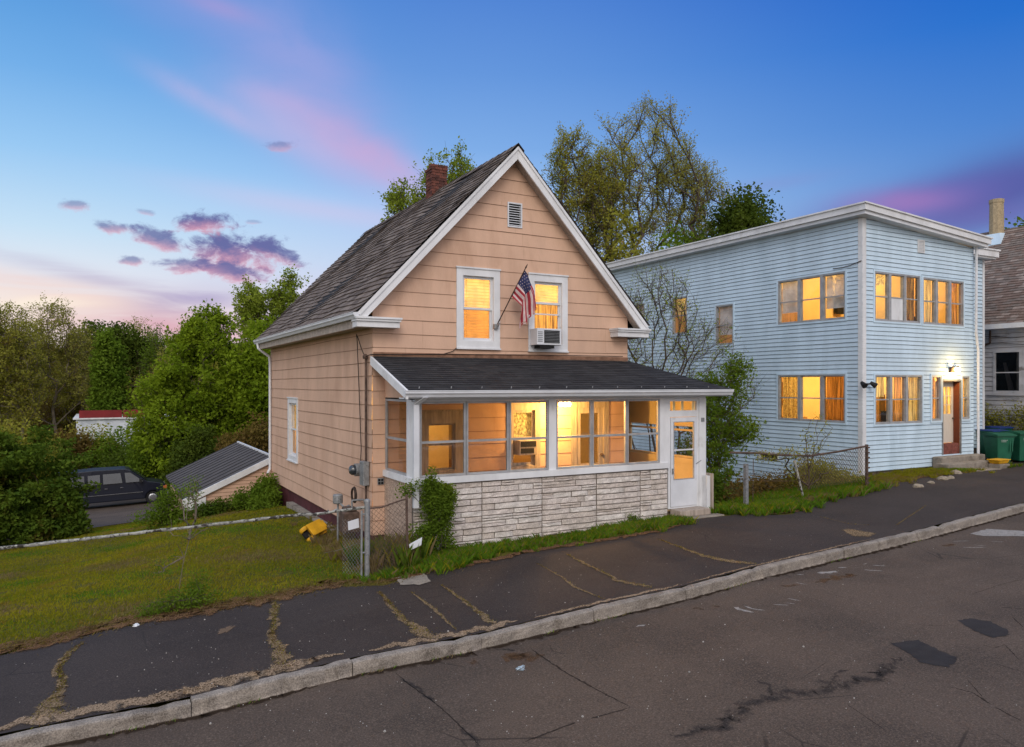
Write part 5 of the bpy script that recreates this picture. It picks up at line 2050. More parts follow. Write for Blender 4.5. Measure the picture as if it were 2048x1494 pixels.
b0 = bin_((25.95, 13.95, hz1(25.95, 13.95)), rad(-24), 'bin_green', 'green wheeled bin with a green lid, nearest the entrance steps')
b1 = copy_tree(b0)
b1.location, b1.rotation_euler = (26.78, 13.75, hz1(26.78, 13.75)), (0, 0, rad(-18))
b1['label'] = 'green wheeled bin cut by the right edge of the photo'
b2 = bin_((26.75, 14.62, hz1(26.75, 14.62) + .05), rad(-14), 'bin_blue', 'wheeled bin with a flat blue lid just behind the nearest green bin', .02)
b3 = copy_tree(b2)
b3.location, b3.rotation_euler = (27.5, 14.85, hz1(27.5, 14.85) + .08), (0, 0, rad(-10))
b3['label'] = 'blue lidded bin furthest back against the white house'

# ================================================================== dark van on the drive
M['navy'] = mat('navy_paint', (.004, .006, .016), .34, .1, 2, spec=.4)
M['vanglass'] = mat('tinted_glass', (.03, .036, .045), .12, .2, 1.2, spec=.9)
M['chrome'] = mat('chrome', (.35, .36, .38), .25, .1, 4, metal=.8)
van = thing('van', 'dark navy van parked on the drive beyond the lawn', 'van', (0, 0, 0))


def hw_(z):
    return 1.0 if z < 1.15 else 1.0 - .16 * (z - 1.15) / .85


prof = [(-2.55, .42), (-2.62, .7), (-2.60, 1.1), (-2.48, 1.86), (-2.3, 1.97), (-.6, 2.03), (.9, 2.0), (1.12, 1.93), (1.95, 1.25), (2.35, 1.18), (2.72, 1.08), (2.84, .92), (2.88, .5), (2.8, .36),
        (2.55, .34), (2.48, .60), (2.30, .74), (2.05, .74), (1.86, .60), (1.80, .34), (-1.28, .34), (-1.34, .60), (-1.52, .74), (-1.78, .74), (-1.96, .60), (-2.02, .36)]
mb = MB()
n = len(prof)
for s in (-1, 1):
    mb.face([(x, s * hw_(z), z) for x, z in (prof if s < 0 else prof[::-1])])
for i in range(n):
    (x0, z0), (x1, z1) = prof[i], prof[(i + 1) % n]
    mb.face([(x0, -hw_(z0), z0), (x0, hw_(z0), z0), (x1, hw_(z1), z1), (x1, -hw_(z1), z1)])
body = mb.build('body', M['navy'], van, bevel=.035, merge=True)
import bmesh as _bm
_b = _bm.new()
_b.from_mesh(body.data)
_bm.ops.triangulate(_b, faces=[f for f in _b.faces if len(f.verts) > 4])
_b.to_mesh(body.data)
_b.free()


def van_win(q, name='side_window'):
    for s in (-1, 1):
        mb = MB()
        o = .012
        mb.face([(x, s * (hw_(z) + o), z) for x, z in q])
        mb.face([(x, s * (hw_(z) - .0), z) for x, z in q][::-1])
        mb.build(name, M['vanglass'], van)


van_win([(-2.40, 1.28), (-1.02, 1.28), (-1.02, 1.78), (-2.34, 1.80)])
van_win([(-.86, 1.28), (-.30, 1.28), (-.30, 1.79), (-.86, 1.78)])
van_win([(-.16, 1.28), (.74, 1.28), (.66, 1.80), (-.16, 1.80)])
van_win([(.90, 1.28), (1.74, 1.28), (1.14, 1.78), (.86, 1.80)])
mb = MB()
mb.face([(1.17, -.72, 1.91), (1.17, .72, 1.91), (1.95, .88, 1.29), (1.95, -.88, 1.29)])
mb.build('windscreen', M['vanglass'], van)
for x in (-1.65, 2.17):
    for s in (-1, 1):
        mb = MB()
        mb.lathe([(.2, -.10), (.33, -.11), (.36, -.05), (.36, .05), (.33, .11), (.2, .10)], (x, s * .86, .36), 'Y', 20)
        w = mb.build('wheel', M['black'], van)
        mb = MB()
        mb.lathe([(.05, -.125), (.16, -.118), (.21, -.10), (.21, .10), (.16, .118), (.05, .125)], (x, s * .86, .36), 'Y', 16)
        mb.build('rim', M['chrome'], w)
for s in (-1, 1):
    mb = MB()
    mb.box(-1.1, s * 1.0, .70, 1.7, s * 1.014, .735)
    mb.build('trim_strip', M['chrome'], van)
    mb = MB()
    mb.box(2.70, s * .62, .78, 2.885, s * 1.005, .95)
    mb.build('headlight', mat('amber_lens', (.42, .12, .04), .3, .2, 8) if s < 0 else M['chrome'], van)
    for x in (-.10, .62):
        mb = MB()
        mb.box(x, s * 1.0, 1.02, x + .14, s * 1.03, 1.06)
        mb.build('door_handle', M['chrome'], van)
    mb = MB()
    mb.box(1.55, s * .98, 1.24, 1.67, s * 1.22, 1.46)
    mb.build('mirror', M['black'], van)
mb = MB()
mb.box(2.80, -.96, .42, 2.95, .96, .60)
mb.build('front_bumper', M['grey'], van)
zv = (hz1(-1.6, 45.5) + hz1(2.2, 45.5)) / 2 + .03
van.location = (.35, 46.0, zv)
van.rotation_euler = (0, math.atan2(hz1(-1.6, 46) - hz1(2.2, 46), 3.8), 0)

# ================================================================== far warehouse
wz = -3.7
ware = thing('warehouse', 'long low white building with a dark red fascia seen through the trees', 'building', (-3, 66, wz))
mb = MB()
mb.box(-1.6, 66, wz - 1.5, 5.2, 76, 1.0 - .3)
M['sheetwhite'] = mat('white_sheet', (.62, .66, .72), .6, .12, .8, stretch=(1, 1, 1), second=(.42, .46, .52), sec=(.5, .62), secs=.6)
mb.build('wall', M['sheetwhite'], ware)
mb = MB()
M['redfascia'] = mat('red_fascia', (.20, .018, .022), .6, .2, .8)
x = -1.4
while x < 4:
    mb.box(x, 65.9, .78, x + 2.9, 66.0, 1.35)
    x += 2.96
mb.build('fascia', M['redfascia'], ware)
mb = MB()
mb.box(-1.8, 65.86, .66, 5.4, 76.1, .775)
mb.build('roof_edge', M['white'], ware)

# ================================================================== porch lamp, wall gear, air conditioners, flag
pc = thing('ceiling_lamp', 'lit brass ceiling lamp inside the glazed porch', 'lamp', (8.85, 13.72, 3.01))
mb = MB()
mb.lathe([(.09, 0), (.09, -.02), (.03, -.035), (.03, -.06)], (8.85, 13.72, 3.015), 'Z', 14)
for k in range(3):
    t = k * 2.09
    mb.tube((8.85, 13.72, 2.96), (8.85 + .10 * math.cos(t), 13.72 + .10 * math.sin(t), 2.93), .009, .009, 6)
mb.build('mount', M['rusty'], pc)
for k in range(3):
    t = k * 2.09
    mb = MB()
    mb.lathe([(.018, .0), (.045, -.03), (.05, -.07), (.03, -.11)], (8.85 + .10 * math.cos(t), 13.72 + .10 * math.sin(t), 2.94), 'Z', 12)
    mb.build('shade', M['bulb'], pc, smooth=True)
lamp('porch_light', (8.85, 13.72, 2.78), 230, .09, (1.0, .53, .13))

em = thing('electric_meter', 'grey electricity meter box with a glass dome on the tan side wall', 'meter', (4.66, 14.66, 1.5))
mb = MB()
mb.box(4.56, 14.40, 1.30, 4.685, 14.66, 1.78)
mb.build('box', M['steel'], em, bevel=.012)
mb = MB()
mb.lathe([(.0, -.16), (.07, -.155), (.10, -.12), (.11, 0)], (4.57, 14.84, 1.58), 'X', 18)
mb.build('dome', M['vanglass'], em, smooth=True)
mb = MB()
mb.lathe([(.13, -.05), (.13, .1)], (4.57, 14.84, 1.58), 'X', 18)
mb.build('collar', M['steel'], em)
mb = MB()
mb.path([(4.645, 14.50, 1.78), (4.645, 14.50, 3.82)], .026, 8)
mb.path([(4.645, 14.50, 1.30), (4.645, 14.50, .45)], .024, 8)
mb.lathe([(.05, 0), (.055, .06), (.02, .10)], (4.63, 14.50, 3.82), 'Z', 10)
mb.build('conduit', M['rusty'], em)
wr = MB()
wr.path([(4.62, 14.5, 3.86), (4.60, 14.68, 4.05), (4.60, 14.86, 4.24), (4.61, 15.02, 4.34), (4.62, 15.0, 4.2), (4.66, 15.0, 3.2), (4.66, 14.86, 2.0), (4.64, 14.84, 1.72)], .010, 5)
wr.path([(4.62, 14.5, 3.86), (4.66, 14.24, 3.90), (4.75, 14.235, 3.905), (5.3, 14.235, 3.91), (6.2, 14.235, 3.935), (6.42, 14.235, 4.0), (6.5, 14.235, 4.07)], .010, 5)
wr.path([(6.2, 14.235, 3.935), (8.2, 14.235, 3.96), (10.8, 14.235, 3.975)], .008, 5)
tag(wr.build('service_cable', M['wire']), 'thin dark cables looping over the tan wall corner', 'cable')

gm = thing('gas_meter', 'grey gas meter with regulator and bent pipes standing by the tan wall', 'meter', (4.3, 14.9, .1))
mb = MB()
mb.path([(4.22, 15.0, .05), (4.22, 15.0, .92)], .022, 8)
mb.lathe([(.085, 0), (.10, .02), (.10, .17), (.08, .19)], (4.22, 15.0, .90), 'Z', 14)
mb.path([(4.22, 15.0, .80), (4.05, 15.02, .72), (4.02, 15.02, .78)], .016, 6)
mb.build('regulator', M['steel'], gm)
mb = MB()
mb.box(4.18, 14.42, .38, 4.50, 14.80, .80)
mb.box(4.22, 14.46, .80, 4.46, 14.76, .88)
mb.build('meter_body', M['rusty'], gm, bevel=.03)
mb = MB()
mb.path([(4.22, 15.0, .95), (4.30, 14.80, .84), (4.35, 14.66, .90)], .02, 7)
mb.build('pipe', M['steel'], gm)
mb = MB()
mb.path([(4.36, 14.5, .88), (4.36, 14.5, 1.02), (4.60, 14.5, 1.02), (4.64, 14.5, .9)], .02, 7)
mb.build('pipe', M['steel'], gm)
coil = MB()
for k in range(4):
    rr = .15 - .008 * k
    coil.path([(4.55 - .012 * k, 14.95 + rr * math.cos(t * .42), 1.06 + rr * 1.1 * math.sin(t * .42)) for t in range(16)], .009, 5)
tag(coil.build('cable_coil', M['wire']), 'coil of black cable hung on the tan wall below the meter', 'cable')

ac = thing('air_conditioner', 'window air conditioner sticking out of the upper right window', 'air conditioner', (8.55, 14.1, 4.2))
mb = MB()
mb.box(8.27, 13.93, 4.17, 8.90, 14.42, 4.53)
mb.build('casing', M['white2'], ac, bevel=.012)
mb = MB()
mb.box(8.45, 13.918, 4.215, 8.84, 13.929, 4.49)
for i in range(8):
    mb.box(8.46, 13.912, 4.225 + i * .033, 8.83, 13.917, 4.233 + i * .033, 1)
mb.build('grille', [M['dark'], M['grey']], ac)
mb = MB()
for i in range(6):
    mb.box(8.29, 13.925, 4.24 + i * .04, 8.41, 13.929, 4.258 + i * .04)
mb.build('louvre', M['grey'], ac)
mb = MB()
mb.box(8.36, 13.95, 4.10, 8.72, 14.2, 4.168)
mb.build('bracket', M['dark'], ac)
mb = MB()
mb.box(8.89, 14.22, 4.21, 9.08, 14.24, 4.53)
mb.build('side_panel', M['grey'], ac)
ac2 = thing('air_conditioner', 'small air conditioner in the window behind the porch glass', 'air conditioner', (8.1, 14.2, 1.9))
mb = MB()
mb.box(7.92, 14.08, 1.78, 8.36, 14.4, 2.10)
mb.build('casing', M['greywood'], ac2, bevel=.01)
mb = MB()
mb.box(7.95, 14.07, 1.82, 8.28, 14.079, 1.93)
mb.box(7.95, 14.07, 1.96, 8.33, 14.079, 2.08)
mb.build('grille', M['dark'], ac2)

fg = thing('flag', 'small tattered stars and stripes flag on a slanted pole between the upper windows', 'flag', (7.42, 14.24, 4.54))
A0, A1 = Vector((7.42, 14.22, 4.54)), Vector((7.90, 13.78, 5.78))
mb = MB()
mb.tube(A0, A1, .014, .011, 8)
mb.tube(A1, A1 + (A1 - A0).normalized() * .09, .022, .004, 8)
mb.build('pole', mat('flag_pole', (.05, .028, .02), .6), fg)
mb = MB()
mb.box(7.37, 14.19, 4.50, 7.46, 14.27, 4.60)
mb.tube((7.42, 14.2, 4.50), (7.45, 14.14, 4.62), .024, .024, 8)
mb.build('bracket', M['steel'], fg)
M['flag_r'] = mat('flag_red', (.36, .035, .05), .85, .15, 8)
M['flag_w'] = mat('flag_white', (.62, .50, .50), .85, .15, 8)
M['flag_b'] = mat('flag_blue', (.030, .035, .10), .85, .15, 8)
mb = MB()
ax = (A1 - A0).normalized()
NH, NF, HOI, FLY = 26, 30, .62, .86
rg = random.Random(2)
fray = [rg.uniform(-.05, .06) for _ in range(NH + 1)]


def fp(h, f):
    """h: 0 at the pole tip to 1 down the pole; f: 0 at the pole to 1 at the free edge"""
    base = A1 - ax * (.05 + HOI * h)
    s = f * FLY * (1 + (fray[min(NH, int(h * NH))] if f > .93 else 0))
    # out square to the pole first, then hanging straight down
    turn = .12 + .24 * h
    side = Vector((.62, -.30, -.72)).normalized()
    a = min(s, turn)
    p = base + side * a * .92
    rest = max(0.0, s - turn)
    p += Vector((.10 * (1 - h), -.02, -1)).normalized() * rest
    p.x += .055 * (1 - h) * min(1, rest / .3) - (h - .5) * .16 * min(1, rest / .35)
    p.y += .050 * math.sin(h * 15 + 1.2) * min(1, s / .3) + .02 * math.sin(h * 9 + s * 6)
    return p


for i in range(NH):
    for j in range(NF):
        h0, h1, f0, f1 = i / NH, (i + 1) / NH, j / NF, (j + 1) / NF
        if f1 > .95 and rg.random() < .35:
            continue
        st_ = int(h0 * 13 + 1e-6)
        mi = 2 if (h0 < 7 / 13 - 1e-6 and f0 < .4) else (0 if st_ % 2 == 0 else 1)
        mb.face([fp(h0, f0), fp(h0, f1), fp(h1, f1), fp(h1, f0)], mi)
for r in range(6):
    for c in range(5):
        h, f = (.05 + r * .088), (.04 + c * .075 + (.035 if r % 2 else 0))
        q = fp(h, f) + Vector((-.002, -.006, 0))
        e1, e2 = (fp(h + .03, f) - fp(h, f)).normalized() * .011, (fp(h, f + .03) - fp(h, f)).normalized() * .011
        mb.face([q - e1, q + e2 * .8, q + e1, q - e2 * .8], 1)
fl_ = mb.build('cloth', [M['flag_r'], M['flag_w'], M['flag_b']], fg)

# ================================================================== yellow toy truck tipped in the grass
tt = thing('toy_truck', 'yellow toy dump truck tipped over on the lawn by the tan house', 'toy', (0, 0, 0))
mb = MB()
mb.hexa([(-.12, -.11, .13), (.16, -.11, .13), (.16, .11, .13), (-.12, .11, .13), (-.20, -.15, .30), (.22, -.15, .27), (.22, .15, .27), (-.20, .15, .30)])
mb.build('dump_bed', M['yellow'], tt, bevel=.02)
mb = MB()
mb.box(-.26, -.06, .08, .26, .06, .125)
mb.build('chassis', M['black'], tt)
mb = MB()
mb.hexa([(.17, -.10, .126), (.30, -.10, .126), (.30, .10, .126), (.17, .10, .126), (.19, -.09, .262), (.26, -.09, .262), (.26, .09, .262), (.19, .09, .262)])
mb.build('cab', M['yellow'], tt, bevel=.012)
for x in (-.15, .17):
    for s in (-1, 1):
        mb = MB()
        mb.lathe([(.05, -.04), (.095, -.045), (.105, 0), (.095, .045), (.05, .04)], (x, s * .13, .09), 'Y', 18)
        w = mb.build('wheel', M['yellow'], tt)
        mb = MB()
        mb.lathe([(.018, -.056), (.05, -.05), (.05, .05), (.018, .056)], (x, s * .13, .09), 'Y', 14)
        mb.build('hub', M['dark'], w)
tx, ty = 3.98, 16.2
tt.location = (tx, ty, hz1(tx, ty) + .10)
tt.rotation_euler = (rad(48), rad(-14), rad(28))
# ================================================================== fences
def wire_mesh(mb, a, b, za, zb, h0, h1, pitch=.075, r=.0022, lean=0.0, mi=0, sag=None):
    """diamond mesh between plan points a and b; ground heights za, zb; wire from h0 to h1 above"""
    a, b = np.array(a), np.array(b)
    L = float(np.linalg.norm(b - a))
    H = h1 - h0
    d = (b - a) / L

    def at(u, v):
        t = u / L
        s = sag(t) if sag else 0
        return (a[0] + d[0] * u, a[1] + d[1] * u - lean * (1 - v / H) * math.sin(t * 3.14), za + (zb - za) * t + h0 + v + s * v / H)
    u = -H
    while u < L:
        for s in (1, -1):
            u0, v0, u1, v1 = (u, 0, u + H, H) if s > 0 else (u + H, 0, u, H)
            t0, t1 = 0.0, 1.0
            du, dv = u1 - u0, v1 - v0
            for edge, sign in ((0, 1), (L, -1)):
                ta = (edge - u0) / du
                if (du > 0) == (sign > 0):
                    t0 = max(t0, ta)
                else:
                    t1 = min(t1, ta)
            if t1 - t0 > .02:
                n = 3
                q = [at(u0 + du * (t0 + (t1 - t0) * i / n), v0 + dv * (t0 + (t1 - t0) * i / n)) for i in range(n + 1)]
                for p0, p1 in zip(q[:-1], q[1:]):
                    mb.tube(p0, p1, r, r, 3, mi, False)
        u += pitch


# long rail of the lawn fence, scaly with lichen
M['lichen'] = mat('lichen_pipe', (.30, .30, .27), .9, .4, 14, .006, 40, second=(.045, .04, .035), sec=(.50, .58), secs=11)
lf = thing('lawn_fence', 'lichen covered fence rail along the lawn ending at a stout galvanised post', 'fence', (3.84, 11.95, .08))
mb = MB()
pts = []
rg = random.Random(5)
for i in range(60):
    x = 3.80 - i * .16
    y = 11.95 + .004 * i
    z = 1.29 + (-.18 / 4.9) * (3.80 - x) * (.95) - (.03 if i < 6 else 0) * (i / 6)
    pts.append((x, y, z + rg.uniform(-.004, .004)))
for a, b in zip(pts[:-1], pts[1:]):
    mb.tube(a, b, .022 + rg.uniform(-.003, .005), .022 + rg.uniform(-.003, .005), 7)
mb.build('rail', M['lichen'], lf)
mb = MB()
mb.tube((3.85, 11.95, -.1), (3.85, 11.95, 1.39), .045, .045, 12)
mb.lathe([(.05, 0), (.045, .03), (.01, .045)], (3.85, 11.95, 1.385), 'Z', 12)
mb.build('post', M['steel'], lf)
mb = MB()
mb.tube((3.755, 11.96, -.05), (3.76, 11.96, 1.24), .018, .018, 8)
for z in (.55, 1.18):
    mb.tube((3.76, 11.955, z), (3.85, 11.95, z), .014, .014, 6)
mb.build('tension_bar', M['steel'], lf)
mb = MB()
wire_mesh(mb, (3.55, 12.35), (3.78, 11.97), .08, .10, .06, .98, .07, .0018)
for k in range(2):      # loose strands left of the missing mesh
    mb.path([(3.76, 11.97, .75 - k * .03), (3.62 - k * .1, 12.2 + .1 * k, .62 - .05 * k), (3.5 - k * .12, 12.7 + k * .2, .45 - k * .05)], .0025, 3)
mb.build('wire', M['steel'], lf)
mb = MB()
mb.hexa([(3.55, 12.0, .93), (3.73, 12.0, .96), (3.73, 12.01, .96), (3.55, 12.01, .93), (3.54, 12.0, 1.07), (3.72, 12.0, 1.11), (3.72, 12.01, 1.11), (3.54, 12.01, 1.07)])
tag(mb.build('fence_tag', M['white2']), 'blank white plate hanging on the fence wire beside the stout post', 'plate')
gt = thing('wire_gate', 'sagging rusty chain link gate between the stout post and the porch vine', 'gate', (4.6, 12.0, .18))
mb = MB()
mb.tube((4.58, 12.02, .0), (4.56, 12.02, 1.44), .024, .022, 8)
mb.build('post', M['rusty'], gt)
mb = MB()
mb.path([(3.88, 11.95, 1.27), (4.1, 11.96, 1.27), (4.35, 11.99, 1.33), (4.56, 12.02, 1.37)], .016, 6)
mb.build('rail', M['rusty'], gt)
mb = MB()
wire_mesh(mb, (3.90, 11.96), (4.56, 12.02), .10, .18, .02, 1.16, .085, .003, .10)
wire_mesh(mb, (3.90, 11.97), (4.56, 12.03), .10, .18, .02, .75, .05, .0022, .16)
mb.build('wire', M['rusty'], gt)
mb = MB()
mb.hexa([(4.60, 11.96, .50), (4.80, 11.95, .57), (4.80, 11.96, .57), (4.60, 11.97, .50), (4.59, 11.97, .60), (4.82, 11.96, .70), (4.82, 11.97, .70), (4.59, 11.98, .60)])
tag(mb.build('paper_scrap', M['white2']), 'torn white scrap caught in the vine beside the rusty gate post', 'litter')

sf = thing('side_fence', 'broken chain link fence between the two houses', 'fence', (15, 12.4, .4))
mb = MB()
mb.box(12.66, 12.18, .1, 12.74, 12.26, 1.53)
mb.build('post', M['steel'], sf)
mb = MB()
z0 = hz1(17.4, 12.6)
mb.tube((17.4, 12.6, z0 - .2), (17.4, 12.6, 1.76), .04, .04, 10)
for i in range(9):
    mb.box(17.345, 12.545, .62 + i * .13, 17.455, 12.56, .66 + i * .13)
mb.build('post', M['rusty'], sf)
mb = MB()
mb.path([(14.60, 12.5, 1.50), (14.70, 12.45, 1.0), (14.86, 12.4, hz1(14.86, 12.4) - .1)], .026, 7)
mb.build('post', M['lichen'], sf)
mb = MB()
mb.path([(12.9, 12.9, 1.72), (13.6, 12.75, 1.69), (14.3, 12.6, 1.62), (15.2, 12.55, 1.57), (16.2, 12.58, 1.62), (17.4, 12.6, 1.72)], .026, 7)
mb.build('rail', M['rusty'], sf)
mb = MB()
wire_mesh(mb, (14.7, 12.5), (17.4, 12.6), .45, .53, .30, 1.12, .10, .0045, 0, 0, lambda t: .08 * math.sin(t * 9))
mb.path([(12.7, 12.25, 1.2), (13.6, 12.6, 1.05), (14.6, 12.5, 1.0)], .006, 4)
mb.path([(13.1, 12.4, .4), (13.12, 12.4, 1.6)], .008, 4)
mb.build('wire', M['rusty'], sf)

# stones along the verge of the blue house, litter on the road and pavement
M['rock'] = mat('field_stone', (.27, .225, .17), .9, .3, 12, .008, 40)


def rock(x, y, s, label, group, seed, m='rock', z=None, flat=.6):
    rg = random.Random(seed)
    mb = MB()
    n, k = 9, 5
    prof = []
    for j in range(k):
        a = -.35 + 1.92 * j / (k - 1)
        prof.append((max(.04, math.cos(a)) * s, math.sin(a) * s * flat))
    zz = hz1(x, y) if z is None else z
    mb.lathe(prof, (x, y, zz + .1 * s), 'Z', n)
    mb.v = [(vx + rg.uniform(-.14, .14) * s, vy + rg.uniform(-.14, .14) * s, vz + rg.uniform(-.1, .1) * s) for vx, vy, vz in mb.v]
    return tag(mb.build('stone', M[m], smooth=False), label, 'stone', group)


for i, (px, py, s, lb) in enumerate([(1836, 975, .14, 'roundest pale stone at the verge edge in front of the blue house'), (1862, 967, .10, 'small stone right of the roundest pale stone on the verge'),
                                     (1885, 960, .15, 'flat tan stone on the verge nearer the entrance steps'), (1900, 958, .12, 'lumpy stone beside the flat tan stone on the verge'),
                                     (1912, 948, .17, 'wide tan stone lying against the lowest entrance step'), (1752, 968, .10, 'small stone on the verge beside the dark fence post')]):
    x, y = surf(px, py)
    rock(x, y, s, lb, 'stones along the blue house verge', i)
x, y = surf(272, 1253)
rock(x, y, .055, 'round white object at the lawn edge of the pavement', None, 21, 'white')
x, y = surf(1042, 1341, True)
mb = MB()
rg = random.Random(3)
zz = float(road_z(x, y))
for i in range(9):
    a = [(x + rg.uniform(-.06, .06), y + rg.uniform(-.05, .05), zz + rg.uniform(.004, .05)) for _ in range(4)]
    mb.face(a)
tag(mb.build('crumpled_wrapper', mat('foil', (.40, .50, .58), .35, .4, 20)), 'crumpled pale blue wrapper lying on the road', 'litter')
# pale chips strewn on the pavement and road
mb = MB()
rg = random.Random(77)
for i in range(520):
    if rg.random() < .45:
        px, py = rg.uniform(300, 1500), rg.uniform(1180, 1480)
    else:
        px, py = rg.uniform(0, 2048), rg.uniform(1050, 1490)
    for road in (False, True):
        x, y = surf(px, py, road)
        yc = float(curb_y(x))
        if (road and y < yc - .05 and rg.random() < .6) or (not road and yc + .2 < y < float(np.interp(x, BX, BY))):
            z = float(road_z(x, y)) + .002 if road else hz1(x, y) + .014
            s = rg.uniform(.003, .008) * (1.0 if rg.random() < .93 else 2)
            t = rg.uniform(0, 3)
            c, q = math.cos(t) * s, math.sin(t) * s
            mb.hexa([(x - c, y - q, z), (x + q, y - c, z), (x + c, y + q, z), (x - q, y + c, z)] + [(x - c * .6, y - q * .6, z + s), (x + q * .6, y - c * .6, z + s), (x + c * .6, y + q * .6, z + s), (x - q * .6, y + c * .6, z + s)])
            break
tag(mb.build('stone_chips', mat('pale_chip', (.36, .34, .31), .9, .3, 9)), kind='stuff')


# ================================================================== plants
def quads(C, size, rng, up=.3, aspect=.55, droop=0.0):
    """one small leaf at every point of C"""
    n = len(C)
    a = rng.normal(size=(n, 3))
    a /= np.linalg.norm(a, axis=1, keepdims=True)
    nz = rng.normal(size=(n, 3)) + np.array([0, 0, up * 3])
    nz /= np.linalg.norm(nz, axis=1, keepdims=True)
    t = np.cross(nz, a)
    t /= np.linalg.norm(t, axis=1, keepdims=True) + 1e-9
    b = np.cross(nz, t)
    s = size * rng.uniform(.6, 1.35, (n, 1))
    t, b = t * s, b * s * aspect
    V = np.stack([C - t, C - b * 1.0 + nz * s * .12, C + t, C + b * 1.0 + nz * s * .12], 1).reshape(-1, 3)
    F = np.arange(4 * n).reshape(n, 4)
    return V, F


def tubes_np(P0, P1, R0, R1, n=5):
    d = P1 - P0
    L = np.linalg.norm(d, axis=1, keepdims=True)
    d = d / (L + 1e-9)
    ref = np.where(np.abs(d[:, 2:3]) > .9, np.array([[1., 0, 0]]), np.array([[0, 0, 1.]]))
    a = np.cross(d, ref)
    a /= np.linalg.norm(a, axis=1, keepdims=True) + 1e-9
    b = np.cross(d, a)
    th = np.arange(n) * 2 * np.pi / n
    c, s = np.cos(th), np.sin(th)
    r0 = P0[:, None] + (a[:, None] * c[None, :, None] + b[:, None] * s[None, :, None]) * R0[:, None, None]
    r1 = P1[:, None] + (a[:, None] * c[None, :, None] + b[:, None] * s[None, :, None]) * R1[:, None, None]
    V = np.concatenate([r0, r1], 1).reshape(-1, 3)
    m = len(P0)
    i = np.arange(n)
    q = np.stack([i, (i + 1) % n, n + (i + 1) % n, n + i], 1)
    F = (np.arange(m)[:, None, None] * 2 * n + q[None]).reshape(-1, 4)
    return V, F


def skeleton(base, stems, targets, rng, bend=.18, tip=.006, expo=2.3, step=.5, minr=.004, bias=1.3):
    """grow limbs from the stem polylines to every target point"""
    nodes, par = [], []
    for st_ in stems:
        prev = -1
        for p in st_:
            nodes.append(np.array(p, float))
            par.append(prev)
            prev = len(nodes) - 1
    N = np.array(nodes)
    PL_ = [0.0] * len(nodes)
    for i, p in enumerate(par):
        if p >= 0:
            PL_[i] = PL_[p] + float(np.linalg.norm(nodes[i] - nodes[p]))
    root = np.array(base, float)
    order = np.argsort(np.linalg.norm(targets - root, axis=1))
    cap = len(nodes) + len(targets) * 5 + 10
    NA = np.zeros((cap, 3))
    NA[:len(nodes)] = N
    PA = np.zeros(cap)
    PA[:len(nodes)] = PL_
    cnt = len(nodes)
    term = []
    for k in order:
        t = targets[k]
        d = np.linalg.norm(NA[:cnt] - t, axis=1)
        drop = np.maximum(0, NA[:cnt, 2] - t[2])
        low = (NA[:cnt, 2] < root[2] + .15) * 3.0
        i = int(np.argmin(d + bias * .35 * PA[:cnt] + drop * 1.2 + low))
        a = NA[i].copy()
        L = float(np.linalg.norm(t - a))
        m = int(min(4, max(1, round(L / step))))
        prev = i
        out = (t - a)
        for j in range(1, m + 1):
            f = j / m
            p = a + out * f
            if j < m:
                p = p + rng.normal(0, bend * L / m * .5, 3)
                p[2] += bend * L * .5 * math.sin(math.pi * f) * (-1 if rng.random() < .25 else 1)
            NA[cnt] = p
            par.append(prev)
            PA[cnt] = PA[prev] + L / m
            prev = cnt
            cnt += 1
        term.append(prev)
    N = NA[:cnt]
    par = np.array(par)
    A = np.zeros(cnt)
    has = np.zeros(cnt, bool)
    has[par[par >= 0]] = True
    A[~has] = tip ** expo
    for i in range(cnt - 1, -1, -1):
        if par[i] >= 0:
            A[par[i]] += A[i]
    R = np.maximum(minr, A ** (1 / expo))
    return N, par, R, np.array(term)


def cluster_pts(centres, n, spread, rng):
    c = centres[rng.integers(0, len(centres), n)]
    return c + np.clip(rng.normal(0, 1, (n, 3)), -1.7, 1.7) * np.asarray(spread)


def envelope(n, rng, blobs):
    """points filling a union of ellipsoids (x, y, z, rx, ry, rz, weight)"""
    w = np.array([b[6] for b in blobs], float)
    w /= w.sum()
    out = []
    for b, k in zip(blobs, rng.multinomial(n, w)):
        d = rng.normal(size=(k, 3))
        d /= np.linalg.norm(d, axis=1, keepdims=True) + 1e-9
        r = rng.uniform(.12, 1, (k, 1)) ** .45
        out.append(np.array(b[:3]) + d * r * np.array(b[3:6]))
    return np.concatenate(out)


M['bark'] = mat('bark', (.085, .066, .052), .95, .35, 5, .01, 30, stretch=(1, 1, .3))
M['bark_grey'] = mat('grey_bark', (.17, .14, .105), .95, .35, 5, .01, 30, stretch=(1, 1, .3))
M['lf_bright'] = leaf_mat('bright_leaf', (.13, .205, .014), (.25, .34, .028), .45, .5, (.085, .14, .014))
M['lf_mid'] = leaf_mat('mid_leaf', (.085, .145, .016), (.16, .24, .028), .42, .5)
M['lf_dark'] = leaf_mat('dark_leaf', (.045, .075, .014), (.11, .15, .024), .38, .6)
M['lf_spring'] = leaf_mat('young_leaf', (.24, .24, .055), (.38, .37, .09), .45, .7, (.26, .19, .07))
M['lf_olive'] = leaf_mat('olive_leaf', (.22, .235, .038), (.37, .355, .07), .46, .5, (.25, .185, .06))
M['lf_yellow'] = leaf_mat('yellow_green_leaf', (.17, .24, .028), (.30, .36, .055), .42, .7)
M['lf_shrub'] = leaf_mat('shrub_leaf', (.05, .095, .015), (.13, .19, .024), .38, 1.6, (.12, .10, .025))
M['lf_brown'] = leaf_mat('rusty_leaf', (.12, .075, .028), (.17, .13, .035), .35, .8)
M['gr_a'] = leaf_mat('lawn_grass', (.165, .175, .012), (.275, .25, .018), .32, .45, (.24, .165, .032))
M['gr_b'] = leaf_mat('fresh_grass', (.065, .15, .012), (.13, .235, .02), .38, 1.5)
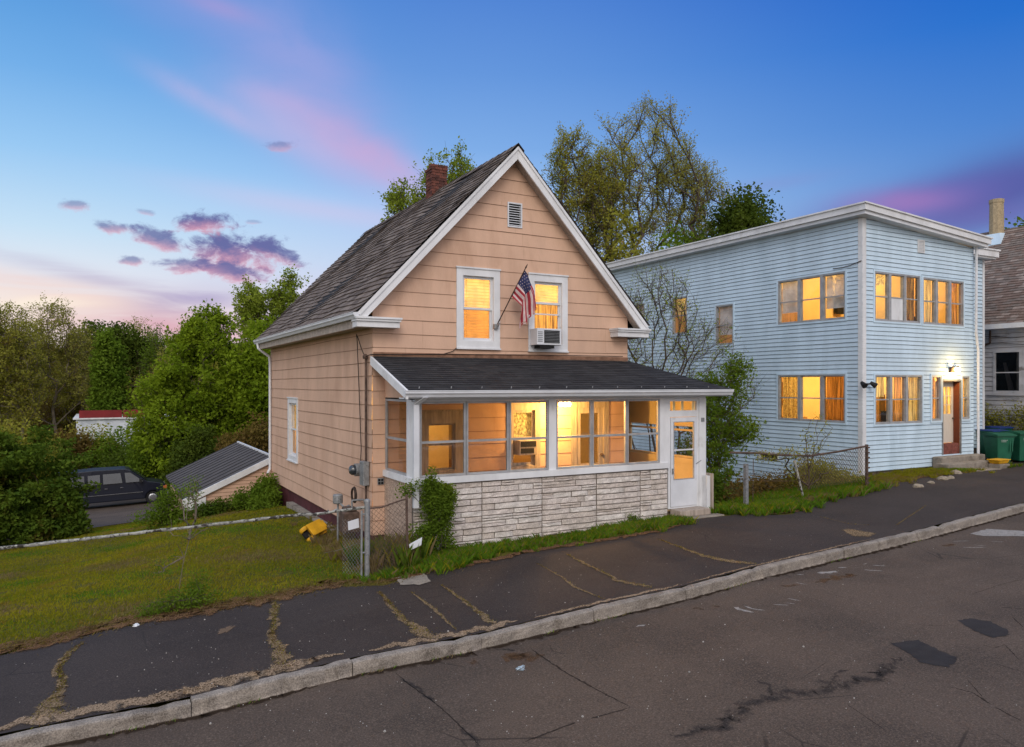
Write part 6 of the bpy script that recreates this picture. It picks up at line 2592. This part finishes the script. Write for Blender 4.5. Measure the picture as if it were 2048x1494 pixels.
M['gr_d'] = leaf_mat('dry_grass', (.15, .11, .055), (.23, .175, .09), .3, 2.0)


def plant(name, label, cat, base, stems, blobs, nt, nl, leaf, size, bark='bark', spread=.25, seed=1, tip=.006, group=None, bend=.18, step=.5, up=.3, aspect=.55, minr=.004, leafnodes='term', expo=2.3, crown='crown', extra=None, twigs=0):
    rng = np.random.default_rng(seed)
    root = thing(name, label, cat, base, group)
    tg_ = envelope(nt, rng, blobs)
    N, par, R, term = skeleton(base, stems, tg_, rng, bend, tip, expo, step, minr)
    e = par >= 0
    P0, P1, R0, R1 = N[par[e]], N[e], np.minimum(R[par[e]], R[e] * 1.25), R[e]
    cent = N[term]
    if twigs:
        # fine side twigs, which then carry the leaves
        d = N[term] - N[par[term]]
        d /= np.linalg.norm(d, axis=1, keepdims=True) + 1e-9
        k = np.repeat(np.arange(len(term)), twigs)
        f = rng.uniform(.15, 1.0, (len(k), 1))
        a = N[par[term]][k] * (1 - f) + N[term][k] * f
        q = d[k] + rng.normal(0, .55, (len(k), 3)) + np.array([0, 0, .35])
        q /= np.linalg.norm(q, axis=1, keepdims=True) + 1e-9
        b = a + q * rng.uniform(.6, 1.7, (len(k), 1)) * float(np.mean(spread)) * 1.6
        P0, P1 = np.concatenate([P0, a]), np.concatenate([P1, b])
        R0, R1 = np.concatenate([R0, np.full(len(k), tip * .45)]), np.concatenate([R1, np.full(len(k), tip * .3)])
        g = rng.uniform(.3, 1.05, (len(k), 3, 1))
        cent = (a[:, None] * (1 - g) + b[:, None] * g).reshape(-1, 3)
    V, F = tubes_np(P0, P1, R0, R1, 5 if len(P0) < 6000 else 4)
    from_np('trunk' if cat == 'tree' else 'stem', V, F, M[bark], root, smooth=True)
    if nl:
        C = cluster_pts(cent, nl, np.asarray(spread) * (.32 if twigs else 1.0), rng)
        if extra is not None:
            C = np.concatenate([C, extra])
        V, F = quads(C, size, rng, up, aspect)
        from_np(crown, V, F, M[leaf], root)
    return root


def stem_line(base, top, rng, n=5, wob=.12):
    base, top = np.array(base, float), np.array(top, float)
    out = []
    for i in range(n + 1):
        p = base + (top - base) * i / n
        if 0 < i < n:
            p = p + rng.normal(0, wob, 3) * np.array([1, 1, .2])
        out.append(tuple(p))
    return out


def big_tree(name, label, px, t, zb, top_y, width, leaf, nl, nt=260, seed=1, size=.12, blobs=None, trunk=.35, group=None, bark='bark', spread=.45, tip=.012, bend=.16, base_spread=0.0, stems=1, up=.3, aspect=.6, twigs=0):
    """a tree on the azimuth of a photo column at depth t; top_y is its top row in the photo, width its crown width in photo pixels"""
    x, y = view(px, t)
    top = CAM_H + (770 - top_y) / FOC * t
    w = width / FOC * t / 2
    h = top - zb
    rng = np.random.default_rng(seed + 100)
    if blobs is None:
        blobs = [(0, 0, .62, 1, 1, .38, 1.0), (-.35, .1, .55, .6, .6, .26, .5), (.4, -.1, .58, .6, .6, .28, .5), (.05, .2, .82, .5, .5, .2, .35)]
    B = [(x + b[0] * w, y + b[1] * w, zb + b[2] * h, b[3] * w, b[4] * w, b[5] * h, b[6]) for b in blobs]
    ST = []
    for k in range(stems):
        dx, dy = (rng.normal(0, base_spread, 2) if stems > 1 else (0, 0))
        ST.append(stem_line((x + dx * .3, y + dy * .3, zb - .3), (x + dx * 2.2, y + dy * 2.2, zb + h * trunk), rng, 5, .02 * h * .3))
    return plant(name, label, 'tree', (x, y, zb), ST, B, nt, nl, leaf, size, bark, spread, seed, tip, group, bend, h * .08, up, aspect, twigs=twigs)
# ------------------------------------------------------------------ trees behind the houses
BARE = [(-.02, 0, .82, .42, .5, .18, 1.1), (.42, .1, .68, .36, .4, .20, 1.0), (-.42, .0, .66, .34, .4, .18, .8), (.72, 0, .52, .26, .4, .16, .7), (-.74, .1, .50, .24, .3, .20, .7), (.1, 0, .58, .5, .5, .2, .5)]
G1 = 'tall trees in young leaf behind the two houses'
big_tree('leafing_tree', 'tallest thinly leafed tree with spreading limbs between the two houses', 1308, 46, -1.5, 212, 410, 'lf_spring', 62000, 520, 3, .056, [
    (-.12, 0, .86, .42, .5, .14, 1.2), (.35, .1, .76, .34, .4, .15, 1.0), (.70, 0, .66, .28, .4, .15, 1.0), (.80, 0, .54, .24, .4, .13, 1.0), (.62, .1, .78, .22, .3, .10, .7), (.92, 0, .50, .2, .3, .15, .9), (-.50, 0, .76, .30, .4, .15, .8), (-.72, 0, .60, .26, .4, .16, .6), (.2, .1, .62, .4, .5, .12, .5), (.55, -.1, .46, .34, .4, .10, .5), (-.2, 0, .62, .3, .4, .10, .4)], .36, G1, 'bark', (.55, .55, .50), .027, .05, .8, 3, twigs=5)
big_tree('leafing_tree', 'olive thinly leafed tree directly right of the gable peak', 1172, 43, -1.5, 250, 205, 'lf_olive', 38000, 360, 4, .055, [
    (-.35, 0, .84, .45, .5, .12, 1.2), (.35, 0, .80, .45, .5, .12, 1.1), (-.4, .1, .66, .5, .5, .14, .8), (.4, .1, .64, .5, .5, .14, .8), (0, 0, .48, .7, .6, .12, .6)], .40, G1, 'bark', (.45, .45, .46), .024, .05, .5, 3, twigs=5)
big_tree('broad_tree', 'dark dense round tree rising behind the blue flat roof', 1490, 44, -1.0, 366, 210, 'lf_dark', 40000, 240, 5, .11, [
    (0, 0, .68, .8, .8, .27, 1.2), (-.45, 0, .52, .55, .6, .28, .7), (.5, 0, .55, .5, .6, .22, .6), (.1, .1, .86, .4, .4, .12, .4)], .35, None, 'bark', (.50, .50, .42), .012)
big_tree('leafing_tree', 'yellow green tree showing behind the brick chimney', 862, 36, -1.8, 300, 205, 'lf_yellow', 15000, 230, 6, .072, [
    (.55, 0, .88, .38, .5, .13, 1.0), (-.45, 0, .78, .5, .5, .13, 1.0), (-.1, .1, .70, .7, .6, .2, 1.0), (.1, 0, .84, .3, .4, .13, .5)], .5, G1, 'bark', (.38, .38, .36), .014, .06, twigs=5)
big_tree('broad_tree', 'green treetop just showing over the white house roof', 2050, 46, .5, 436, 110, 'lf_mid', 9000, 120, 7, .14, None, .4)
# undergrowth behind the houses
for i, (px, t, ty, w, lf, n) in enumerate([(1235, 41, 432, 150, 'lf_olive', 15000), (1345, 40, 428, 170, 'lf_mid', 16000), (1415, 39, 450, 120, 'lf_dark', 9000)]):
    big_tree('hedge_tree', ['olive bushy tree low behind the blue roof, nearest the gable', 'green bushy tree low behind the blue roof, below the tallest limbs', 'dark bushy tree low behind the blue roof, under the round tree'][i],
             px, t, -1.5, ty, w, lf, n, 110, 30 + i, .11, [(0, 0, .60, .9, .9, .40, 1), (-.5, 0, .4, .6, .6, .35, .6), (.5, 0, .4, .6, .6, .35, .6)], .4, 'bushy trees behind the blue house', 'bark', (.5, .5, .45), .01)
# ------------------------------------------------------------------ the wood at the left
W1 = 'trees of the wood beyond the drive'
big_tree('broad_tree', 'big bright green tree filling the gap left of the tan house', 405, 50, -3.4, 636, 250, 'lf_bright', 52000, 330, 8, .115, [
    (.02, 0, .62, .72, .8, .34, 1.3), (-.5, -.1, .40, .55, .6, .28, .9), (.55, .1, .46, .5, .6, .30, .8), (.05, .1, .88, .30, .4, .13, .4), (.28, 0, .90, .13, .2, .12, .15), (-.15, 0, .84, .16, .2, .12, .2), (-.1, -.4, .25, .9, .6, .2, .8)], .3, W1, 'bark', (.62, .62, .50), .014, twigs=5)
big_tree('leafing_tree', 'tall loose green tree peeping over the tan house eave', 540, 62, -3.4, 556, 180, 'lf_yellow', 26000, 260, 9, .11, [
    (.35, 0, .88, .26, .4, .13, .8), (-.4, 0, .82, .24, .4, .14, .8), (0, 0, .78, .3, .4, .14, .7), (-.2, 0, .58, .8, .7, .22, 1.2), (.3, 0, .5, .8, .7, .25, 1.2)], .45, W1, 'bark', (.55, .55, .6), .016, twigs=5)
big_tree('broad_tree', 'second bright tree close behind the tan house corner', 535, 50, -3.2, 655, 170, 'lf_bright', 26000, 200, 10, .13, None, .35, W1, 'bark', (.5, .5, .45), .012)
big_tree('broad_tree', 'dark rounded tree on the skyline of the wood', 232, 78, -4.5, 634, 170, 'lf_dark', 36000, 220, 11, .16, [
    (-.1, 0, .72, .75, .8, .26, 1.2), (.4, 0, .58, .6, .6, .3, .8), (-.4, 0, .5, .6, .6, .3, .8)], .35, W1, 'bark', (.6, .6, .55), .015)
big_tree('broad_tree', 'small light green tree in front of the dark rounded tree', 218, 64, -4.2, 664, 62, 'lf_mid', 15000, 120, 12, .15, [(0, 0, .68, .8, .8, .32, 1), (.1, 0, .45, 1, 1, .3, .8)], .4, W1, 'bark', (.32, .32, .45), .011)
for i, (px, t, ty, w, lf, n, lb) in enumerate([
        (112, 66, 602, 120, 'lf_spring', 9000, 'tall bare limbed tree of the wood with a wide fan of twigs'),
        (32, 62, 612, 90, 'lf_olive', 9000, 'slim bare limbed tree of the wood nearest the left edge'),
        (-25, 60, 590, 110, 'lf_olive', 11000, 'olive tree of the wood cut by the left edge'),
        (280, 84, 648, 95, 'lf_spring', 8000, 'pale twiggy tree of the wood right of the dark rounded tree'),
        (318, 74, 664, 60, 'lf_mid', 8000, 'small green topped tree of the wood beside the big bright tree'),
        (60, 74, 640, 130, 'lf_olive', 13000, 'olive haze of a tree behind the slim bare limbed tree'),
        (165, 70, 655, 90, 'lf_olive', 9000, 'twiggy olive tree of the wood left of the dark rounded tree'),
        (355, 70, 672, 75, 'lf_spring', 8000, 'thin tree of the wood behind the shoulder of the big bright tree')]):
    big_tree('leafing_tree', lb, px, t, -4.2, ty, w, lf, int(n * 1.7), 260, 40 + i, .085, None if i % 2 else BARE, .45, W1, 'bark_grey', (.6, .6, .6), .020, .06, .3, 1 + i % 2, twigs=4)
# bare trunks and mid storey in front of the wood
for i, (px, t, ty, w, lf, n, lb) in enumerate([
        (10, 54, 760, 120, 'lf_olive', 11000, 'brownish thicket tree above the big bush at the left edge'), (95, 55, 735, 120, 'lf_brown', 10000, 'brown twiggy thicket tree with crooked stems'),
        (165, 57, 745, 120, 'lf_olive', 12000, 'olive thicket tree left of the red fascia'), (245, 68, 752, 120, 'lf_olive', 12000, 'olive thicket tree right above the red fascia'),
        (305, 66, 735, 100, 'lf_brown', 10000, 'brown thicket tree between the red fascia and the bright tree'), (50, 57, 700, 140, 'lf_olive', 10000, 'taller olive thicket tree behind the left thicket')]):
    big_tree('thicket_tree', lb, px, t if i in (3, 4) else t + 16, -4.2, ty, w, lf, int(n * 1.2), 200, 60 + i, .080, [(0, 0, .55, 1, 1, .42, 1), (-.5, 0, .4, .7, .7, .35, .7), (.5, 0, .4, .7, .7, .35, .7)], .4, 'thicket trees of the wood', 'bark_grey', (.6, .6, .7), .018, .06, .4, 3, twigs=3)
# shrubs before the warehouse and behind the van
for i, (px, t, ty, w, lf, n, lb) in enumerate([
        (250, 55, 852, 120, 'lf_mid', 7000, 'mid green shrub directly behind the dark van roof'), (340, 49, 850, 130, 'lf_mid', 18000, 'green shrub between the van bonnet and the shed roof'),
        (420, 46, 860, 130, 'lf_dark', 17000, 'dark shrub behind the shed roof'), (500, 44, 838, 110, 'lf_brown', 14000, 'rusty brown shrub against the back corner of the tan house'),
        (180, 56, 850, 110, 'lf_olive', 6000, 'olive shrub behind the rear of the van'), (120, 54, 858, 110, 'lf_brown', 12000, 'brownish shrub beyond the big bush'),
        (45, 46, 850, 120, 'lf_olive', 12000, 'olive shrub showing above the big bush'), (300, 52, 895, 150, 'lf_dark', 15000, 'low dark shrub along the far side of the drive')]):
    big_tree('shrub', lb, px, t, -3.6, ty, w, lf, n, 130, 80 + i, .10, [(0, 0, .55, 1, 1, .45, 1), (-.6, 0, .35, .6, .7, .4, .6), (.6, 0, .35, .6, .7, .4, .6)], .35, 'shrubs round the drive', 'bark', (.35, .35, .32), .008, .15, .3, 4)
# far wood that reads as one mass
rng = np.random.default_rng(99)
C = []
for px in np.concatenate([np.arange(-1500, -260, 26), np.arange(-260, 620, 9)]):
    t = rng.uniform(84, 112)
    x, y = view(px, t)
    top = CAM_H + (770 - rng.uniform(690, 735)) / FOC * t
    n = 620
    w = rng.uniform(1.8, 3.4)
    q = rng.normal(0, 1, (n, 3)) * np.array([w, w, 1])
    q[:, 2] = -6 + (top + 6) * rng.uniform(.02, 1, n) ** .8
    C.append(q + np.array([x, y, 0]))
V, F = quads(np.concatenate(C), .42, rng, .3, .6)
tag(from_np('far_wood', V, F, M['lf_olive']), kind='stuff')
C = []
for px in np.concatenate([np.arange(1100, 2300, 14), np.arange(2300, 5200, 70)]):
    t = rng.uniform(62, 80)
    x, y = view(px, t)
    n = 350
    q = rng.normal(0, 1, (n, 3)) * np.array([2.4, 2.4, 1])
    q[:, 2] = -3 + rng.uniform(6, 9) * rng.uniform(.02, 1, n)
    C.append(q + np.array([x, y, 0]))
V, F = quads(np.concatenate(C), .36, rng, .3, .6)
tag(from_np('far_wood', V, F, M['lf_dark']), kind='stuff')

# ------------------------------------------------------------------ garden shrubs
def bush(name, label, x, y, blobs, nl, leaf, size, seed, nt=120, spread=.16, zb=None, tip=.005, stems=5, bark='bark', group=None, up=.35, aspect=.5, cat='shrub', step=.3, hstem=.3):
    z = hz1(x, y) if zb is None else zb
    rng = np.random.default_rng(seed)
    B = [(x + b[0], y + b[1], z + b[2], b[3], b[4], b[5], b[6]) for b in blobs]
    H = max(b[2] + b[5] for b in blobs)
    ST = []
    for k in range(stems):
        a = k * 2.4
        ST.append(stem_line((x + .08 * math.cos(a), y + .08 * math.sin(a), z - .1), (x + .3 * H * math.cos(a) * .5, y + .3 * H * math.sin(a) * .5, z + H * hstem), rng, 3, .03))
    return plant(name, label, cat, (x, y, z), ST, B, nt, nl, leaf, size, bark, spread, seed, tip, group, .15, step, up, aspect, .003, crown='foliage')


bush('big_bush', 'large dark rhododendron like bush at the left edge of the lawn', -1.9, 30.2, [
    (-.4, 0, 1.9, 2.0, 1.8, 1.9, 1.4), (.35, -.3, 1.0, 1.05, 1.2, 1.0, .9), (-1.6, .2, 2.2, 1.6, 1.5, 2.0, .9), (.0, -.8, .6, 1.5, 1.0, .7, .8), (-1.6, -.6, .7, 1.6, 1.2, .8, .6)], 62000, 'lf_shrub', .075, 5, 380, (.20, .20, .12), None, .008, 6, step=.4)
bush('shrub', 'light feathery shrub in front of the low corner of the shed', 1.75, 24.4, [(0, 0, .40, .32, .4, .42, 1), (.38, -.1, .22, .4, .4, .26, .7), (-.4, .1, .2, .4, .4, .22, .6), (.05, 0, .85, .16, .2, .22, .25)], 4600, 'lf_mid', .04, 6, 110, (.16, .16, .12))
bush('shrub', 'dense green shrub where the shed meets the tan house', 4.3, 22.9, [(0, 0, .34, .38, .7, .40, 1), (-.15, -.7, .2, .4, .5, .26, .6), (-.6, .3, .2, .5, .3, .24, .5), (.1, .2, .7, .2, .3, .2, .25)], 8000, 'lf_mid', .045, 7, 100, .11)
bush('shrub', 'low straggling shrub along the foot of the shed wall', 3.3, 23.95, [(0, 0, .14, .7, .25, .2, 1), (-.5, 0, .12, .5, .25, .18, .7)], 4200, 'lf_shrub', .04, 8, 80, .10)
# vine climbing over the porch corner
vx, vy = 5.22, 12.32
bush('vine_shrub', 'bright green vine bush climbing over the porch corner and downspout', vx, vy, [
    (0, 0, .35, .34, .22, .40, 1), (.05, 0, .85, .33, .22, .35, 1.1), (-.02, -.02, 1.12, .22, .16, .22, .5), (-.12, 0, 1.36, .13, .12, .20, .35), (-.42, .1, 1.24, .20, .12, .12, .2), (.16, .02, 1.05, .2, .16, .25, .5), (-.28, -.05, .3, .25, .2, .35, .4)],
     14000, 'lf_mid', .026, 9, 170, (.06, .05, .07), .22, .004, 6, step=.2)
# tree between the two houses: many bare stems, leafier below
x, y = 15.8, 18.3
rng = np.random.default_rng(12)
ST = [stem_line((x + rng.normal(0, .2), y + rng.normal(0, .2), -1.0), (x + rng.normal(-.2, 1.1), y + rng.normal(0, .7), 3.6), rng, 5, .10) for _ in range(13)]
plant('bare_tree', 'bare many stemmed young tree in front of the blue side wall', 'tree', (x, y, -.9), ST,
      [(x - .4, y, 4.9, 1.6, 1.2, 1.6, 1.2), (x + 1.1, y - .2, 4.2, 1.3, .9, 1.5, .9), (x - 1.9, y + .4, 4.3, 1.2, 1.0, 1.6, .9), (x - .6, y, 6.1, 1.2, 1.0, .9, .6), (x + 2.0, y - .9, 3.2, .8, .6, 1.0, .4)], 640, 3200, 'lf_yellow', .036, 'bark', .22, 12, .0066, None, .04, .5, .3, .5, .0035, twigs=4)
x, y = 14.85, 15.4
ST = [stem_line((x + .1 * k, y, -.2), (x + .4 * k - .3, y + .2 * k, 1.8), rng, 4, .06) for k in range(4)]
plant('leafy_shrub', 'leafy green young tree beside the porch door', 'tree', (x, y, .0), ST,
      [(x - .5, y - .2, 1.0, .9, .7, 1.1, 1.2), (x - .1, y, 2.2, 1.0, .7, .7, .9), (x + .45, y + .1, 3.0, .6, .6, .6, .6), (x + .7, y, 1.9, .7, .6, .4, .6), (x - .7, y, 2.7, .45, .5, .5, .4), (x + .75, y, 3.7, .3, .3, .4, .25)], 300, 13000, 'lf_mid', .044, 'bark', (.24, .24, .18), 13, .006, None, .08, .3, .3, .55, .0035, twigs=4)
bush('shrub', 'shaggy shrub at the foot of the porch door corner', 12.75, 13.8, [(0, 0, .5, .6, .5, .6, 1), (.5, .3, .3, .7, .5, .5, .8)], 7000, 'lf_shrub', .045, 14, 90, .13, .2)
bush('shrub', 'dry brown brambles tangled behind the broken fence', 14.4, 13.5, [(0, 0, .35, 1.1, .5, .45, 1), (1.2, .3, .35, 1.0, .5, .5, .8)], 4200, 'lf_brown', .04, 15, 170, .14, .25, .004, 7)
bush('shrub', 'mossy green mound of weeds below the blue house corner', 16.6, 13.6, [(0, 0, .28, 1.0, .5, .45, 1), (.9, 0, .2, .7, .5, .4, .7)], 9000, 'lf_olive', .04, 16, 100, .13, .45)
x, y = 15.6, 12.9
ST = [stem_line((x, y, .35), (x - .1, y, 1.6), rng, 3, .03)]
plant('climber', 'bare climber arching over the sagging fence rail', 'plant', (x, y, .4), ST, [(x - .9, y - .2, 1.62, 1.3, .2, .16, 1.2), (x + .3, y, 2.0, .6, .2, .55, .5), (x + .1, y, 1.2, 1.2, .25, .35, .6)], 200, 900, 'lf_olive', .03, 'bark', .07, 17, .0045, None, .25, .3, .3, .5, .003, crown='foliage')
x, y = 27.6, 14.6
ST = [stem_line((27.75, 15.3 - k * .35, .7), (27.8, 15.1 - k * .3, 1.9), rng, 3, .05) for k in range(5)]
plant('wall_vine', 'withered vine spreading over the foot of the white house wall', 'plant', (x, y, .7), ST, [(27.85, 14.6, 1.9, .10, 1.1, .8, 1), (27.85, 15.3, 1.7, .1, .5, 1.1, .8), (27.85, 13.7, 1.8, .1, .9, .8, .6)], 300, 2600, 'lf_olive', .045, 'bark', (.05, .12, .10), 18, .005, None, .25, .3, .3, .55, .004, crown='foliage')
# thin sapling on the lawn edge
x, y = 1.05, 12.35
zb = hz1(x, y)
ST = [[(x, y, zb - .1), (x + .0, y, zb + .3), (x + .06, y, zb + .7), (x + .14, y + .02, zb + 1.0), (x + .10, y, zb + 1.35), (x + .14, y, zb + 1.75)], [(x + .14, y + .02, zb + 1.0), (x + .32, y + .05, zb + 1.25)], [(x + .06, y, zb + .75), (x - .22, y + .05, zb + .60)]]
plant('sapling', 'thin crooked sapling with a few leaves at the lawn edge', 'tree', (x, y, zb), ST, [(x + .14, y, zb + 1.72, .18, .18, .14, 1), (x + .2, y, zb + 1.9, .1, .1, .1, .3), (x - .25, y, zb + .6, .14, .1, .12, .3), (x + .3, y + .1, zb + 1.2, .16, .1, .16, .4), (x, y, zb + 1.1, .16, .12, .4, .5)], 80, 900, 'lf_mid', .018, 'bark_grey', .06, 19, .0050, None, .1, .15, .3, .5, .003)
bush('weed_clump', 'dark green weed clump at the foot of the thin sapling', 1.2, 12.2, [(0, 0, .14, .34, .26, .20, 1), (-.4, -.1, .08, .3, .2, .10, .6), (.1, .05, .34, .12, .1, .22, .4)], 3000, 'lf_mid', .02, 20, 80, .07, None, .003, 6, group=None, step=.12, cat='plant')
bush('weed_clump', 'tuft of weeds against the stone porch front', 9.75, 12.5, [(0, 0, .10, .14, .08, .14, 1)], 700, 'lf_mid', .018, 21, 24, .04, None, .003, 4, step=.1, cat='plant')

# ------------------------------------------------------------------ grass
def blades(name, P, h, w, m, rng, lean=.5, mi=None, label=None):
    n = len(P)
    a = rng.uniform(0, 2 * np.pi, n)
    hh = h * rng.uniform(.55, 1.35, n)
    d = np.stack([np.cos(a), np.sin(a), np.zeros(n)], 1)
    s = np.stack([-np.sin(a), np.cos(a), np.zeros(n)], 1) * (w * rng.uniform(.7, 1.3, n))[:, None]
    ln = (lean * rng.uniform(.2, 1.2, n) * hh)[:, None]
    mid = P + d * ln * .35 + np.array([0, 0, 1.0]) * (hh * .6)[:, None]
    tip = P + d * ln + np.array([0, 0, 1.0]) * hh[:, None]
    V = np.stack([P - s, P + s, mid + s * .6, tip], 1).reshape(-1, 3)
    F = np.arange(4 * n).reshape(n, 4)
    F = F[:, [0, 1, 2, 3]]
    return tag(from_np(name, V, F, m, None, mi), kind='stuff')


def scatter(n, x0, x1, y0, y1, rng, keep):
    P = np.column_stack([rng.uniform(x0, x1, n), rng.uniform(y0, y1, n)])
    P = P[keep(P[:, 0], P[:, 1])]
    return np.column_stack([P, hz(P[:, 0], P[:, 1]) - .01])


rng = np.random.default_rng(5)


def not_house(x, y):
    a = ~((x > 4.5) & (x < 12) & (y > 12.6) & (y < 24.4))
    b = ~((x > 2.2) & (x < 4.8) & (y > 24.2))
    c = ~((y > 32.7) & (x > -13) & (x < 4.6))
    return a & b & c


def lawn(x, y):
    e = np.interp(x, BX, BY)
    return (y > e + .25 + .15 * np.sin(x * 3.1) + .1 * np.sin(x * 7.7)) & not_house(x, y) & (rng.random(len(x)) < np.clip(1.25 - (y - 12) * .035, .3, 1))


P = scatter(400000, -10, 4.66, 11.9, 33, rng, lawn)
nz = np.sin(P[:, 0] * 1.3 + 1) * np.sin(P[:, 1] * .9) + .6 * np.sin(P[:, 0] * 3.1 + P[:, 1] * 2.2) + .5 * rng.normal(size=len(P))
bare = np.sin(P[:, 0] * 2.1 + 2) * np.sin(P[:, 1] * 2.7 + P[:, 0]) + .7 * np.sin(P[:, 0] * 6.3) * np.sin(P[:, 1] * 5.1)
ok = (bare < 1.0) | (rng.random(len(P)) < .25)
P, nz = P[ok], nz[ok]
mi = np.where(nz > 1.0, 1, np.where(nz < -1.05, 2, 0))
blades('lawn_grass', P, .042, .0065, [M['gr_a'], M['gr_b'], M['gr_d']], rng, .9, mi)


def clumps(cx, cy, rx, ry, n, h, m, name, seed, w=.0032, lean=.7):
    n = int(n * 1.35)
    r = np.random.default_rng(seed)
    k = max(3, n // 45)
    c = np.column_stack([cx + r.normal(0, rx, k), cy + r.normal(0, ry, k)])
    q = c[r.integers(0, k, n)] + r.normal(0, .035, (n, 2))
    ok = ~((q[:, 0] > QX0 - .05) & (q[:, 0] < 10.83) & (q[:, 1] > 12.60) & (q[:, 1] < 24))
    q = q[ok]
    P = np.column_stack([q, hz(q[:, 0], q[:, 1]) - .01])
    blades(name, P, h, w, list(m) if isinstance(m, list) else [m, M['gr_a'], M['gr_d']], r, lean, None if isinstance(m, list) else np.where(r.random(len(P)) < .72, 0, np.where(r.random(len(P)) < .6, 1, 2)))


# verge in front of the stone porch, thicker towards the door
for i, (cx, cy, rx, ry, n, h) in enumerate([(6.1, 12.2, .45, .20, 1500, .10), (7.0, 12.1, .40, .20, 2400, .10), (7.7, 12.1, .30, .22, 900, .07), (8.5, 12.1, .4, .20, 3000, .10), (9.6, 12.1, .45, .16, 5600, .13), (10.35, 12.1, .22, .14, 2200, .12)]):
    clumps(cx, cy, rx, ry, n, h, M['gr_b'], 'verge_grass', 50 + i)
clumps(5.3, 11.95, .45, .20, 5200, .15, M['gr_b'], 'verge_grass', 61, .0034)
clumps(4.3, 11.95, .35, .22, 2600, .10, M['gr_b'], 'verge_grass', 62)
clumps(4.3, 12.35, .2, .2, 380, .42, M['gr_d'], 'tall_grass', 63, .003, .4)
clumps(4.3, 12.35, .22, .2, 1500, .40, M['lf_shrub'], 'tall_grass', 66, .004, .45)
clumps(4.2, 13.6, .25, .7, 2600, .16, M['gr_d'], 'tall_grass', 64)
clumps(4.3, 15.8, .2, .8, 1800, .10, M['gr_d'], 'tall_grass', 65)
# long grass by the broken fence
for i, (cx, cy, rx, ry, n, h, m) in enumerate([(12.9, 12.35, .5, .26, 7500, .17, 'gr_b'), (13.7, 12.35, .5, .35, 7500, .16, 'gr_b'), (14.8, 13.0, .6, .35, 6000, .20, 'gr_b'), (16.2, 13.0, .7, .35, 8500, .20, 'gr_b'), (17.2, 12.95, .5, .25, 3600, .14, 'gr_a'),
                                               (15.2, 12.4, .6, .15, 1800, .14, 'gr_d'), (16.6, 12.55, .6, .15, 2600, .14, 'gr_d'), (19.0, 13.3, .9, .3, 6000, .10, 'gr_a'), (20.8, 13.3, .9, .3, 6500, .10, 'gr_a'), (22.0, 13.2, .4, .2, 2000, .10, 'gr_b'), (24.9, 13.3, .3, .3, 900, .12, 'gr_b'), (25.4, 14.4, .4, .4, 1800, .14, 'gr_b'), (20.3, 12.9, 1.0, .1, 1600, .07, 'gr_d'), (18.6, 13.1, .6, .25, 2400, .10, 'gr_d')]):
    clumps(cx, cy, rx, ry, n, h, M[m], 'side_grass', 70 + i, .0030)
# straw and moss in the cracks, and against the kerb
PP = []
for q, w in CRK:
    q = np.array(q)
    seg = np.linalg.norm(np.diff(q, axis=0), axis=1)
    cum = np.concatenate([[0], np.cumsum(seg)])
    n = int(cum[-1] * 230 * np.mean(w) / .08)
    s = rng.uniform(0, cum[-1], n)
    wi = np.interp(s / cum[-1], np.linspace(0, 1, len(w)), w)
    PP.append(np.column_stack([np.interp(s, cum, q[:, 0]) + rng.normal(0, 1, n) * wi * .26, np.interp(s, cum, q[:, 1]) + rng.normal(0, 1, n) * wi * .26]))
PP = np.concatenate(PP)
PP = np.column_stack([PP, hz(PP[:, 0], PP[:, 1]) + .015])
blades('crack_grass', PP, .018, .0025, [M['lf_brown'], M['gr_a']], rng, 1.4, (rng.random(len(PP)) < .22).astype(int))
n = 9000
x = rng.uniform(-4, 5.5, n)
P = np.column_stack([x, np.interp(x, BX, BY) + rng.normal(.18, .16, n)])
P = np.column_stack([P, hz(P[:, 0], P[:, 1]) + .01])
blades('edge_straw', P, .03, .004, [M['gr_d'], M['lf_brown']], rng, 2.0, (rng.random(n) < .6).astype(int))
n = 900
x = rng.uniform(-3, 14, n)
P = np.column_stack([x, curb_y(x) - .03 - np.abs(rng.normal(0, .05, n)) * .6, np.zeros(n)])
P[:, 2] = [float(road_z(a, b)) for a, b in P[:, :2]]
P = P[np.sin(P[:, 0] * 2.3) + np.sin(P[:, 0] * 5.1) > .4]
blades('gutter_weeds', P, .035, .004, [M['gr_d'], M['gr_b']], rng, 1.2, (rng.random(len(P)) < .35).astype(int))
